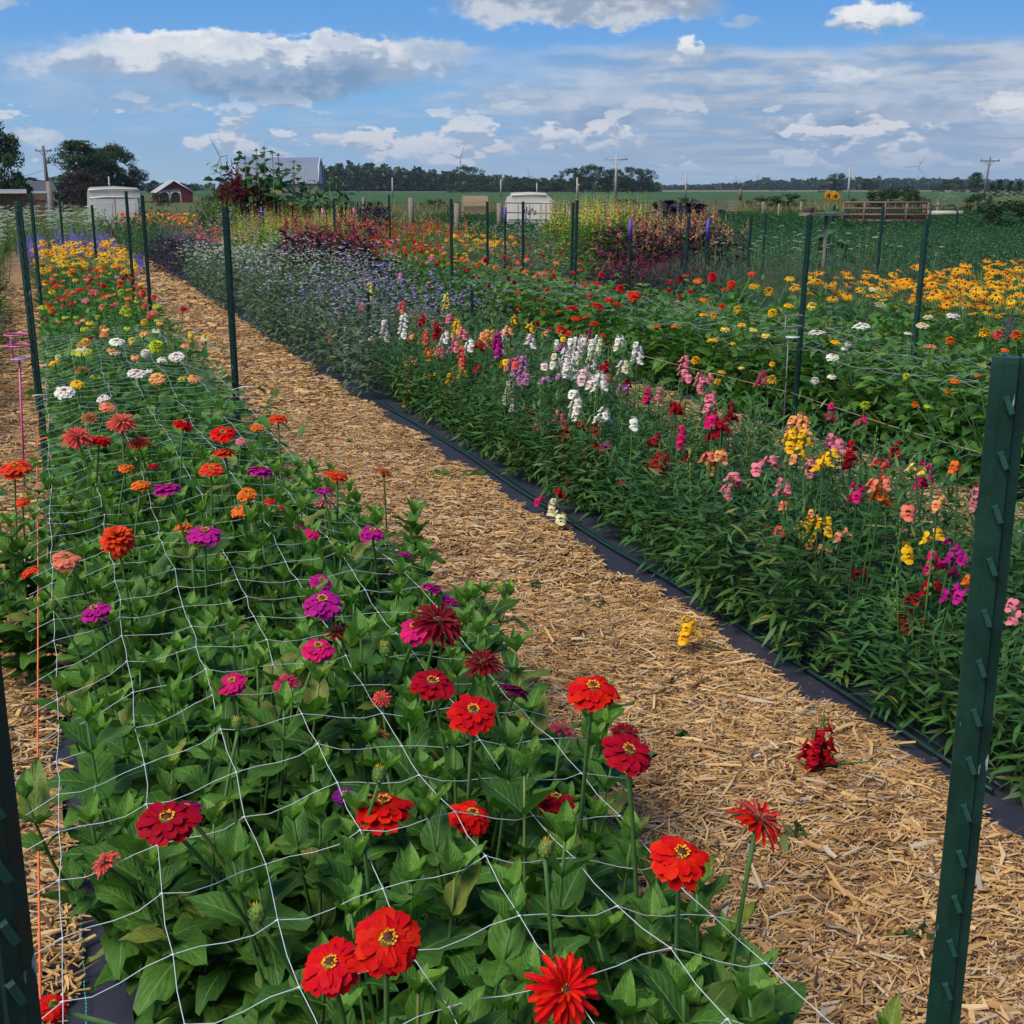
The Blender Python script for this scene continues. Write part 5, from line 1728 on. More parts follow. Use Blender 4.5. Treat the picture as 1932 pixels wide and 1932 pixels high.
def bedfill(name, cat, group, lab, xr, yr, step, fols, heads, keys, sc=1.0, hh=None, jit=.07, extra=None, limit=999, hname='flower_heads'):
    out = []
    y = yr[0]
    k = 0
    while y < yr[1]:
        x = xr[0]
        while x < xr[1]:
            if k < limit:
                s_ = sc * (R.uniform(.8, 1.22) if name == 'ageratum_plant' else R.uniform(.88, 1.12))
                fr = (x - xr[0]) / max(.01, xr[1] - xr[0])
                dd = (y - yr[0]) / max(.01, yr[1] - yr[0])
                pos = ['nearest', 'near', 'middle', 'far', 'farthest'][min(4, int(dd * 5))] + (' left' if fr < .3 else ' centre' if fr < .66 else ' right')
                t = fol_plant(name, x + R.uniform(-jit, jit), y + R.uniform(-jit, jit), lab + ', ' + pos + ' of its patch', cat, group, fols, (s_, s_, s_ * (hh or 1)))
                if heads:
                    h_ = obj(hname, R.choice(heads), t, (0, 0, 0), (0, 0, R.uniform(0, 6)), (s_, s_, s_ * (hh or 1)))
                    h_['kind'] = 'stuff'
                    key = R.choice(keys)
                    colr(h_, key)
                if extra:
                    extra(t, s_)
                out.append(t)
                k += 1
            x += step
        y += step
    return out


bedfill('ageratum_plant', 'ageratum', 'purple ageratum at the chip path', 'ageratum with fuzzy violet-blue flower heads', (2.20, 3.5), (9.0, 12.8), .34, GF, FZ, ['ager', 'agerpale', 'ager', 'ager', 'lilac'], 1.0, 1.15)
bedfill('ageratum_plant', 'ageratum', 'pale ageratum at the chip path', 'grey-green ageratum with white button heads', (2.20, 3.55), (12.9, 17.8), .40, GF, FZ, ['palewhite', 'agerpale', 'palewhite', 'greenwhite', 'palewhite', 'ager'], 1.08, 1.12)
bedfill('statice_plant', 'statice', 'white statice at the chip path', 'pale green statice with papery white flowers', (2.22, 3.3), (18.0, 22.5), .46, GF, FZS, ['greenwhite', 'palewhite', 'palewhite'], 1.1)
bedfill('basil_plant', 'basil', 'dark purple basil by the far path', 'dark purple basil bush at the far chip path', (2.15, 2.7), (22.0, 27), .5, [bushy('foliage', M['purple_fol'], 260, .3, .5, .05, LEAF_CARD, seed=5)], FZ, ['deepviolet'], 1.15)
bedfill('strawflower_plant', 'strawflower', 'red strawflowers far along the path', 'strawflower plant with dull red and pink buttons', (2.75, 4.1), (22.6, 27.5), .52, GF, FZS, ['straw', 'redpink', 'palewhite', 'coral', 'straw'], 1.3)
bedfill('strawflower_plant', 'strawflower', 'grey-leaved plants before the red amaranth', 'grey-leaved plant with tiny lilac flowers', (3.4, 4.6), (25, 27.6), .6, GF, FZ, ['agerpale', 'agerpale'], 1.7)

# bed A far end: rudbeckia, larkspur, white umbels
RF = [stalky('foliage', M['zin_fol'], 10, .24, .55, .09, leaf_t(.34, 1, 3, .2, .6), 9, .5, seed=120 + i) for i in range(3)]
CR = []


def daisies(n, z, dia, keys, kind='daisy', r=.2):
    def f(t, s_):
        for k in range(n if isinstance(n, int) else R.randint(*n)):
            lp = Vector((R.uniform(-r, r), R.uniform(-r, r), z * R.uniform(.82, 1.12)))
            put_bloom(t, lp + t.location, dia * R.uniform(.8, 1.2), R.choice(keys), kind, (R.uniform(-.5, .5), R.uniform(-.7, .3)), near=False)
        mb = MB()
        for k in range(4):
            a = R.uniform(0, 6)
            mb.tube([(0, 0, .2), (math.cos(a) * r * .8, math.sin(a) * r * .8, z)], .003, 4)
        obj('stem', mb.mesh('stem', [M['stem']]), t)
    return f


bedfill('rudbeckia_plant', 'rudbeckia', 'yellow rudbeckia at the far end of the near bed', 'rudbeckia with yellow drooping daisies', (.05, 1.0), (15.6, 20.4), .40, RF, None, None, 1.12, extra=daisies((5, 7), .70, .10, ['yellow', 'gold', 'yellow']))
bedfill('rudbeckia_plant', 'rudbeckia', 'golden rudbeckia right of the wire cup post', 'rudbeckia with golden dark-eyed daisies, left bed of the patch', (6.7, 7.85), (6.4, 10.0), .36, RF, None, None, 1.18, extra=daisies((7, 9), .70, .10, ['gold', 'yellow', 'gold']))
bedfill('rudbeckia_plant', 'rudbeckia', 'golden rudbeckia right of the wire cup post', 'rudbeckia with golden dark-eyed daisies, right bed of the patch', (8.7, 10.0), (8.0, 11.2), .40, RF, None, None, 1.2, extra=daisies((7, 9), .72, .105, ['gold', 'yellow', 'gold']))
bedfill('marigold_plant', 'marigold', 'orange marigolds at the right edge', 'marigold with orange ball flowers', (6.3, 7.4), (5.2, 6.8), .42, RF, None, None, 1.0, extra=daisies((5, 6), .58, .07, ['orange', 'redorange', 'orange'], 'pom'))
spikef = []


def spires(name, seed, n, r, h, hs_, mat_, w=.018):
    g = np.random.default_rng(seed)
    mb = MB()
    for k in range(n):
        a, rr = g.uniform(0, 2 * PI), r * math.sqrt(g.uniform(0, 1))
        x, y_ = rr * math.cos(a), rr * math.sin(a)
        hh = h * g.uniform(.8, 1.1)
        lx, ly = g.normal(0, .04, 2)
        L_ = hs_ * g.uniform(.7, 1.2)
        m_ = 9
        for i in range(m_):
            t_ = i / m_
            c = np.array([x + lx * t_, y_ + ly * t_, hh - L_ * (1 - t_)])
            w_ = w * (1.1 - t_)
            v = [c + np.array([0, 0, w_ * .8])]
            q0 = g.uniform(0, 6)
            for j in range(5):
                q = q0 + 2 * PI * j / 5
                v.append(c + np.array([math.cos(q) * w_, math.sin(q) * w_, -w_ * .4 + g.uniform(-.3, .3) * w_]))
            mb.add(v, [(0, j, j % 5 + 1) for j in range(1, 6)])
    return mb.mesh(name, [mat_])


SPV = [spires('flower_spires', 130 + i, 14, .24, .85, .30, M['fuzz'], .022) for i in range(2)]
bedfill('larkspur_plant', 'larkspur', 'violet-blue larkspur behind the yellow daisies', 'larkspur with violet-blue spires', (-.2, 1.3), (20.8, 25.6), .55, GF, SPV, ['larkspur', 'larkspur', 'ager'], 1.0, .95)


def umbels(name, seed, n, r, h, s_):
    g = np.random.default_rng(seed)
    mb = MB()
    for k in range(n):
        a, rr = g.uniform(0, 2 * PI), r * math.sqrt(g.uniform(0, 1))
        x, y_, z = rr * math.cos(a), rr * math.sin(a), h * g.uniform(.7, 1.12)
        s2 = s_ * g.uniform(.6, 1.2)
        tx, ty = g.normal(0, .18, 2)
        for i in range(16):
            q = i * 2.4
            r2 = s2 * math.sqrt(i / 16)
            cx, cy = r2 * math.cos(q), r2 * math.sin(q)
            c = np.array([x + cx, y_ + cy, z + .25 * s2 * (1 - (r2 / s2) ** 2) + cx * tx + cy * ty])
            w_ = s2 * .22
            v = [c + np.array([0, 0, w_ * .3])] + [c + np.array([math.cos(b) * w_, math.sin(b) * w_, 0]) for b in (0, 1.26, 2.5, 3.8, 5)]
            mb.add(v, [(0, j, j % 5 + 1) for j in range(1, 6)], mi=0)
        mb.tube([(x * .4, y_ * .4, .1), (x, y_, z - .02)], .003, 3, mi=1)
        for i in range(5):
            q = i * 1.257
            mb.tube([(x, y_, z - .03), (x + s2 * .7 * math.cos(q), y_ + s2 * .7 * math.sin(q), z + .005)], .0015, 3, mi=1)
    return mb.mesh(name, [M['umbel'], M['stem']])


UM = [umbels('flower_umbels', 140 + i, 11, .32, 1.0, .058) for i in range(3)]
UM2 = [umbels('flower_umbels', 146 + i, 4, .32, .95, .045) for i in range(2)]
WF = [stalky('foliage', M['weed_fol'], 12, .28, .75, .08, leaf_t(.22, 1, 3, 0, .9), 9, .6, seed=150 + i) for i in range(3)]
bedfill('white_umbel_plant', 'ammi plant', 'white umbel flowers before the van shell', 'tall ammi with flat white umbels', (-1.6, 1.45), (25.5, 31.5), .62, WF, UM, ['white'], 1.0, .98, hname='flower_umbels')
bedfill('white_umbel_plant', 'ammi plant', 'white umbel flowers left of the first bed', 'tall ammi with flat white umbels at the left edge', (-2.0, -.6), (17, 22.5), .62, WF, UM, ['white'], .95, hname='flower_umbels')
bedfill('white_umbel_plant', 'ammi plant', 'seeding umbels right of the board shelf', 'going-over ammi with green-white umbels', (8.9, 10.2), (12.8, 16), .6, WF, UM2, ['white'], .95, hname='flower_umbels')
DF = [bushy('foliage', M['dill_fol'], 700, .32, .75, .075, leaf_t(.05, 1, 2, 0, .4), up=.8, seed=160 + i) for i in range(2)]
bedfill('leafy_clump', 'leafy plant', 'leafy filler beside the daisies', 'mid green leafy plant left of the golden daisies', (6.05, 6.75), (6.9, 11.2), .42, ZF, None, None, 1.12)
bedfill('dill_plant', 'dill', 'feathery dill behind the orange zinnias', 'feathery blue-green dill', (6.5, 7.9), (10.2, 13.2), .45, DF, None, None, 1.0)
bedfill('dill_plant', 'dill', 'feathery dill behind the orange zinnias', 'feathery blue-green dill of the right bed', (8.7, 9.8), (12.4, 14.3), .5, DF, None, None, 1.05)

# weedy strip at the left of the picture
WB = [bushy('foliage', M['weed_fol'], 420, .38, .55, .085, leaf_t(.3, 1, 3, 0, .7), up=.7, seed=170 + i) for i in range(3)]
bedfill('weed_clump', 'weeds', 'weeds along the left path', 'leafy green weed clump', (-1.3, -.38), (8.2, 17), .50, WB, None, None, .8)
bedfill('weed_clump', 'weeds', 'weeds along the left path', 'low green weed clump on the chips', (-.75, -.45), (6.9, 8.2), .5, WB, None, None, .35)
t = fol_plant('weed_clump', -.42, 5.75, 'low round-leaved weed on the left path beside the pink stake', 'weed', None, ZF, (.8, .8, .5))
LF = [scatter('foliage', leaf_t(.22, 2, 5, .2, .6, wave=3), *mats_from(np.zeros((11, 3)) + np.array([0, 0, .02]), np.arange(11) * .57, rng.uniform(.05, .5, 11), np.zeros(11), rng.uniform(.14, .24, 11)), M['zin_leaf'])]
p = atZ(860, 905, .03)
fol_plant('dandelion', p.x, p.y, 'flat rosette weed growing in the chips at the fabric edge', 'weed', None, LF, (1, 1, .8))
for px_, py_, lb in [(1125, 1135, 'wilted green cutting lying mid path'), (1290, 1385, 'small wilted sprig lying by the red zinnias'), (1010, 1105, 'small wilted leaves beside the bending bud'), (1490, 1560, 'limp green stem lying right of the red-orange zinnia'), (660, 830, 'small green cutting lying far up the path'), (1730, 1760, 'single pale fallen leaf near the steel post')]:
    p = atZ(px_, py_, .05)
    me = scatter('leaf', leaf_t(.4, 2, 4, .2, .8, wave=3), *mats_from(rng.normal(0, .02, (5, 3)) * np.array([1, 1, .2]), rng.uniform(0, 6, 5), rng.uniform(-.1, .3, 5), rng.normal(0, .5, 5), rng.uniform(.03, .07, 5)), M['weed_fol'])
    o = obj('plant_cutting', me, None, p)
    tag(o, lb, 'cutting')
# dead petals and bits on the path
mb = MB()
for k in range(520):
    x, y = R.uniform(1.0, 2.15), R.uniform(1.2, 7)
    s_ = R.uniform(.005, .012)
    v = [(x + s_ * math.cos(a) * R.uniform(.5, 1), y + s_ * math.sin(a) * R.uniform(.5, 1), .051 + R.uniform(0, .006)) for a in (0, 1.3, 2.6, 3.9, 5.2)]
    mb.add(v, [(0, 1, 2, 3, 4)])
o = obj('fallen_petals', mb.mesh('fallen_petals', [simple('dried_petal', (.12, .035, .045), .9, var=.6, scale=9)]), None)
tag(o, kind='stuff')

# ------------------------------------------------------------------ celosia, amaranth, sunflowers
def plume_heads(name, seed, n, r, h, hl, w, mat_):
    g = np.random.default_rng(seed)
    tm = leaf_t(.5, 1, 2, 0, .3)
    P, az, el, sc = [], [], [], []
    for k in range(n):
        a, rr = g.uniform(0, 2 * PI), r * math.sqrt(g.uniform(0, 1))
        x, y_ = rr * math.cos(a), rr * math.sin(a)
        hh = h * g.uniform(.78, 1.08)
        L_ = hl * g.uniform(.7, 1.2)
        m_ = 26
        for i in range(m_):
            t_ = i / m_
            P.append((x, y_, hh - L_ * (1 - t_)))
            az.append(g.uniform(0, 6.28))
            el.append(.5 + t_ * .9)
            sc.append(w * (1.15 - t_))
    A, Pp = mats_from(np.array(P), np.array(az), np.array(el), g.normal(0, .5, len(P)), np.array(sc))
    return scatter(name, tm, A, Pp, mat_)


PL = [plume_heads('plumes', 180 + i, 12, .26, .95, .26, .045, M['fuzz']) for i in range(3)]
PLT = [plume_heads('plumes', 185 + i, 26, .32, 1.0, .40, .024, M['fuzz']) for i in range(2)]
DKF = [bushy('foliage', M['dark_fol'], 300, .34, .78, .11, leaf_t(.3, 1, 3, .1, .9), up=.3, seed=190 + i) for i in range(3)]
LMF = [bushy('foliage', M['lime_fol'], 300, .34, .72, .09, leaf_t(.28, 1, 3, .1, .7), up=.5, seed=195 + i) for i in range(3)]
C.update(limep=(.42, .56, .08), peachp=(.62, .30, .16), magp=(.26, .006, .07), pinkp=(.36, .09, .12), creamp=(.60, .56, .26), flame=(.60, .07, .02), amar=(.12, .008, .022), yam=(.70, .66, .10))
bedfill('celosia_plant', 'celosia', 'dark-leaved celosia clump mid picture', 'dark purple-leaved celosia with crimson plumes', (3.45, 4.35), (16.4, 18.8), .45, DKF, PL, ['magp', 'pinkp', 'magp'], 1.22, .92)
bedfill('celosia_plant', 'celosia', 'pink and lime celosia behind the dark clump', 'celosia with dusty pink plumes over dark leaves', (4.7, 5.4), (21.8, 24.4), .55, DKF + LMF, PL, ['peachp', 'pinkp', 'limep', 'creamp', 'peachp'], 1.2)
bedfill('celosia_plant', 'celosia', 'pink and lime celosia behind the dark clump', 'celosia with lime green spikes', (3.3, 4.6), (19.4, 23.6), .52, LMF, PLT, ['limep', 'limep', 'limep', 'peachp'], 1.24)
bedfill('celosia_plant', 'celosia', 'cream and flame celosia plumes', 'celosia with cream and flame orange plumes', (4.6, 5.5), (17.2, 18.6), .5, LMF, PL, ['creamp', 'flame', 'creamp', 'flame'], .85)
bedfill('celosia_plant', 'celosia', 'celosia before the hay bale', 'celosia with flame red plumes', (5.9, 7.4), (22.5, 25.0), .7, LMF, PL, ['flame', 'flame', 'orange'], .95)
bedfill('celosia_plant', 'celosia', 'celosia between the violet-topped posts', 'celosia with deep magenta velvet plumes', (6.75, 7.7), (13.2, 14.9), .5, DKF, PL, ['magp', 'magp', 'pinkp'], .84)
bedfill('celosia_plant', 'celosia', 'celosia between the violet-topped posts', 'celosia with peach plumes above dark leaves', (8.7, 9.9), (17.0, 19.0), .55, DKF, PL, ['peachp', 'peachp', 'creamp'], 1.22)
bedfill('amaranth_plant', 'amaranth', 'yellow amaranth before the bean field', 'amaranth with yellow-green tapering spikes', (8.6, 9.8), (19.3, 21.3), .42, LMF, PLT, ['yam', 'yam', 'yam', 'limep'], 1.42)
bedfill('leafy_clump', 'leafy plant', 'leafy filler in the middle beds', 'mid green leafy plant of the third bed', (6.6, 7.8), (16.4, 26), .62, GF + RF, FZ, ['palewhite', 'lime', 'agerpale', 'yellow', 'magenta'], 1.12, limit=60)
bedfill('leafy_clump', 'leafy plant', 'leafy filler in the far beds', 'mid green leafy plant of the fourth bed', (8.8, 10.2), (22.5, 33), .8, WB + RF, FZ, ['palewhite', 'lime'], 1.1, limit=40)
bedfill('rudbeckia_plant', 'rudbeckia', 'small yellow patch before the hay bale', 'low plant covered in yellow daisies', (6.5, 7.4), (19.0, 21.0), .5, RF, None, None, 1.1, extra=daisies((6, 8), .70, .09, ['gold', 'yellow']))
bedfill('marigold_plant', 'marigold', 'orange marigolds behind the second netted bed', 'marigold with round orange flowers', (4.7, 6.1), (24.8, 28.5), .55, RF, None, None, 1.3, extra=daisies((3, 5), .82, .09, ['orange', 'gold', 'orange'], 'pom'))
bedfill('zinnia_plant', 'zinnia plant', 'far zinnias before the fence', 'far zinnia with small orange and red blooms', (5.4, 6.3), (22.6, 24.6), .45, ZF, None, None, 1.35, extra=daisies((3, 5), .84, .08, ['orange', 'redorange', 'coral', 'red'], 'full'))
# far end of the first bed and beyond the path: orange zinnias, shrubs
bedfill('zinnia_plant', 'zinnia plant', 'orange zinnias before the red shed', 'far zinnia with small orange blooms before the red shed', (1.9, 3.4), (29, 33), .6, WF, None, None, 1.15, extra=daisies((5, 8), .88, .10, ['orange', 'yellow', 'salmon'], 'full', r=.28))
BS = [bushy('foliage', M['crop_fol'], 900, .6, 1.15, .06, LEAF_CARD, up=.6, seed=210)]
for x, y, s_, lb in [(1.75, 26.0, .95, 'dark twiggy bush at the end of the chip path'), (2.15, 27.6, 1.05, 'second twiggy bush behind the end of the path'), (1.45, 24.6, .7, 'small twiggy bush left of the path end')]:
    t = fol_plant('garden_bush', x, y, lb, 'bush', None, BS, (s_, s_, s_ * .95))
AMF = [bushy('foliage', M['dark_fol'], 520, .42, 1.25, .13, leaf_t(.34, 1, 3, .1, .9), up=.2, seed=220 + i) for i in range(2)]
AMP = [plume_heads('flower_plumes', 230 + i, 10, .24, 1.95, .70, .13, M['fuzz']) for i in range(2)]
KF = [bushy('foliage', M['snap_fol'], 3200, .75, 1.5, .09, leaf_t(.20, 1, 2, 0, .5), up=.8, seed=240)]
KG = [bushy('foliage', M['lime_fol'], 1800, .6, .9, .12, leaf_t(.12, 1, 2, 0, .5), up=1.0, seed=241)]
for x, y, s_, lb in [(3.55, 28.0, .95, 'large dark fine-leaved bush left of the red amaranth'), (4.15, 28.6, .85, 'large dark fine-leaved bush behind the red amaranth')]:
    fol_plant('amaranth_bush', x, y, lb, 'bush', None, KF, (s_, s_, s_))
fol_plant('kochia_bush', 3.55, 27.3, 'bright green feathery bush in front of the dark one', 'bush', None, KG, (.75, .75, 1.35))
for i, (px_, pt) in enumerate([(418, 352), (436, 303), (462, 312), (447, 335), (478, 330), (402, 375)]):
    p = atY(px_, pt, 27.6 + .3 * (i % 3))
    t = fol_plant('red_amaranth', p.x, p.y, 'tall amaranth with dark red plume, ' + ['second from the left', 'the tallest', 'right of the tallest', 'short middle one', 'rightmost', 'leftmost'][i], 'amaranth', 'tall dark red amaranths', AMF, (.95, .95, p.z / 1.75))
    h_ = obj('flower_plumes', AMP[i % 2], t, None, None, (1.35, 1.35, p.z / 2.0))
    colr(h_, 'amar')
    h_['kind'] = 'stuff'

SFL = leaf_t(.85, 2, 4, .1, .9)


SLM = [stalky('foliage', M['sun_fol'], 15, .60, 1.45, .30, leaf_t(.8, 1, 3, .1, .9), 9, .15, seed=250 + i, tip=.4) for i in range(2)]
for x, y, s_, lb in [(4.55, 28.9, 1.12, 'leafy green mass under the tallest sunflowers'), (5.2, 28.9, 1.0, 'leafy green mass under the middle sunflowers'), (5.9, 29.0, .98, 'leafy green mass under the right sunflowers'), (6.5, 29.1, .95, 'leafy green mass at the right end of the sunflowers'), (4.0, 29.2, 1.0, 'leafy green mass behind the red amaranth plumes')]:
    fol_plant('leafy_bush', x, y, lb, 'bush', None, SLM, (s_ * .95, s_ * .95, s_ * (1.42 if x < 5.6 else 1.08)))


def sunflower(x, y, h, seed, label, open_=False, nleaf=15, spread=.1):
    g = np.random.default_rng(seed)
    t = plant_root('sunflower', x, y, label, 'sunflower', 'sunflowers beyond the flower beds')
    mb = MB()
    lean = g.normal(0, .06, 2)
    mb.tube([(0, 0, 0), (lean[0] * .5, lean[1] * .5, h * .5), (lean[0], lean[1], h)], [.016, .012, .007], 6)
    obj('stalk', mb.mesh('stalk', [M['stem']]), t)
    tt = g.uniform(.15, .97, nleaf)
    P = np.stack([lean[0] * tt, lean[1] * tt, h * tt], 1)
    az = np.arange(nleaf) * 2.4 + g.normal(0, .3, nleaf)
    # leaf stalks reach out
    P[:, 0] += .10 * np.cos(az)
    P[:, 1] += .10 * np.sin(az)
    A, P = mats_from(P, az, g.uniform(-.25, .45, nleaf), g.normal(0, .2, nleaf), (.44 - .22 * tt) * g.uniform(.8, 1.2, nleaf))
    for i in range(nleaf):
        m4 = Matrix(np.vstack([np.hstack([A[i], P[i][:, None]]), [0, 0, 0, 1]]).tolist())
        obj('leaf', SUNLEAF, t, mw=m4)
    if open_:
        b = obj('bloom', BLOOM['daisy'][0], t, (lean[0], lean[1] - .03, h), (1.35, 0, g.uniform(-.5, .1)), .17)
        colr(b, 'gold')
        obj('flower_center', CENTER['daisy'], b, None, None, (1.5, 1.5, .7))
    else:
        for q in range(4):
            a = q * 1.57
            m4 = Matrix.Translation((lean[0], lean[1], h - .03)) @ Matrix.Rotation(a, 4, 'Z') @ Matrix.Rotation(.5, 4, 'X') @ Matrix.Diagonal((.16, .19, .16, 1))
            obj('leaf', SUNLEAF, t, mw=m4)
        obj('flower_bud', BUD, t, (lean[0], lean[1], h - .02), (g.uniform(-.4, .4), g.uniform(-.4, .4), 0), .06)
    return t


_tf = np.array(SFL[1])
SUNLEAF = mk('sunflower_leaf', SFL[0], _tf, np.array(SFL[2])[_tf.ravel()], [M['sun_fol']])
for i, (px_, pt, Y) in enumerate([(463, 297, 28.4), (480, 284, 28.6), (498, 280, 28.2), (517, 290, 28.8), (530, 293, 28.3), (545, 305, 28.7), (558, 318, 28.4), (488, 318, 27.8), (510, 322, 27.7), (540, 335, 27.9), (572, 345, 28.3), (600, 345, 28.6), (618, 338, 28.4), (636, 336, 28.8), (650, 350, 28.2), (580, 362, 27.9), (612, 358, 27.8)]):
    p = atY(px_, pt, Y)
    sunflower(p.x, p.y, p.z, 300 + i, ('tall budded sunflower' if i < 7 else 'leafy green sunflower in bud') + ' right of the red amaranth, ' + ['first', 'second', 'third', 'fourth', 'fifth', 'sixth', 'seventh', 'eighth', 'ninth', 'tenth', 'eleventh', 'twelfth', 'thirteenth', 'fourteenth', 'fifteenth', 'sixteenth', 'last'][i] + ' from the left', nleaf=16 if i < 7 else 20)
for i, (px_, pt, Y) in enumerate([(1556, 371, 16.6), (1575, 372, 16.4), (1582, 395, 16.2)]):
    p = atY(px_, pt, Y)
    sunflower(p.x, p.y, p.z, 330 + i, ['open yellow sunflower just left above the leaning post', 'open yellow sunflower just right above the leaning post', 'lower sunflower right of the leaning post'][i], i < 2, 10)
SB = [bushy('foliage', M['purple_fol'], 620, .55, .95, .12, leaf_t(.3, 1, 3, 0, .8), up=.4, seed=260)]
for i, (x, y) in enumerate([(6.6, 29), (7.4, 29.5), (7.0, 28.3)]):
    fol_plant('purple_bush', x, y, ['dark purple-leaved bush right of the sunflowers', 'rightmost dark purple-leaved bush beyond the beds', 'lower dark purple-leaved bush in front'][i], 'bush', None, SB, (1, 1, 1.25))

# ------------------------------------------------------------------ crop field of low mounds on the right
CM = [bushy('foliage', M['crop_fol'], 560, .36, .47, .048, leaf_t(.45, 1, 2, 0, .5), up=.2, shell=.9, seed=270 + i) for i in range(4)]
CL = bushy('foliage', M['crop_fol'], 150, .36, .48, .085, leaf_t(.5, 1, 2, 0, .5), up=.35, shell=.8, seed=277)
slots = []
for j in range(52):
    yy = 7.0 + j * .95
    for i in range(48):
        xx = 11.9 + i * .74
        p = Vector((xx + (.3 if j % 2 else 0), yy, .3))
        h_ = p.x * math.sin(YAW) + p.y * math.cos(YAW)
        r_ = p.x * math.cos(YAW) - p.y * math.sin(YAW)
        if h_ > 6 and -.06 < r_ / h_ < .50:
            slots.append((h_, p.x + R.uniform(-.1, .1), p.y + R.uniform(-.1, .1)))
slots.sort()
for k, (_, x, y) in enumerate(slots[:300]):
    fr = ['front rows', 'second strip', 'third strip', 'middle strip', 'strip past the middle', 'back rows'][min(5, k // 50)] + (' near the daisies' if x < 14 + y * .2 else ' towards the right edge')
    t = fol_plant('crop_plant', x, y, 'rounded green crop plant, ' + fr, 'crop plant', 'crop plants in the ' + fr, CM, (R.uniform(.9, 1.15), R.uniform(.9, 1.15), R.uniform(.85, 1.2)), z=0)
v0 = np.zeros(len(CL.vertices) * 3, np.float32)
CL.vertices.foreach_get('co', v0)
v0 = v0.reshape(-1, 3)
f0 = np.zeros(len(CL.loops), np.int32)
CL.loops.foreach_get('vertex_index', f0)
f0 = f0.reshape(-1, 4)
rest = slots[300:]
if rest:
    vs, fs = [], []
    for k, (_, x, y) in enumerate(rest):
        vs.append(v0 * np.array([1, 1, R.uniform(.8, 1.2)]) + np.array([x, y, 0]))
        fs.append(f0 + k * len(v0))
    o = obj('crop_rows', mk('crop_rows', np.concatenate(vs), np.concatenate(fs), None, [M['crop_fol']]))
    tag(o, kind='stuff')


# ------------------------------------------------------------------ grass and weeds
def grass(name, n, x0, x1, y0, y1, h, w, mat_, seed, keep=None):
    g = np.random.default_rng(seed)
    x, y = g.uniform(x0, x1, n), g.uniform(y0, y1, n)
    if keep is not None:
        k = keep(x, y)
        x, y = x[k], y[k]
    n = len(x)
    A, P = mats_from(np.stack([x, y, np.zeros(n)], 1), g.uniform(0, 6.28, n), g.uniform(.9, 1.5, n), g.uniform(0, 3, n), h * g.uniform(.5, 1.2, n) * (.7 + .5 * np.sin(x * .9) * np.sin(y * .7)))
    o = obj(name, scatter(name, leaf_t(w, 1, 2, 0, .7), A, P, mat_))
    tag(o, kind='stuff')
    return o


grass('meadow_grass', 26000, 2, 70, 52, 92, .9, .05, M['dry_fol'], 400, lambda x, y: (x / y > .12) & (x / y < 1.0))
grass('meadow_grass', 16000, 7.5, 44, 31, 62, .7, .05, M['weed_fol'], 401, lambda x, y: ((x < 11.5) | (y > 54 - .0 * x)) & (x / y > .12) & (x / y < 1.05))
grass('weedy_grass', 9000, -4.5, 3.5, 31, 46, .8, .05, M['weed_fol'], 402)
grass('weedy_grass', 9000, -6, 11, 40, 62, .8, .05, M['dry_fol'], 403)
grass('weedy_grass', 7000, -3.4, -1.3, 6, 30, .35, .06, M['weed_fol'], 404)

# pale weeds with tiny white flowers at the field edge
for i in range(26):
    x, y = R.uniform(42, 56), R.uniform(48, 58)
    t = fol_plant('wild_carrot', x, y, 'wild carrot with tiny white heads at the crop field edge', 'wildflower', 'wild carrots at the field edge', WF, (1.6, 1.6, 1.3))
    obj('flower_umbels', UM[i % 3], t, None, None, (1.6, 1.6, 1.2))


# ------------------------------------------------------------------ trees
def crown_mesh(seed, blobs, per, rx, rz, card, mat_, zbase=.45, narrow=0.0):
    g = np.random.default_rng(seed)
    P, N = [], []
    for b in range(blobs):
        a = g.uniform(0, 2 * PI)
        t = g.uniform(0, 1)
        rr = rx * math.sqrt(g.uniform(0, 1)) * math.sin(PI * (.18 + .72 * t)) * (1 - narrow * t)
        c = np.array([rr * math.cos(a), rr * math.sin(a), zbase + rz * t])
        br = g.uniform(.10, .2) * (rx + rz) * .55
        d = g.normal(0, 1, (per, 3))
        d /= np.linalg.norm(d, axis=1)[:, None]
        P.append(c + d * br * g.uniform(.55, 1.05, per)[:, None] * np.array([1, 1, .75]))
        N.append(d)
    P = np.concatenate(P)
    n = len(P)
    A, P = mats_from(P, g.uniform(0, 6.28, n), g.uniform(-.6, 1.0, n), g.uniform(-1.5, 1.5, n), card * g.uniform(.6, 1.3, n))
    return scatter('crown', leaf_t(.75, 1, 2, 0, .5), A, P, mat_)


def trunk_mesh(seed, h=.5):
    g = random.Random(seed)
    mb = MB()
    mb.tube([(0, 0, 0), (.01, 0, h * .5), (0, .01, h), (.01, 0, h + .3)], [.035, .028, .022, .010], 7)
    for k in range(6):
        a = k * 1.05 + g.uniform(-.3, .3)
        l_ = g.uniform(.18, .32)
        mb.tube([(0, 0, h * g.uniform(.6, 1.1)), (l_ * .5 * math.cos(a), l_ * .5 * math.sin(a), h + .12), (l_ * math.cos(a), l_ * math.sin(a), h + g.uniform(.2, .4))], [.014, .009, .004], 5)
    return mb.mesh('trunk', [M['bark']])


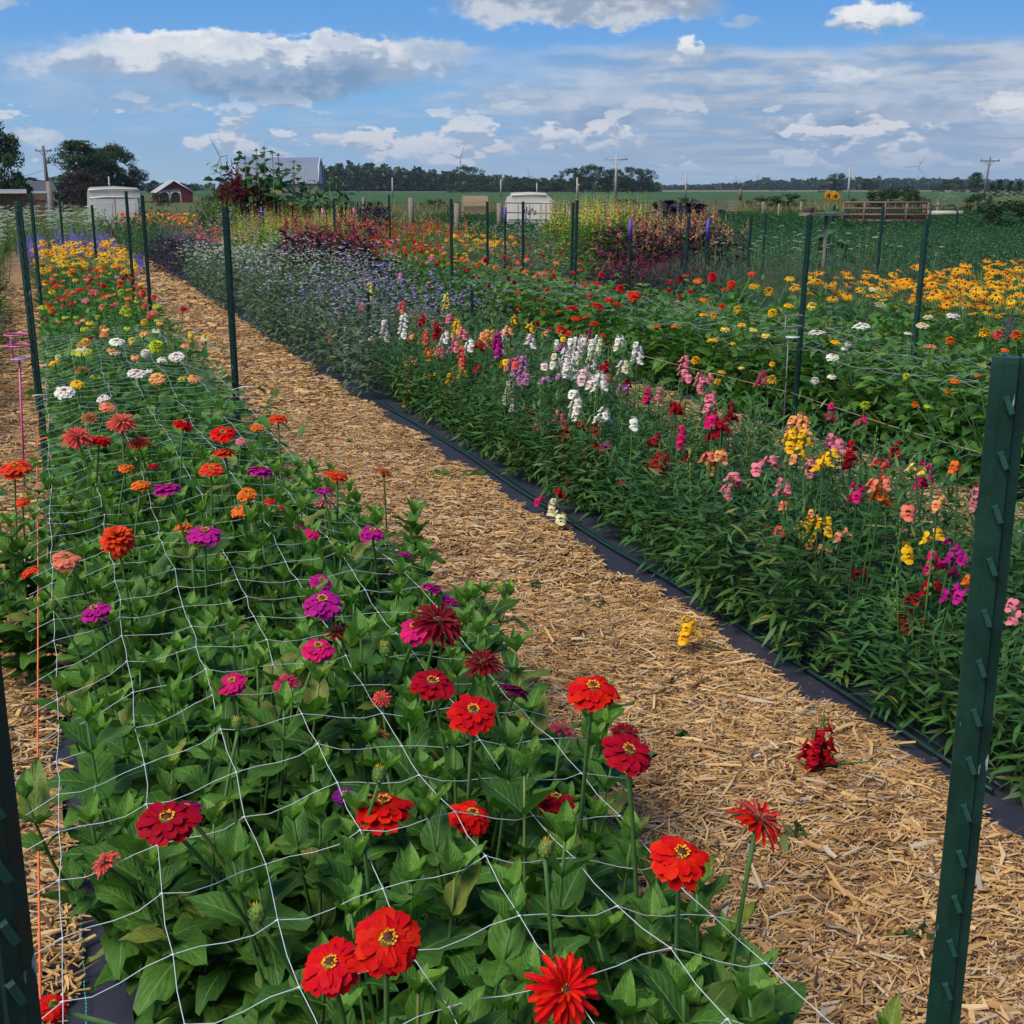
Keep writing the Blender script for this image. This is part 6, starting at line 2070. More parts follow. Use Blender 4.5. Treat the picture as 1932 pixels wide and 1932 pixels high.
TR = [trunk_mesh(1, .35), trunk_mesh(2, .3)]
CRN = {'round': [crown_mesh(1, 34, 110, .42, .68, .042, M['tree_fol'], .22), crown_mesh(2, 30, 120, .46, .62, .042, M['tree_fol'], .24)],
       'wide': [crown_mesh(3, 34, 110, .62, .52, .042, M['tree_fol'], .36), crown_mesh(4, 36, 100, .66, .50, .042, M['tree_fol'], .38)],
       'tall': [crown_mesh(5, 60, 260, .34, .84, .026, M['tree_fol2'], .10, .35)],
       'low': [crown_mesh(6, 30, 110, .55, .75, .045, M['tree_fol'], .08)],
       'dark': [crown_mesh(7, 30, 120, .60, .70, .045, M['tree_dark'], .10)],
       'fir': [crown_mesh(8, 30, 90, .34, .92, .045, M['tree_fol'], .03, .95)],
       'big': [crown_mesh(9, 90, 300, .5, .80, .026, M['tree_fol'], .12), crown_mesh(10, 90, 300, .46, .80, .026, M['tree_fol2'], .10, .15)],
       'bigdark': [crown_mesh(11, 80, 260, .62, .80, .028, M['tree_dark'], .08)]}


def tree(px, ptop, D, w, kind, label, group=None, name='tree', cat='tree', wf=None):
    top = atD(px, ptop, D)
    h = top.z + .4
    t = bpy.data.objects.new(name, None)
    COL.objects.link(t)
    t.location = (top.x, top.y, -.2)
    t.rotation_euler = (0, 0, R.uniform(0, 6.28))
    tag(t, label, cat, group)
    wm = w * D / (FL * 1932) * 1.0
    cm_0 = {'round': .9, 'wide': 1.35, 'tall': .72, 'low': 1.15, 'dark': 1.25, 'fir': .68, 'big': 1.05, 'bigdark': 1.3}[kind]
    sx = wm / cm_0 * {'low': 1.5, 'dark': 1.3, 'bigdark': 1.15}.get(kind, 1.22)
    c = obj('crown', R.choice(CRN[kind]), t, None, None, (sx, sx, h * .93))
    c['kind'] = 'stuff'
    if kind not in ('low', 'fir', 'dark', 'bigdark'):
        obj('trunk', R.choice(TR), t, None, None, (sx * .9, sx * .9, h))
    else:
        obj('trunk', TR[0], t, None, None, (sx * .5, sx * .5, h * .7))
    return t


tree(-22, 205, 70, 105, 'big', 'large dark leafy tree cut by the left edge', name='shade_tree')
tree(146, 258, 150, 100, 'tall', 'tall pale green poplar-like tree, left half of the big pair', name='broadleaf_tree')
tree(178, 270, 155, 90, 'big', 'mid tree filling the middle of the big pair', name='broadleaf_tree')
tree(206, 264, 160, 92, 'big', 'big dark rounded tree, right half of the big pair', name='broadleaf_tree')
tree(152, 316, 110, 82, 'bigdark', 'dark purple-leaved bushy tree in front of the big pair', name='copper_tree')
tree(115, 345, 90, 50, 'dark', 'low reddish shrub behind the wooden pole', name='shrub', cat='shrub')
for i, (px_, pt, D, w, kd) in enumerate([(60, 330, 260, 60, 'round'), (85, 338, 260, 40, 'round'), (252, 333, 230, 34, 'round'), (288, 338, 300, 28, 'round'), (342, 343, 420, 18, 'round'), (360, 346, 420, 22, 'round'), (303, 362, 120, 30, 'low'), (885, 305, 480, 62, 'wide'), (905, 330, 470, 60, 'low'), (860, 345, 450, 50, 'low'),
                                         (970, 332, 520, 34, 'round'), (1000, 336, 520, 48, 'round'), (1030, 340, 520, 40, 'round'), (1048, 342, 500, 46, 'round'), (940, 345, 520, 46, 'low'),
                                         (1085, 310, 430, 62, 'wide'), (1120, 303, 430, 70, 'wide'), (1150, 312, 430, 56, 'wide'), (1185, 308, 430, 56, 'wide'), (1212, 312, 430, 54, 'wide'), (1100, 330, 440, 60, 'round'), (1145, 332, 440, 60, 'round'), (1195, 334, 440, 56, 'round'), (1225, 330, 440, 24, 'round'),
                                         (1585, 322, 520, 44, 'wide'), (1641, 333, 520, 34, 'round'), (1618, 336, 700, 10, 'round'), (1560, 345, 520, 40, 'low'), (1700, 350, 420, 40, 'low'), (1803, 333, 480, 46, 'low'), (1843, 323, 470, 30, 'tall'), (1775, 345, 500, 26, 'low'), (1888, 338, 260, 24, 'fir'), (1908, 340, 260, 22, 'fir'), (1924, 342, 260, 22, 'fir'), (1872, 345, 280, 22, 'fir'),
                                         (1475, 352, 800, 30, 'low'), (1505, 340, 900, 16, 'round'), (1450, 345, 900, 20, 'round')]):
    zone = ('behind the grey roofed house' if px_ < 100 else 'between the van shell and red shed' if px_ < 300 else 'right of the red shed' if px_ < 400 else 'in the wood edge under the second turbine' if px_ < 1060 else 'in the oak group left of the cross-armed pole' if px_ < 1163 else 'in the oak group right of the cross-armed pole' if px_ < 1240
            else 'on the low far ridge' if px_ < 1520 else 'by the lone pole above the gate' if px_ < 1720 else 'right of the large right turbine' if px_ < 1860 else 'dark fir at the far right edge')
    if px_ >= 1860:
        lb = ['dark fir tree at the far right, ' + s for s in ('leftmost', 'second', 'third', 'last')][{1872: 0, 1888: 1, 1908: 2, 1924: 3}[px_]]
    else:
        lb = {'round': 'rounded', 'wide': 'spreading', 'low': 'low bushy', 'tall': 'upright'}[kd] + ' distant tree ' + zone + ', ' + ['shorter', 'taller'][pt < 330] + ', ' + ('left side' if i % 2 else 'right side')
    tree(px_, pt, D, w, kd, lb, 'distant field trees', name='fir_tree' if kd == 'fir' else 'distant_tree')
for i, (px_, pt, D, w, kd) in enumerate([(1655, 350, 75, 60, 'low'), (1700, 345, 80, 70, 'low'), (1730, 352, 78, 40, 'low'), (1450, 368, 95, 70, 'low'), (1490, 362, 95, 46, 'low'), (1860, 360, 70, 60, 'low'), (1290, 372, 100, 50, 'low'), (1175, 375, 110, 50, 'low'), (865, 380, 75, 20, 'low'), (820, 375, 90, 40, 'low')]):
    tree(px_, pt, D, w, kd, 'rough green hedge shrub ' + ['left above the rusty gate', 'middle above the rusty gate', 'right end above the rusty gate', 'left of the pair beyond the wagon', 'right of the pair beyond the wagon', 'right of the pipe frame', 'left of the wagon', 'left of the cross-armed pole foot', 'beside the hay bale', 'left of the hay bale'][i], 'hedge shrubs along the pasture fence', name='hedge_shrub', cat='shrub')
p = atD(1925, 380, 44)
t = tree(1925, 372, 44, 130, 'low', 'big dark glossy bush at the right edge of the crop field', name='large_bush', cat='bush')


# far woods as one mass
def woods(name, pts, D, seed, n, card, mat_=None):
    g = np.random.default_rng(seed)
    P = []
    for k in range(n):
        i = g.integers(0, len(pts) - 1)
        (x0, t0), (x1, t1) = pts[i], pts[i + 1]
        u = g.uniform()
        px_, pt = x0 + (x1 - x0) * u, t0 + (t1 - t0) * u
        Dd = D + g.uniform(-12, 25)
        top = atD(px_, pt, Dd)
        lump = 1 + .16 * math.sin(px_ * .21) + .12 * math.sin(px_ * .57 + 1) + .08 * math.sin(px_ * 1.3)
        z = top.z * lump * g.uniform(0, 1) ** .55
        P.append((top.x, top.y, z))
    P = np.array(P)
    A, P = mats_from(P, g.uniform(0, 6.28, n), g.uniform(-.6, 1.0, n), g.uniform(-1.5, 1.5, n), card * g.uniform(.6, 1.4, n))
    o = obj(name, scatter(name, leaf_t(.8, 1, 2, 0, .5), A, P, mat_ or M['tree_fol']))
    tag(o, kind='stuff')


woods('far_woods', [(590, 330), (640, 322), (700, 321), (760, 327), (820, 332), (880, 336), (1060, 345)], 650, 500, 26000, 2.6)
woods('far_woods', [(860, 350), (1060, 348), (1240, 350)], 560, 501, 9000, 2.2)
woods('far_ridge_woods', [(1225, 355), (1330, 353), (1400, 350), (1440, 343), (1480, 347), (1530, 343), (1600, 342), (1700, 342), (1800, 343), (1940, 345)], 1300, 502, 20000, 4.5)
woods('far_ridge_woods', [(-20, 352), (100, 352), (250, 352), (400, 353)], 900, 503, 5000, 3.5)


# ------------------------------------------------------------------ wind turbines
def turbine(hub, tips, L, label, base=None):
    """hub, tips in photo pixels; L = real blade length"""
    import statistics
    px = statistics.mean(math.hypot(a - hub[0], b - hub[1]) for a, b in tips[:1])
    D = L * FL * 1932 / px
    c = atD(hub[0], hub[1], D)
    t = bpy.data.objects.new('wind_turbine', None)
    COL.objects.link(t)
    t.location = (c.x, c.y, 0)
    tag(t, label, 'wind turbine', 'wind turbines on the horizon')
    mb = MB()
    mb.tube([(0, 0, 0), (0, 0, c.z)], [2.4, 1.5], 10)
    obj('tower', mb.mesh('tower', [M['turbine']]), t)
    fwd = Vector((c.x, c.y, 0)).normalized()
    side = Vector((fwd.y, -fwd.x, 0))
    mb = MB()
    mb.tube([Vector((0, 0, c.z)) - fwd * 5, Vector((0, 0, c.z)) + fwd * 6], [1.7, 2.1], 8)
    obj('nacelle', mb.mesh('nacelle', [M['turbine']]), t)
    for a, b in tips:
        d = Vector((a - hub[0], b - hub[1]))
        l_ = min(L, d.length / px * L)
        v = (side * d.x - Vector((0, 0, 1)) * d.y).normalized()
        w = v.cross(fwd)
        o_ = Vector((0, 0, c.z)) - fwd * 6
        mb = MB()
        vs = []
        for q, wd in ((0, 1.3), (.18, 2.3), (.5, 1.6), (1, .35)):
            for s_ in (-1, 1):
                for e_ in (-1, 1):
                    vs.append(o_ + v * l_ * q + w * wd * s_ + fwd * .35 * e_ * (1.1 - q))
        f = []
        for k in range(3):
            i = k * 4
            f += [(i, i + 4, i + 5, i + 1), (i + 2, i + 3, i + 7, i + 6), (i, i + 2, i + 6, i + 4), (i + 1, i + 5, i + 7, i + 3)]
        mb.add(vs, f)
        obj('blade', mb.mesh('blade', [M['turbine']]), t)


turbine((414.7, 295), [(397.8, 259.8), (433.8, 292), (403, 328)], 50, 'large wind turbine left of the grey barn roof')
turbine((868.6, 298), [(878.6, 269.4), (846, 290), (869, 328)], 50, 'wind turbine above the mid-picture tree')
turbine((1733, 313), [(1747.7, 289), (1703.8, 315.5), (1747.7, 336)], 50, 'large wind turbine above the rusty gate')
turbine((1429.8, 335), [(1435.5, 323), (1424.5, 330), (1432, 347)], 28, 'bright white small turbine on the far ridge')
turbine((1388.4, 338.6), [(1388, 326), (1399, 342), (1379, 344)], 28, 'tiny turbine left of the bright white one')
turbine((1460, 340.7), [(1452.5, 332.4), (1471, 341), (1457, 351)], 28, 'faint turbine right of the bright white one')
turbine((1828.7, 334), [(1817.8, 327.8), (1838, 329), (1829, 347)], 28, 'small turbine between the two round trees at right')
turbine((1855.6, 327), [(1864.6, 314.4), (1842, 331), (1861, 341)], 28, 'small turbine behind the upright tree at right')
turbine((998, 331), [(993.5, 316), (1012, 335), (988, 342)], 28, 'turbine with one blade above the wood')


# ------------------------------------------------------------------ utility poles
def pole(px, ptop, D, r, label, cross=True, mat_='pole_wood', lean=0.0, low=None, arms=2.2, tr=False):
    c = atD(px, ptop, D)
    t = bpy.data.objects.new('utility_pole', None)
    COL.objects.link(t)
    t.location = (c.x - lean * c.z, c.y, 0)
    tag(t, label, 'utility pole', 'utility poles')
    mb = MB()
    mb.tube([(0, 0, 0), (lean * c.z, 0, c.z)], [r * 1.25, r * .8], 8)
    obj('pole', mb.mesh('pole', [M[mat_]]), t)
    if cross:
        mb = MB()
        az = math.radians(cross if not isinstance(cross, bool) else 20)
        dz = c.z * .055 + .25
        cx = lean * (c.z - dz)
        mb.box((cx, 0, c.z - dz), (arms, .14, .16), rz=-az)
        obj('crossarm', mb.mesh('crossarm', [M[mat_]]), t)
        for s_ in (-1, 1):
            mb = MB()
            mb.tube([(cx + s_ * arms * .28 * math.cos(az), -s_ * arms * .28 * math.sin(az), c.z - dz), (cx, 0, c.z - dz - .8)], .035, 5)
            obj('brace', mb.mesh('brace', [M[mat_]]), t)
            mb = MB()
            mb.lathe([(.001, .0), (.07, .0), (.07, .12), (.03, .2), (.001, .22)], 6, (cx + s_ * arms * .44 * math.cos(az), -s_ * arms * .44 * math.sin(az), c.z - dz + .08))
            obj('insulator', mb.mesh('insulator', [M['dark_metal']]), t)
    if tr:
        mb = MB()
        mb.lathe([(.001, 0), (.22, .02), (.24, .3), (.22, .75), (.001, .8)], 10, (.32, -.1, c.z - 2.3))
        obj('transformer', mb.mesh('transformer', [M['grey_metal']]), t)
    return t, c


pole(81, 275, 180, .22, 'wooden utility pole with crossarm beside the big left tree', 20, lean=-.02, tr=True)
pole(1163, 293, 190, .17, 'pale utility pole with crossarm right of the oak group', 20, 'pole_pale', arms=3.4)
pole(1869, 296, 210, .15, 'leaning utility pole with crossarm at the right', 20, lean=.10, arms=3.0)
pole(1604, 316, 200, .16, 'bare pale pole beside the lone spreading tree', False, 'pole_pale')
pole(1295, 326, 210, .16, 'bare pale pole above the old wagon', False, 'pole_pale')
pole(1089, 335, 190, .14, 'thin pole in front of the oak group', False, 'pole_pale')
pole(205, 333, 120, .08, 'thin pale pole above the white van shell', False, 'pole_pale')
pole(945, 338, 240, .14, 'thin pole in front of the wood, left of the truck cap', False, 'pole_pale')
pole(740, 335, 240, .14, 'thin pole in front of the far wood', False, 'pole_pale')
pole(1013, 345, 240, .13, 'short thin pole above the truck cap', False, 'pole_pale')
a, b = atD(81, 322, 180), atD(-60, 352, 140)
cord_thing('overhead_wire', [a, a.lerp(b, .5) - Vector((0, 0, .35)), b], .022, 'dark_metal', 'sagging overhead wire left of the wooden pole', 'wire')
# yellow road sign
c = atD(1091, 347, 300)
t = bpy.data.objects.new('road_sign', None)
COL.objects.link(t)
t.location = (c.x, c.y, 0)
tag(t, 'small yellow diamond road sign on a thin post before the oaks', 'road sign')
mb = MB()
mb.tube([(0, 0, 0), (0, 0, c.z)], .07, 6)
obj('sign_post', mb.mesh('sign_post', [M['pole_pale']]), t)
mb = MB()
mb.box((0, 0, 0), (.62, .03, .62))
o = obj('sign_plate', mb.mesh('sign_plate', [M['yellow_sign']]), t, (0, -.1, c.z - .3), (0, PI / 4, 0))
o.rotation_euler = (Matrix.Rotation(-.35, 3, 'Z') @ Matrix.Rotation(PI / 4, 3, 'Y')).to_euler()


# ------------------------------------------------------------------ buildings
def face_rot(c):
    """turn a +Y-facing-away building so that its front (-Y) faces the camera"""
    return math.atan2(-c.x, c.y)


def empty(name, c, rz, label, cat):
    t = bpy.data.objects.new(name, None)
    COL.objects.link(t)
    t.location = (c[0], c[1], 0)
    t.rotation_euler = (0, 0, rz)
    tag(t, label, cat)
    return t


# gambrel barn
D = 300
cl, crr = atD(440, 297, D), atD(600, 297, D)
W = (crr - cl).length
cen = (cl + crr) / 2
Ht = cen.z
t = empty('gambrel_barn', cen, face_rot(cen) - .12, 'large barn with grey metal gambrel roof behind the sunflowers', 'barn')
d2 = 13
mb = MB()
zb, zk = Ht * .30, Ht * .80
mb.box((0, d2 / 2, zb / 2), (W * .98, d2, zb))
obj('wall', mb.mesh('wall', [M['grey_wood']], smooth=False), t)
prof = [(0, zb - .5), (-.35, zb), (1.7, zk), (d2 / 2, Ht), (d2 - 1.7, zk), (d2 + .35, zb)]
for nm, (a, b) in (('lower_roof', (1, 2)), ('upper_roof', (2, 3)), ('upper_roof', (3, 4)), ('lower_roof', (4, 5))):
    mb = MB()
    y0_, z0_ = prof[a]
    y1_, z1_ = prof[b]
    mb.add([(-W / 2, y0_, z0_), (W / 2, y0_, z0_), (W / 2, y1_, z1_), (-W / 2, y1_, z1_), (-W / 2, y0_, z0_ + .15), (W / 2, y0_, z0_ + .15), (W / 2, y1_, z1_ + .15), (-W / 2, y1_, z1_ + .15)],
           [(0, 1, 2, 3), (4, 5, 6, 7), (0, 1, 5, 4), (2, 3, 7, 6), (1, 2, 6, 5), (0, 3, 7, 4)])
    n = 26
    for k in range(n):
        x = -W / 2 + W * (k + .5) / n
        mb.tube([(x, y0_, z0_ + .16), (x, y1_, z1_ + .16)], .025, 3)
    obj(nm, mb.mesh(nm, [M['roof_grey']], smooth=False), t)
for s_ in (-1, 1):
    mb = MB()
    mb.add([(s_ * W * .49, 0, zb), (s_ * W * .49, 1.7, zk), (s_ * W * .49, d2 / 2, Ht), (s_ * W * .49, d2 - 1.7, zk), (s_ * W * .49, d2, zb)], [(0, 1, 2, 3, 4)])
    obj('gable', mb.mesh('gable', [M['white_siding'] if s_ > 0 else M['brown_wood']], smooth=False), t)
    mb = MB()
    mb.tube([(s_ * W * .5, -.3, zb), (s_ * W * .5, 1.7, zk + .1), (s_ * W * .5, d2 / 2, Ht + .1), (s_ * W * .5, d2 - 1.7, zk + .1), (s_ * W * .5, d2 + .3, zb)], .22, 4)
    obj('roof_trim', mb.mesh('roof_trim', [M['roof_light']]), t)

# small red shed with two arches
D = 150
pk, el_, er_ = atD(328, 340, D), atD(288, 362, D), atD(363, 362, D)
W = (er_ - el_).length * .92
Ht, ez = pk.z, el_.z
t = empty('red_shed', pk, face_rot(pk) + .15, 'small red shed with white trim around two arched doors', 'shed')
nb = 16
ax = [-.30 * W + .02, .02 * W]     # arch centres
ar, az_ = .13 * W, .62
for k in range(nb):
    x0_, x1_ = -W / 2 + W * k / nb, -W / 2 + W * (k + 1) / nb
    xm = (x0_ + x1_) / 2
    top = Ht - .1 - abs(xm) / (W / 2) * (Ht - ez)
    bot = 0
    for a_ in ax:
        if abs(xm - a_) < ar:
            bot = az_ + math.sqrt(max(0, ar ** 2 - (xm - a_) ** 2))
    mb = MB()
    mb.box((xm, 0 + .006 * (k % 2), (top + bot) / 2), ((x1_ - x0_) * .96, .04, top - bot))
    obj('wall_board', mb.mesh('wall_board', [M['red_wood']], smooth=False), t)
mb = MB()
mb.box((-W / 2 + .03, 1.8, ez / 2), (.05, 3.5, ez))
mb.box((W / 2 - .03, 1.8, ez / 2), (.05, 3.5, ez))
mb.box((0, 3.55, ez / 2), (W, .05, ez))
obj('side_walls', mb.mesh('side_walls', [M['red_wood']], smooth=False), t)
for s_ in (-1, 1):
    mb = MB()
    v = [(0, -.25, Ht), (s_ * (W / 2 + .2), -.25, ez - .12), (s_ * (W / 2 + .2), 3.8, ez - .12), (0, 3.8, Ht)]
    mb.add(v + [(a, b, c_ + .07) for a, b, c_ in v], [(0, 1, 2, 3), (4, 5, 6, 7), (0, 1, 5, 4), (1, 2, 6, 5), (2, 3, 7, 6)])
    obj('roof', mb.mesh('roof', [M['shed_roof']], smooth=False), t)
    mb = MB()
    mb.tube([(0, -.27, Ht - .03), (s_ * (W / 2 + .2), -.27, ez - .15)], .06, 4)
    obj('roof_trim', mb.mesh('roof_trim', [M['white_trim']]), t)
for i, a_ in enumerate(ax):
    mb = MB()
    n = 10
    inn, out_ = [], []
    for k in range(n + 1):
        q = PI * k / n
        inn.append((a_ + ar * math.cos(q), -.03, az_ + ar * math.sin(q)))
        out_.append((a_ + ar * 1.14 * (1 if math.cos(q) > 0 else -1) * min(1, abs(math.cos(q)) * 1.5), -.03, az_ + ar * 1.14 * min(1, math.sin(q) * 1.5)))
    v = inn + out_
    mb.add(v, [(k, k + 1, n + 2 + k, n + 1 + k) for k in range(n)])
    mb.box((a_ - ar * 1.07, -.03, az_ / 2), (ar * .16, .03, az_))
    mb.box((a_ + ar * 1.07, -.03, az_ / 2), (ar * .16, .03, az_))
    obj('arch_trim', mb.mesh('arch_trim', [M['white_trim']], smooth=False), t)
    mb = MB()
    mb.box((a_, .06, az_ * .75), (ar * 2, .03, az_ * 1.5))
    obj('arched_door', mb.mesh('arched_door', [M['red_wood'] if i == 0 else M['old_box']], smooth=False), t)
mb = MB()
mb.box((-.14 * W, -.03, az_ + ar * 1.42), (W * .58, .04, .05))
obj('door_lintel', mb.mesh('door_lintel', [M['white_trim']], smooth=False), t)

# low house at left with charcoal roof
D = 95
c = atD(0, 343, D)
rz = face_rot(c)
t = empty('low_house', (c.x, c.y), rz, 'long low white house with charcoal roof at the left edge', 'house')
x1 = (atD(98, 343, D) - c).length
ez = atD(40, 361, D).z
Ht = atD(40, 341, D).z
mb = MB()
mb.box((x1 / 2 - 7, 3, ez / 2), (x1 + 14, 6, ez))
obj('wall', mb.mesh('wall', [M['white_siding']], smooth=False), t)
mb = MB()
x0_, x1_ = -14, x1 + .3
mb.add([(x0_, -.4, ez), (x1_, -.4, ez), (x1_ - .2, 3, Ht), (x0_, 3, Ht), (x0_, 6.4, ez), (x1_, 6.4, ez)], [(0, 1, 2, 3), (3, 2, 5, 4), (1, 5, 2)])
obj('roof', mb.mesh('roof', [M['dark_roof']], smooth=False), t)
mb = MB()
mb.box(((x0_ + x1_) / 2, -.42, ez - .06), (x1_ - x0_, .06, .14))
obj('fascia', mb.mesh('fascia', [M['white_trim']], smooth=False), t)
for k in range(3):
    mb = MB()
    mb.box((1.0 + k * 1.5, -.03, ez * .6), (.7, .06, .3))
    obj('window', mb.mesh('window', [M['dark_metal']], smooth=False), t)
# brown plank wall / bunk in front of it
D = 42
c = atD(48, 380, D)
t = empty('plank_wall', (c.x, c.y), face_rot(c), 'weathered brown plank wall below the low white house', 'plank wall')
w_ = (atD(98, 380, D) - atD(-60, 380, D)).length
topz = atD(40, 366, D).z
botz = .0
n = 7
for k in range(n):
    mb = MB()
    z0_, z1_ = botz + (topz - botz) * k / n, botz + (topz - botz) * (k + 1) / n
    mb.box((-.6, .02 * (k % 2), (z0_ + z1_) / 2), (w_, .05, (z1_ - z0_) * .93))
    obj('plank', mb.mesh('plank', [M['brown_wood']], smooth=False), t)
mb = MB()
mb.box((-.9, -.1, topz + .08), (w_ * .8, .5, .12))
obj('white_cover', mb.mesh('white_cover', [M['white_trim']], smooth=False), t)
c = atD(92, 343, 40)
cord = MB()
cord.tube([(0, 0, 0), (0, 0, c.z)], .085, 9)
o = obj('wooden_stub_pole', cord.mesh('wooden_stub_pole', [M['grey_wood']]), None, (c.x, c.y, 0))
tag(o, 'short thick weathered wooden pole before the low house', 'wooden pole')


# ------------------------------------------------------------------ white van shell and truck cap
def shell(name, box, D, label, kind):
    l, tp, r_, bt = box
    cen = atD((l + r_) / 2, tp, D)
    W = span(cen, r_ - l)
    H = cen.z
    t = empty(name, cen, face_rot(cen) + (.0), label, 'van shell' if kind == 'van' else 'truck cap')
    L_ = 3.2
    if kind == 'van':
        prof = [(-.50, 0), (-.495, H * .55), (-.475, H * .86), (-.455, H * .955), (-.42, H * .99), (0, H * 1.01), (.40, H * .98), (.445, H * .94), (.47, H * .84), (.495, H * .55), (.50, 0)]
    else:
        prof = [(-.50, 0), (-.49, H * .60), (-.47, H * .80), (-.44, H * .90), (-.38, H * .93), (-.37, H * .985), (0, H * 1.005), (.31, H * .98), (.33, H * .93), (.42, H * .84), (.48, H * .62), (.51, 0)]
    prof = [(a * W, b) for a, b in prof]
    n = len(prof)
    mb = MB()
    v = [(x, 0, z) for x, z in prof] + [(x, L_, z) for x, z in prof]
    f = [(i, i + 1, n + i + 1, n + i) for i in range(n - 1)] + [tuple(range(n))[::-1], tuple(range(n, 2 * n))]
    mb.add(v, f)
    obj('shell_body', mb.mesh('shell_body', [M['van_white']], smooth=False), t)
    if kind == 'van':
        for s_ in (-1, 1):
            mb = MB()
            mb.box((s_ * W * .205, -.025, H * .40), (W * .395, .045, H * .76))
            d = obj('rear_door', mb.mesh('rear_door', [M['van_white']], smooth=False), t)
            mb = MB()
            mb.box((s_ * W * .205, -.052, H * .55), (W * .30, .01, H * .32))
            obj('door_panel', mb.mesh('door_panel', [M['van_white']], smooth=False), d)
            for z_ in (.2, .6):
                mb = MB()
                mb.box((s_ * W * .41, -.05, H * z_), (.05, .05, .10))
                obj('hinge', mb.mesh('hinge', [M['van_trim']], smooth=False), d)
        for z_, w_ in ((.80, .86), (.945, .9)):
            mb = MB()
            mb.tube([(-W * w_ / 2, -.03, H * (z_ - .01)), (-W * .15, -.045, H * (z_ + .012)), (W * .15, -.045, H * (z_ + .012)), (W * w_ / 2, -.03, H * (z_ - .01))], .022, 5)
            obj('roof_ridge', mb.mesh('roof_ridge', [M['van_white']]), t)
        mb = MB()
        mb.box((0, -.012, H * .40), (.025, .02, H * .78))
        mb.box((0, -.012, H * .788), (W * .84, .02, .02))
        obj('door_gap', mb.mesh('door_gap', [M['van_trim']], smooth=False), t)
    else:
        mb = MB()
        mb.tube([(-W * .36, -.03, H * .93), (0, -.04, H * .955), (W * .31, -.03, H * .93)], .02, 5)
        obj('roof_ridge', mb.mesh('roof_ridge', [M['van_white']]), t)
        for k in range(4):
            mb = MB()
            x = -W * .33 + k * W * .22
            mb.box((x, -.02, H * .55), (W * .19, .03, H * .38))
            obj('side_panel', mb.mesh('side_panel', [M['van_white']], smooth=False), t)
        for k in range(7):
            mb = MB()
            x = -W * .1 + k * W * .035
            mb.box((x, -.04, H * (.55 + .05 * math.sin(k * 2))), (.035, .008, .12 + .05 * (k % 2)))
            obj('dark_scuff', mb.mesh('dark_scuff', [M['old_box']], smooth=False), t)
    return t


shell('van_shell', (163, 352, 266, 430), 40, 'boxy cream-white van body with closed rear doors behind the umbels', 'van')
shell('truck_cap', (951, 363, 1049, 412), 44, 'rounded white truck cap sitting behind the tube gate', 'cap')


# ------------------------------------------------------------------ gates, fence posts, bale, wagon
def gate(px0, py0, px1, py1, D0, D1, rails, label, m='grey_metal', vert=4, zb=.2, mesh_=False, r=.025, curved=False):
    a, b = atD(px0, py0, D0), atD(px1, py1, D1)
    t = empty('field_gate', ((a.x + b.x) / 2, (a.y + b.y) / 2), math.atan2(b.y - a.y, b.x - a.x), label, 'gate')
    L_ = math.hypot(b.x - a.x, b.y - a.y)
    H = (a.z + b.z) / 2
    for k in range(rails):
        z = H - (H - zb) * k / (rails - 1)
        mb = MB()
        mb.tube([(-L_ / 2, 0, z), (L_ / 2, 0, z)], r, 6)
        obj('rail', mb.mesh('rail', [M[m]]), t)
    for k in range(vert):
        x = -L_ / 2 + L_ * k / (vert - 1)
        mb = MB()
        mb.tube([(x, 0, zb), (x, 0, H)], r, 6)
        obj('upright', mb.mesh('upright', [M[m]]), t)
    if mesh_:
        mb = MB()
        n = 34
        for k in range(n):
            x = -L_ / 2 + L_ * (k + .5) / n
            mb.tube([(x, .03, H * .62), (x, .03, H)], .012, 3)
        o = obj('wire_infill', mb.mesh('wire_infill', [M['dark_metal']]), t)
        mb = MB()
        mb.box((0, .10, (H * .62 + zb) / 2), (L_ * .98, .03, H * .62 - zb))
        obj('lower_sheet', mb.mesh('lower_sheet', [M['rust_metal']], smooth=False), t)
    return t


gate(1592, 382, 1752, 382, 46, 46, 5, 'long rusty livestock gate beyond the crop field', 'rust_metal', 5, .25, True, .04)
gate(955, 381, 1070, 386, 41, 39, 4, 'grey tube gate in front of the white truck cap', 'grey_metal', 4, .2, r=.022)
gate(1075, 386, 1148, 391, 39, 44, 4, 'grey tube gate right of the truck cap', 'grey_metal', 3, .2, r=.022)
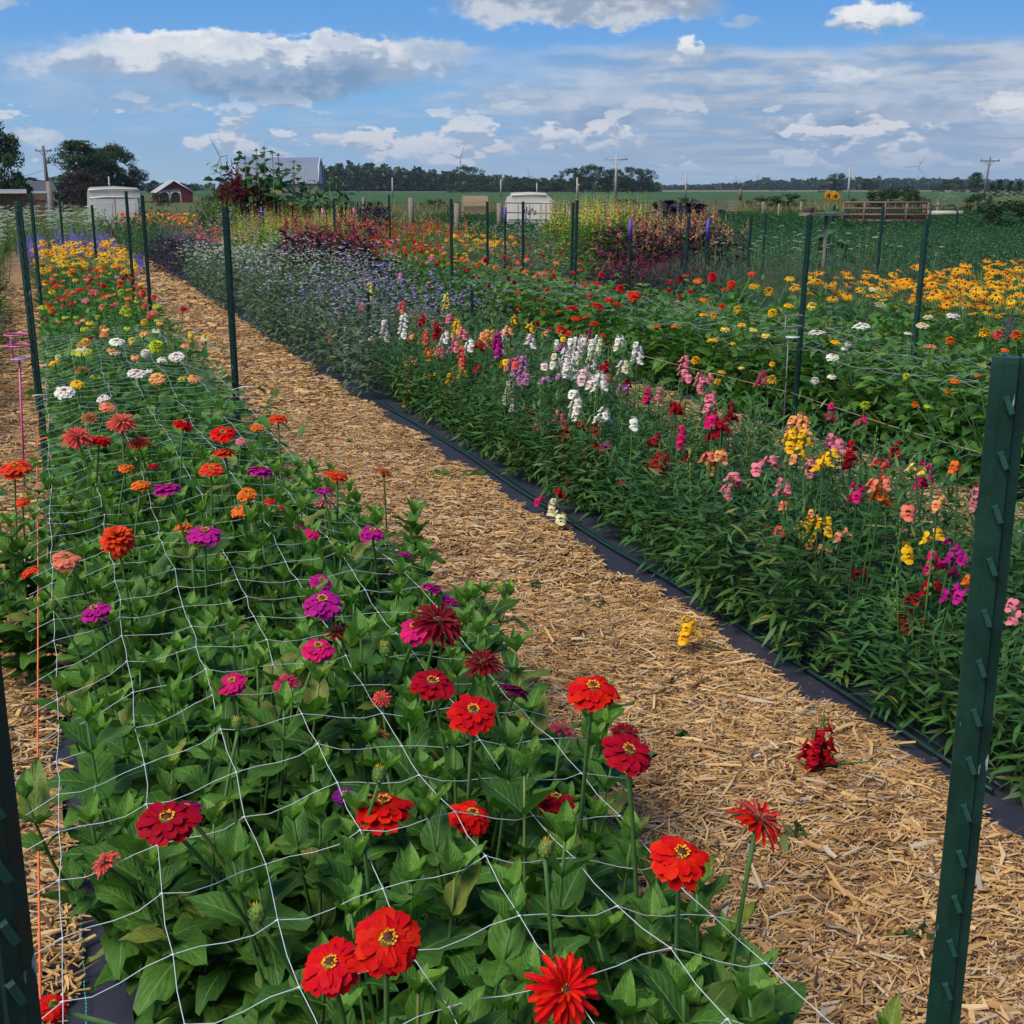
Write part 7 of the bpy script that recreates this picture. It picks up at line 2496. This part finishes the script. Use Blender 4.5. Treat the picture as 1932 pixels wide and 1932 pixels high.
# pipe frame and white pipe
a, b, c, d = atD(1755, 400, 44), atD(1762, 388, 44), atD(1800, 387, 44), atD(1807, 402, 44)
cord_thing('pipe_frame', [Vector((a.x, a.y, 0)), a, b, c, d, Vector((d.x, d.y, 0))], .035, 'hose', 'bent dark pipe hoop right of the rusty gate', 'pipe frame')
a, b = atD(1752, 402, 46), atD(1817, 402, 46)
cord_thing('white_pipe', [a, b], .09, 'pole_pale', 'pale horizontal pipe passing through the dark hoop', 'pipe')
for i, (px_, pt, D) in enumerate([(1042, 377, 40), (1149, 385, 44), (862, 383, 38), (942, 383, 42), (775, 373, 42), (1440, 380, 60), (1512, 380, 60), (1470, 384, 58), (1745, 385, 60), (1770, 380, 62), (1210, 384, 60), (685, 372, 48)]):
    c = atD(px_, pt, D)
    mb = MB()
    mb.tube([(0, 0, 0), (0, 0, c.z)], .09 if i in (0, 2, 3, 4) else .05, 7)
    o = obj('wooden_post', mb.mesh('wooden_post', [M['grey_wood']]), None, (c.x, c.y, 0))
    tag(o, 'weathered wooden fence post ' + ['in the middle of the truck cap', 'right end of the tube gate', 'left of the hay bale', 'right of the hay bale', 'far left of the hay bale', 'first thin one beyond the shrubs', 'third thin one beyond the shrubs', 'second thin one beyond the shrubs', 'right end of the rusty gate', 'beyond the bent pipe hoop', 'left of the old wagon', 'behind the purple bushes'][i], 'wooden post', 'wooden fence posts around the pasture')
# round hay bale
c = atD(896, 386, 56)
t = empty('hay_bale', (c.x, c.y), face_rot(c) + .1, 'weathered round hay bale by the fence', 'hay bale')
g3 = random.Random(1)
H = .62
mb = MB()
prof = []
for k in range(20):
    q = 2 * PI * k / 20
    prof.append((math.cos(q) * H * (1 + g3.uniform(-.04, .04)), math.sin(q) * H * (1 + g3.uniform(-.03, .03)) + H))
v = [(-.55, a, b) for a, b in prof] + [(.55, a, b) for a, b in prof]
mb.add(v, [(k, (k + 1) % 20, 20 + (k + 1) % 20, 20 + k) for k in range(20)] + [tuple(range(20))[::-1], tuple(range(20, 40))])
obj('bale_body', mb.mesh('bale_body', [M['hay']], smooth=False), t)
gs = np.random.default_rng(9)
th = gs.uniform(0, 6.28, 900)
P_ = np.stack([gs.uniform(-.55, .55, 900), np.cos(th) * H * 1.0, np.sin(th) * H * 1.0 + H], 1)
A_, P_ = mats_from(P_, gs.uniform(0, 6.28, 900), gs.uniform(-.6, .8, 900), gs.uniform(0, 3, 900), gs.uniform(.06, .16, 900))
o = obj('straw', scatter('straw', leaf_t(.06, 1, 2, 0, .3), A_, P_, M['dry_fol']), t)
o['kind'] = 'stuff'
# old wagon with board sides and black tarp heap
c0, c1 = atD(1302, 385, 58), atD(1372, 387, 58)
t = empty('old_wagon', ((c0.x + c1.x) / 2, (c0.y + c1.y) / 2), math.atan2(c1.y - c0.y, c1.x - c0.x), 'old mossy board-sided farm wagon beyond the celosia', 'wagon')
L_ = (c1 - c0).length
Hh = atD(1340, 378, 58).z
for k in range(5):
    mb = MB()
    mb.box((0, 0, .42 + (Hh - .5) * k / 4), (L_, .05, (Hh - .5) / 4 * .72))
    obj('side_board', mb.mesh('side_board', [M['green_wood']], smooth=False), t)
for k in range(4):
    mb = MB()
    mb.box((-L_ / 2 + L_ * k / 3, -.05, Hh / 2 + .15), (.09, .06, Hh - .1))
    obj('stake', mb.mesh('stake', [M['green_wood']], smooth=False), t)
for k in range(6):
    mb = MB()
    mb.box((L_ / 2 + .25, .6, .3 + (Hh - .35) * k / 5), (.45, .05, .07))
    obj('end_slat', mb.mesh('end_slat', [M['grey_wood']], smooth=False), t)
mb = MB()
mb.box((0, .9, .42), (L_, 1.7, .08))
obj('bed', mb.mesh('bed', [M['grey_wood']], smooth=False), t)
for s_ in (-.35, .35):
    mb = MB()
    mb.tube([(s_ * L_, -.12, .32), (s_ * L_, .05, .32)], .32, 14)
    obj('wheel', mb.mesh('wheel', [M['black_plastic']], smooth=False), t)
mb = MB()
mb.tube([(-.35 * L_ + 2.0, .8, Hh), (-.35 * L_ + 2.0, .8, Hh + .5)], .07, 8)
obj('exhaust_post', mb.mesh('post', [M['rust_metal']]), t)
c = atD(1278, 386, 57)
o = obj('black_tarp_heap', bushy('tarp', M['black_plastic'], 260, .95, c.z + .1, .5, leaf_t(.9, 1, 2, 0, .9), up=-.2, shell=.9, seed=7), None, (c.x, c.y, 0))
tag(o, 'black plastic tarp heaped at the left of the wagon', 'tarp')

# ------------------------------------------------------------------ small things among the beds
# pink stake with ring cups
t = empty('ring_stake', (-.225, 6.72), 0, 'pink metal stake with ring cup holder, left of the near bed', 'garden stake')


def ring(parent, c, rad, r, m, name='ring'):
    mb = MB()
    pts = [Vector((c[0] + rad * math.cos(q), c[1] + rad * math.sin(q), c[2])) for q in np.linspace(0, 2 * PI, 21)]
    mb.tube(pts, r, 6)
    return obj(name, mb.mesh(name, [M[m]]), parent)


pk = atY(38, 678, 6.72)
zc = pk.z
cx = pk.x - (-.225)
mb = MB()
mb.tube([(.0, 0, .0), (cx * .9, 0, zc)], .006, 7)
obj('stake_rod', mb.mesh('stake_rod', [M['pink_paint']]), t)
mb = MB()
mb.tube([(cx - .03, -.02, zc), (cx - .035, -.02, zc + .125)], .005, 6)
obj('cup_upright', mb.mesh('cup_upright', [M['pink_paint']]), t)
ring(t, (cx, 0, zc + .07), .058, .0045, 'pink_paint')
ring(t, (cx - .005, 0, zc + .125), .058, .0045, 'pink_paint')
mb = MB()
mb.lathe([(.001, 0), (.047, 0), (.047, .005), (.001, .005)], 18, (cx, 0, zc))
obj('cup_plate', mb.mesh('cup_plate', [M['mauve_paint']]), t)
# dark ring holder on the post of bed C
t = empty('ring_holder', (4.29, 6.50), 0, 'dark wire cup ring holder hooked beside the post in the yellow zinnias', 'cup holder')
for z_ in (.80, .735):
    ring(t, (-.05, 0, z_), .055, .0035, 'grey_metal')
mb = MB()
mb.tube([(-.105, 0, .60), (-.105, 0, .80)], .004, 5)
mb.tube([(-.045, .05, .0), (-.045, .05, .66)], .005, 5)
obj('holder_rod', mb.mesh('holder_rod', [M['grey_metal']]), t)
mb = MB()
mb.lathe([(.001, 0), (.045, 0), (.045, .006), (.001, .006)], 16, (-.05, 0, .665))
obj('cup_plate', mb.mesh('cup_plate', [M['cord']]), t)
p = atY(1905, 620, 6.5)
t = empty('ring_stake', (p.x, p.y), 0, 'dark stake with purple ring cups among the orange marigolds', 'garden stake')
for i, z_ in enumerate((.74, .69, .64)):
    ring(t, (0, 0, z_), .055, .004, ['dark_metal', 'violet_dark', 'violet_dark'][i])
mb = MB()
mb.lathe([(.02, 0), (.05, .0), (.05, .008), (.02, .008)], 14, (0, 0, .60))
mb.tube([(0, 0, 0), (0, 0, .75)], .006, 6)
obj('stake_rod', mb.mesh('stake_rod', [M['dark_metal']]), t)
# little blue chair on the path
c = atZ(268, 519, .02)
t = empty('garden_chair', (c.x, c.y), .3, 'small lavender-blue plastic chair standing on the far chip path', 'chair')
mb = MB()
mb.box((0, 0, .30), (.30, .30, .025))
obj('seat', mb.mesh('seat', [M['blue_paint']], smooth=False), t)
for k in range(3):
    mb = MB()
    mb.box((-.10 + .10 * k, .15, .47), (.07, .02, .34))
    obj('back_slat', mb.mesh('back_slat', [M['blue_paint']], smooth=False), t)
mb = MB()
mb.box((0, .15, .65), (.32, .025, .05))
obj('back_rail', mb.mesh('back_rail', [M['blue_paint']], smooth=False), t)
for a in (-1, 1):
    for b in (-1, 1):
        mb = MB()
        mb.box((a * .13, b * .13, .15), (.03, .03, .30))
        obj('leg', mb.mesh('leg', [M['blue_paint']], smooth=False), t)
t.scale = (.56, .56, .56)
# board shelf behind the wire-cup post
p = atY(1550, 404, 13.0)
t = empty('board_shelf', (p.x, p.y), .1, 'grey board shelf on a thin post, right of the wire cup post', 'shelf')
mb = MB()
mb.box((0, 0, p.z), (.52, .2, .035))
obj('board', mb.mesh('board', [M['grey_wood']], smooth=False), t)
mb = MB()
mb.tube([(.08, 0, 0), (.08, 0, p.z)], .022, 6)
obj('shelf_post', mb.mesh('shelf_post', [M['grey_wood']]), t)
mb = MB()
mb.lathe([(.05, 0), (.07, .05), (.06, .06), (.001, .06)], 10, (-.18, 0, p.z + .018))
o = obj('small_pot', mb.mesh('small_pot', [M['old_box']]), None, (p.x, p.y, 0))
tag(o, 'small dark pot standing on the left end of the board shelf', 'pot')

for o in list(SC.objects):
    lb = o.get('label')
    if lb and len(lb.split()) > 16 and ' and ' in lb:
        a_, b_ = lb.split(' and ', 1)
        tail = b_.split(' bloom', 1)
        if len(tail) == 2:
            o['label'] = a_ + ' bloom' + tail[1]
# ------------------------------------------------------------------ haze
mb = MB()
mb.box((2000, 2400, 109), (9000, 9000, 224))
hz = obj('haze', mb.mesh('haze', [bpy.data.materials.new('haze_air')], smooth=False))
m = hz.data.materials[0]
m.use_nodes = True
T = NT(m.node_tree)
pv = T.n('ShaderNodeVolumePrincipled', {'Color': (.62, .78, .95), 'Density': .00013, 'Anisotropy': .1})
T.n('ShaderNodeOutputMaterial', {1: pv.outputs[0]})
tag(hz, kind='stuff')
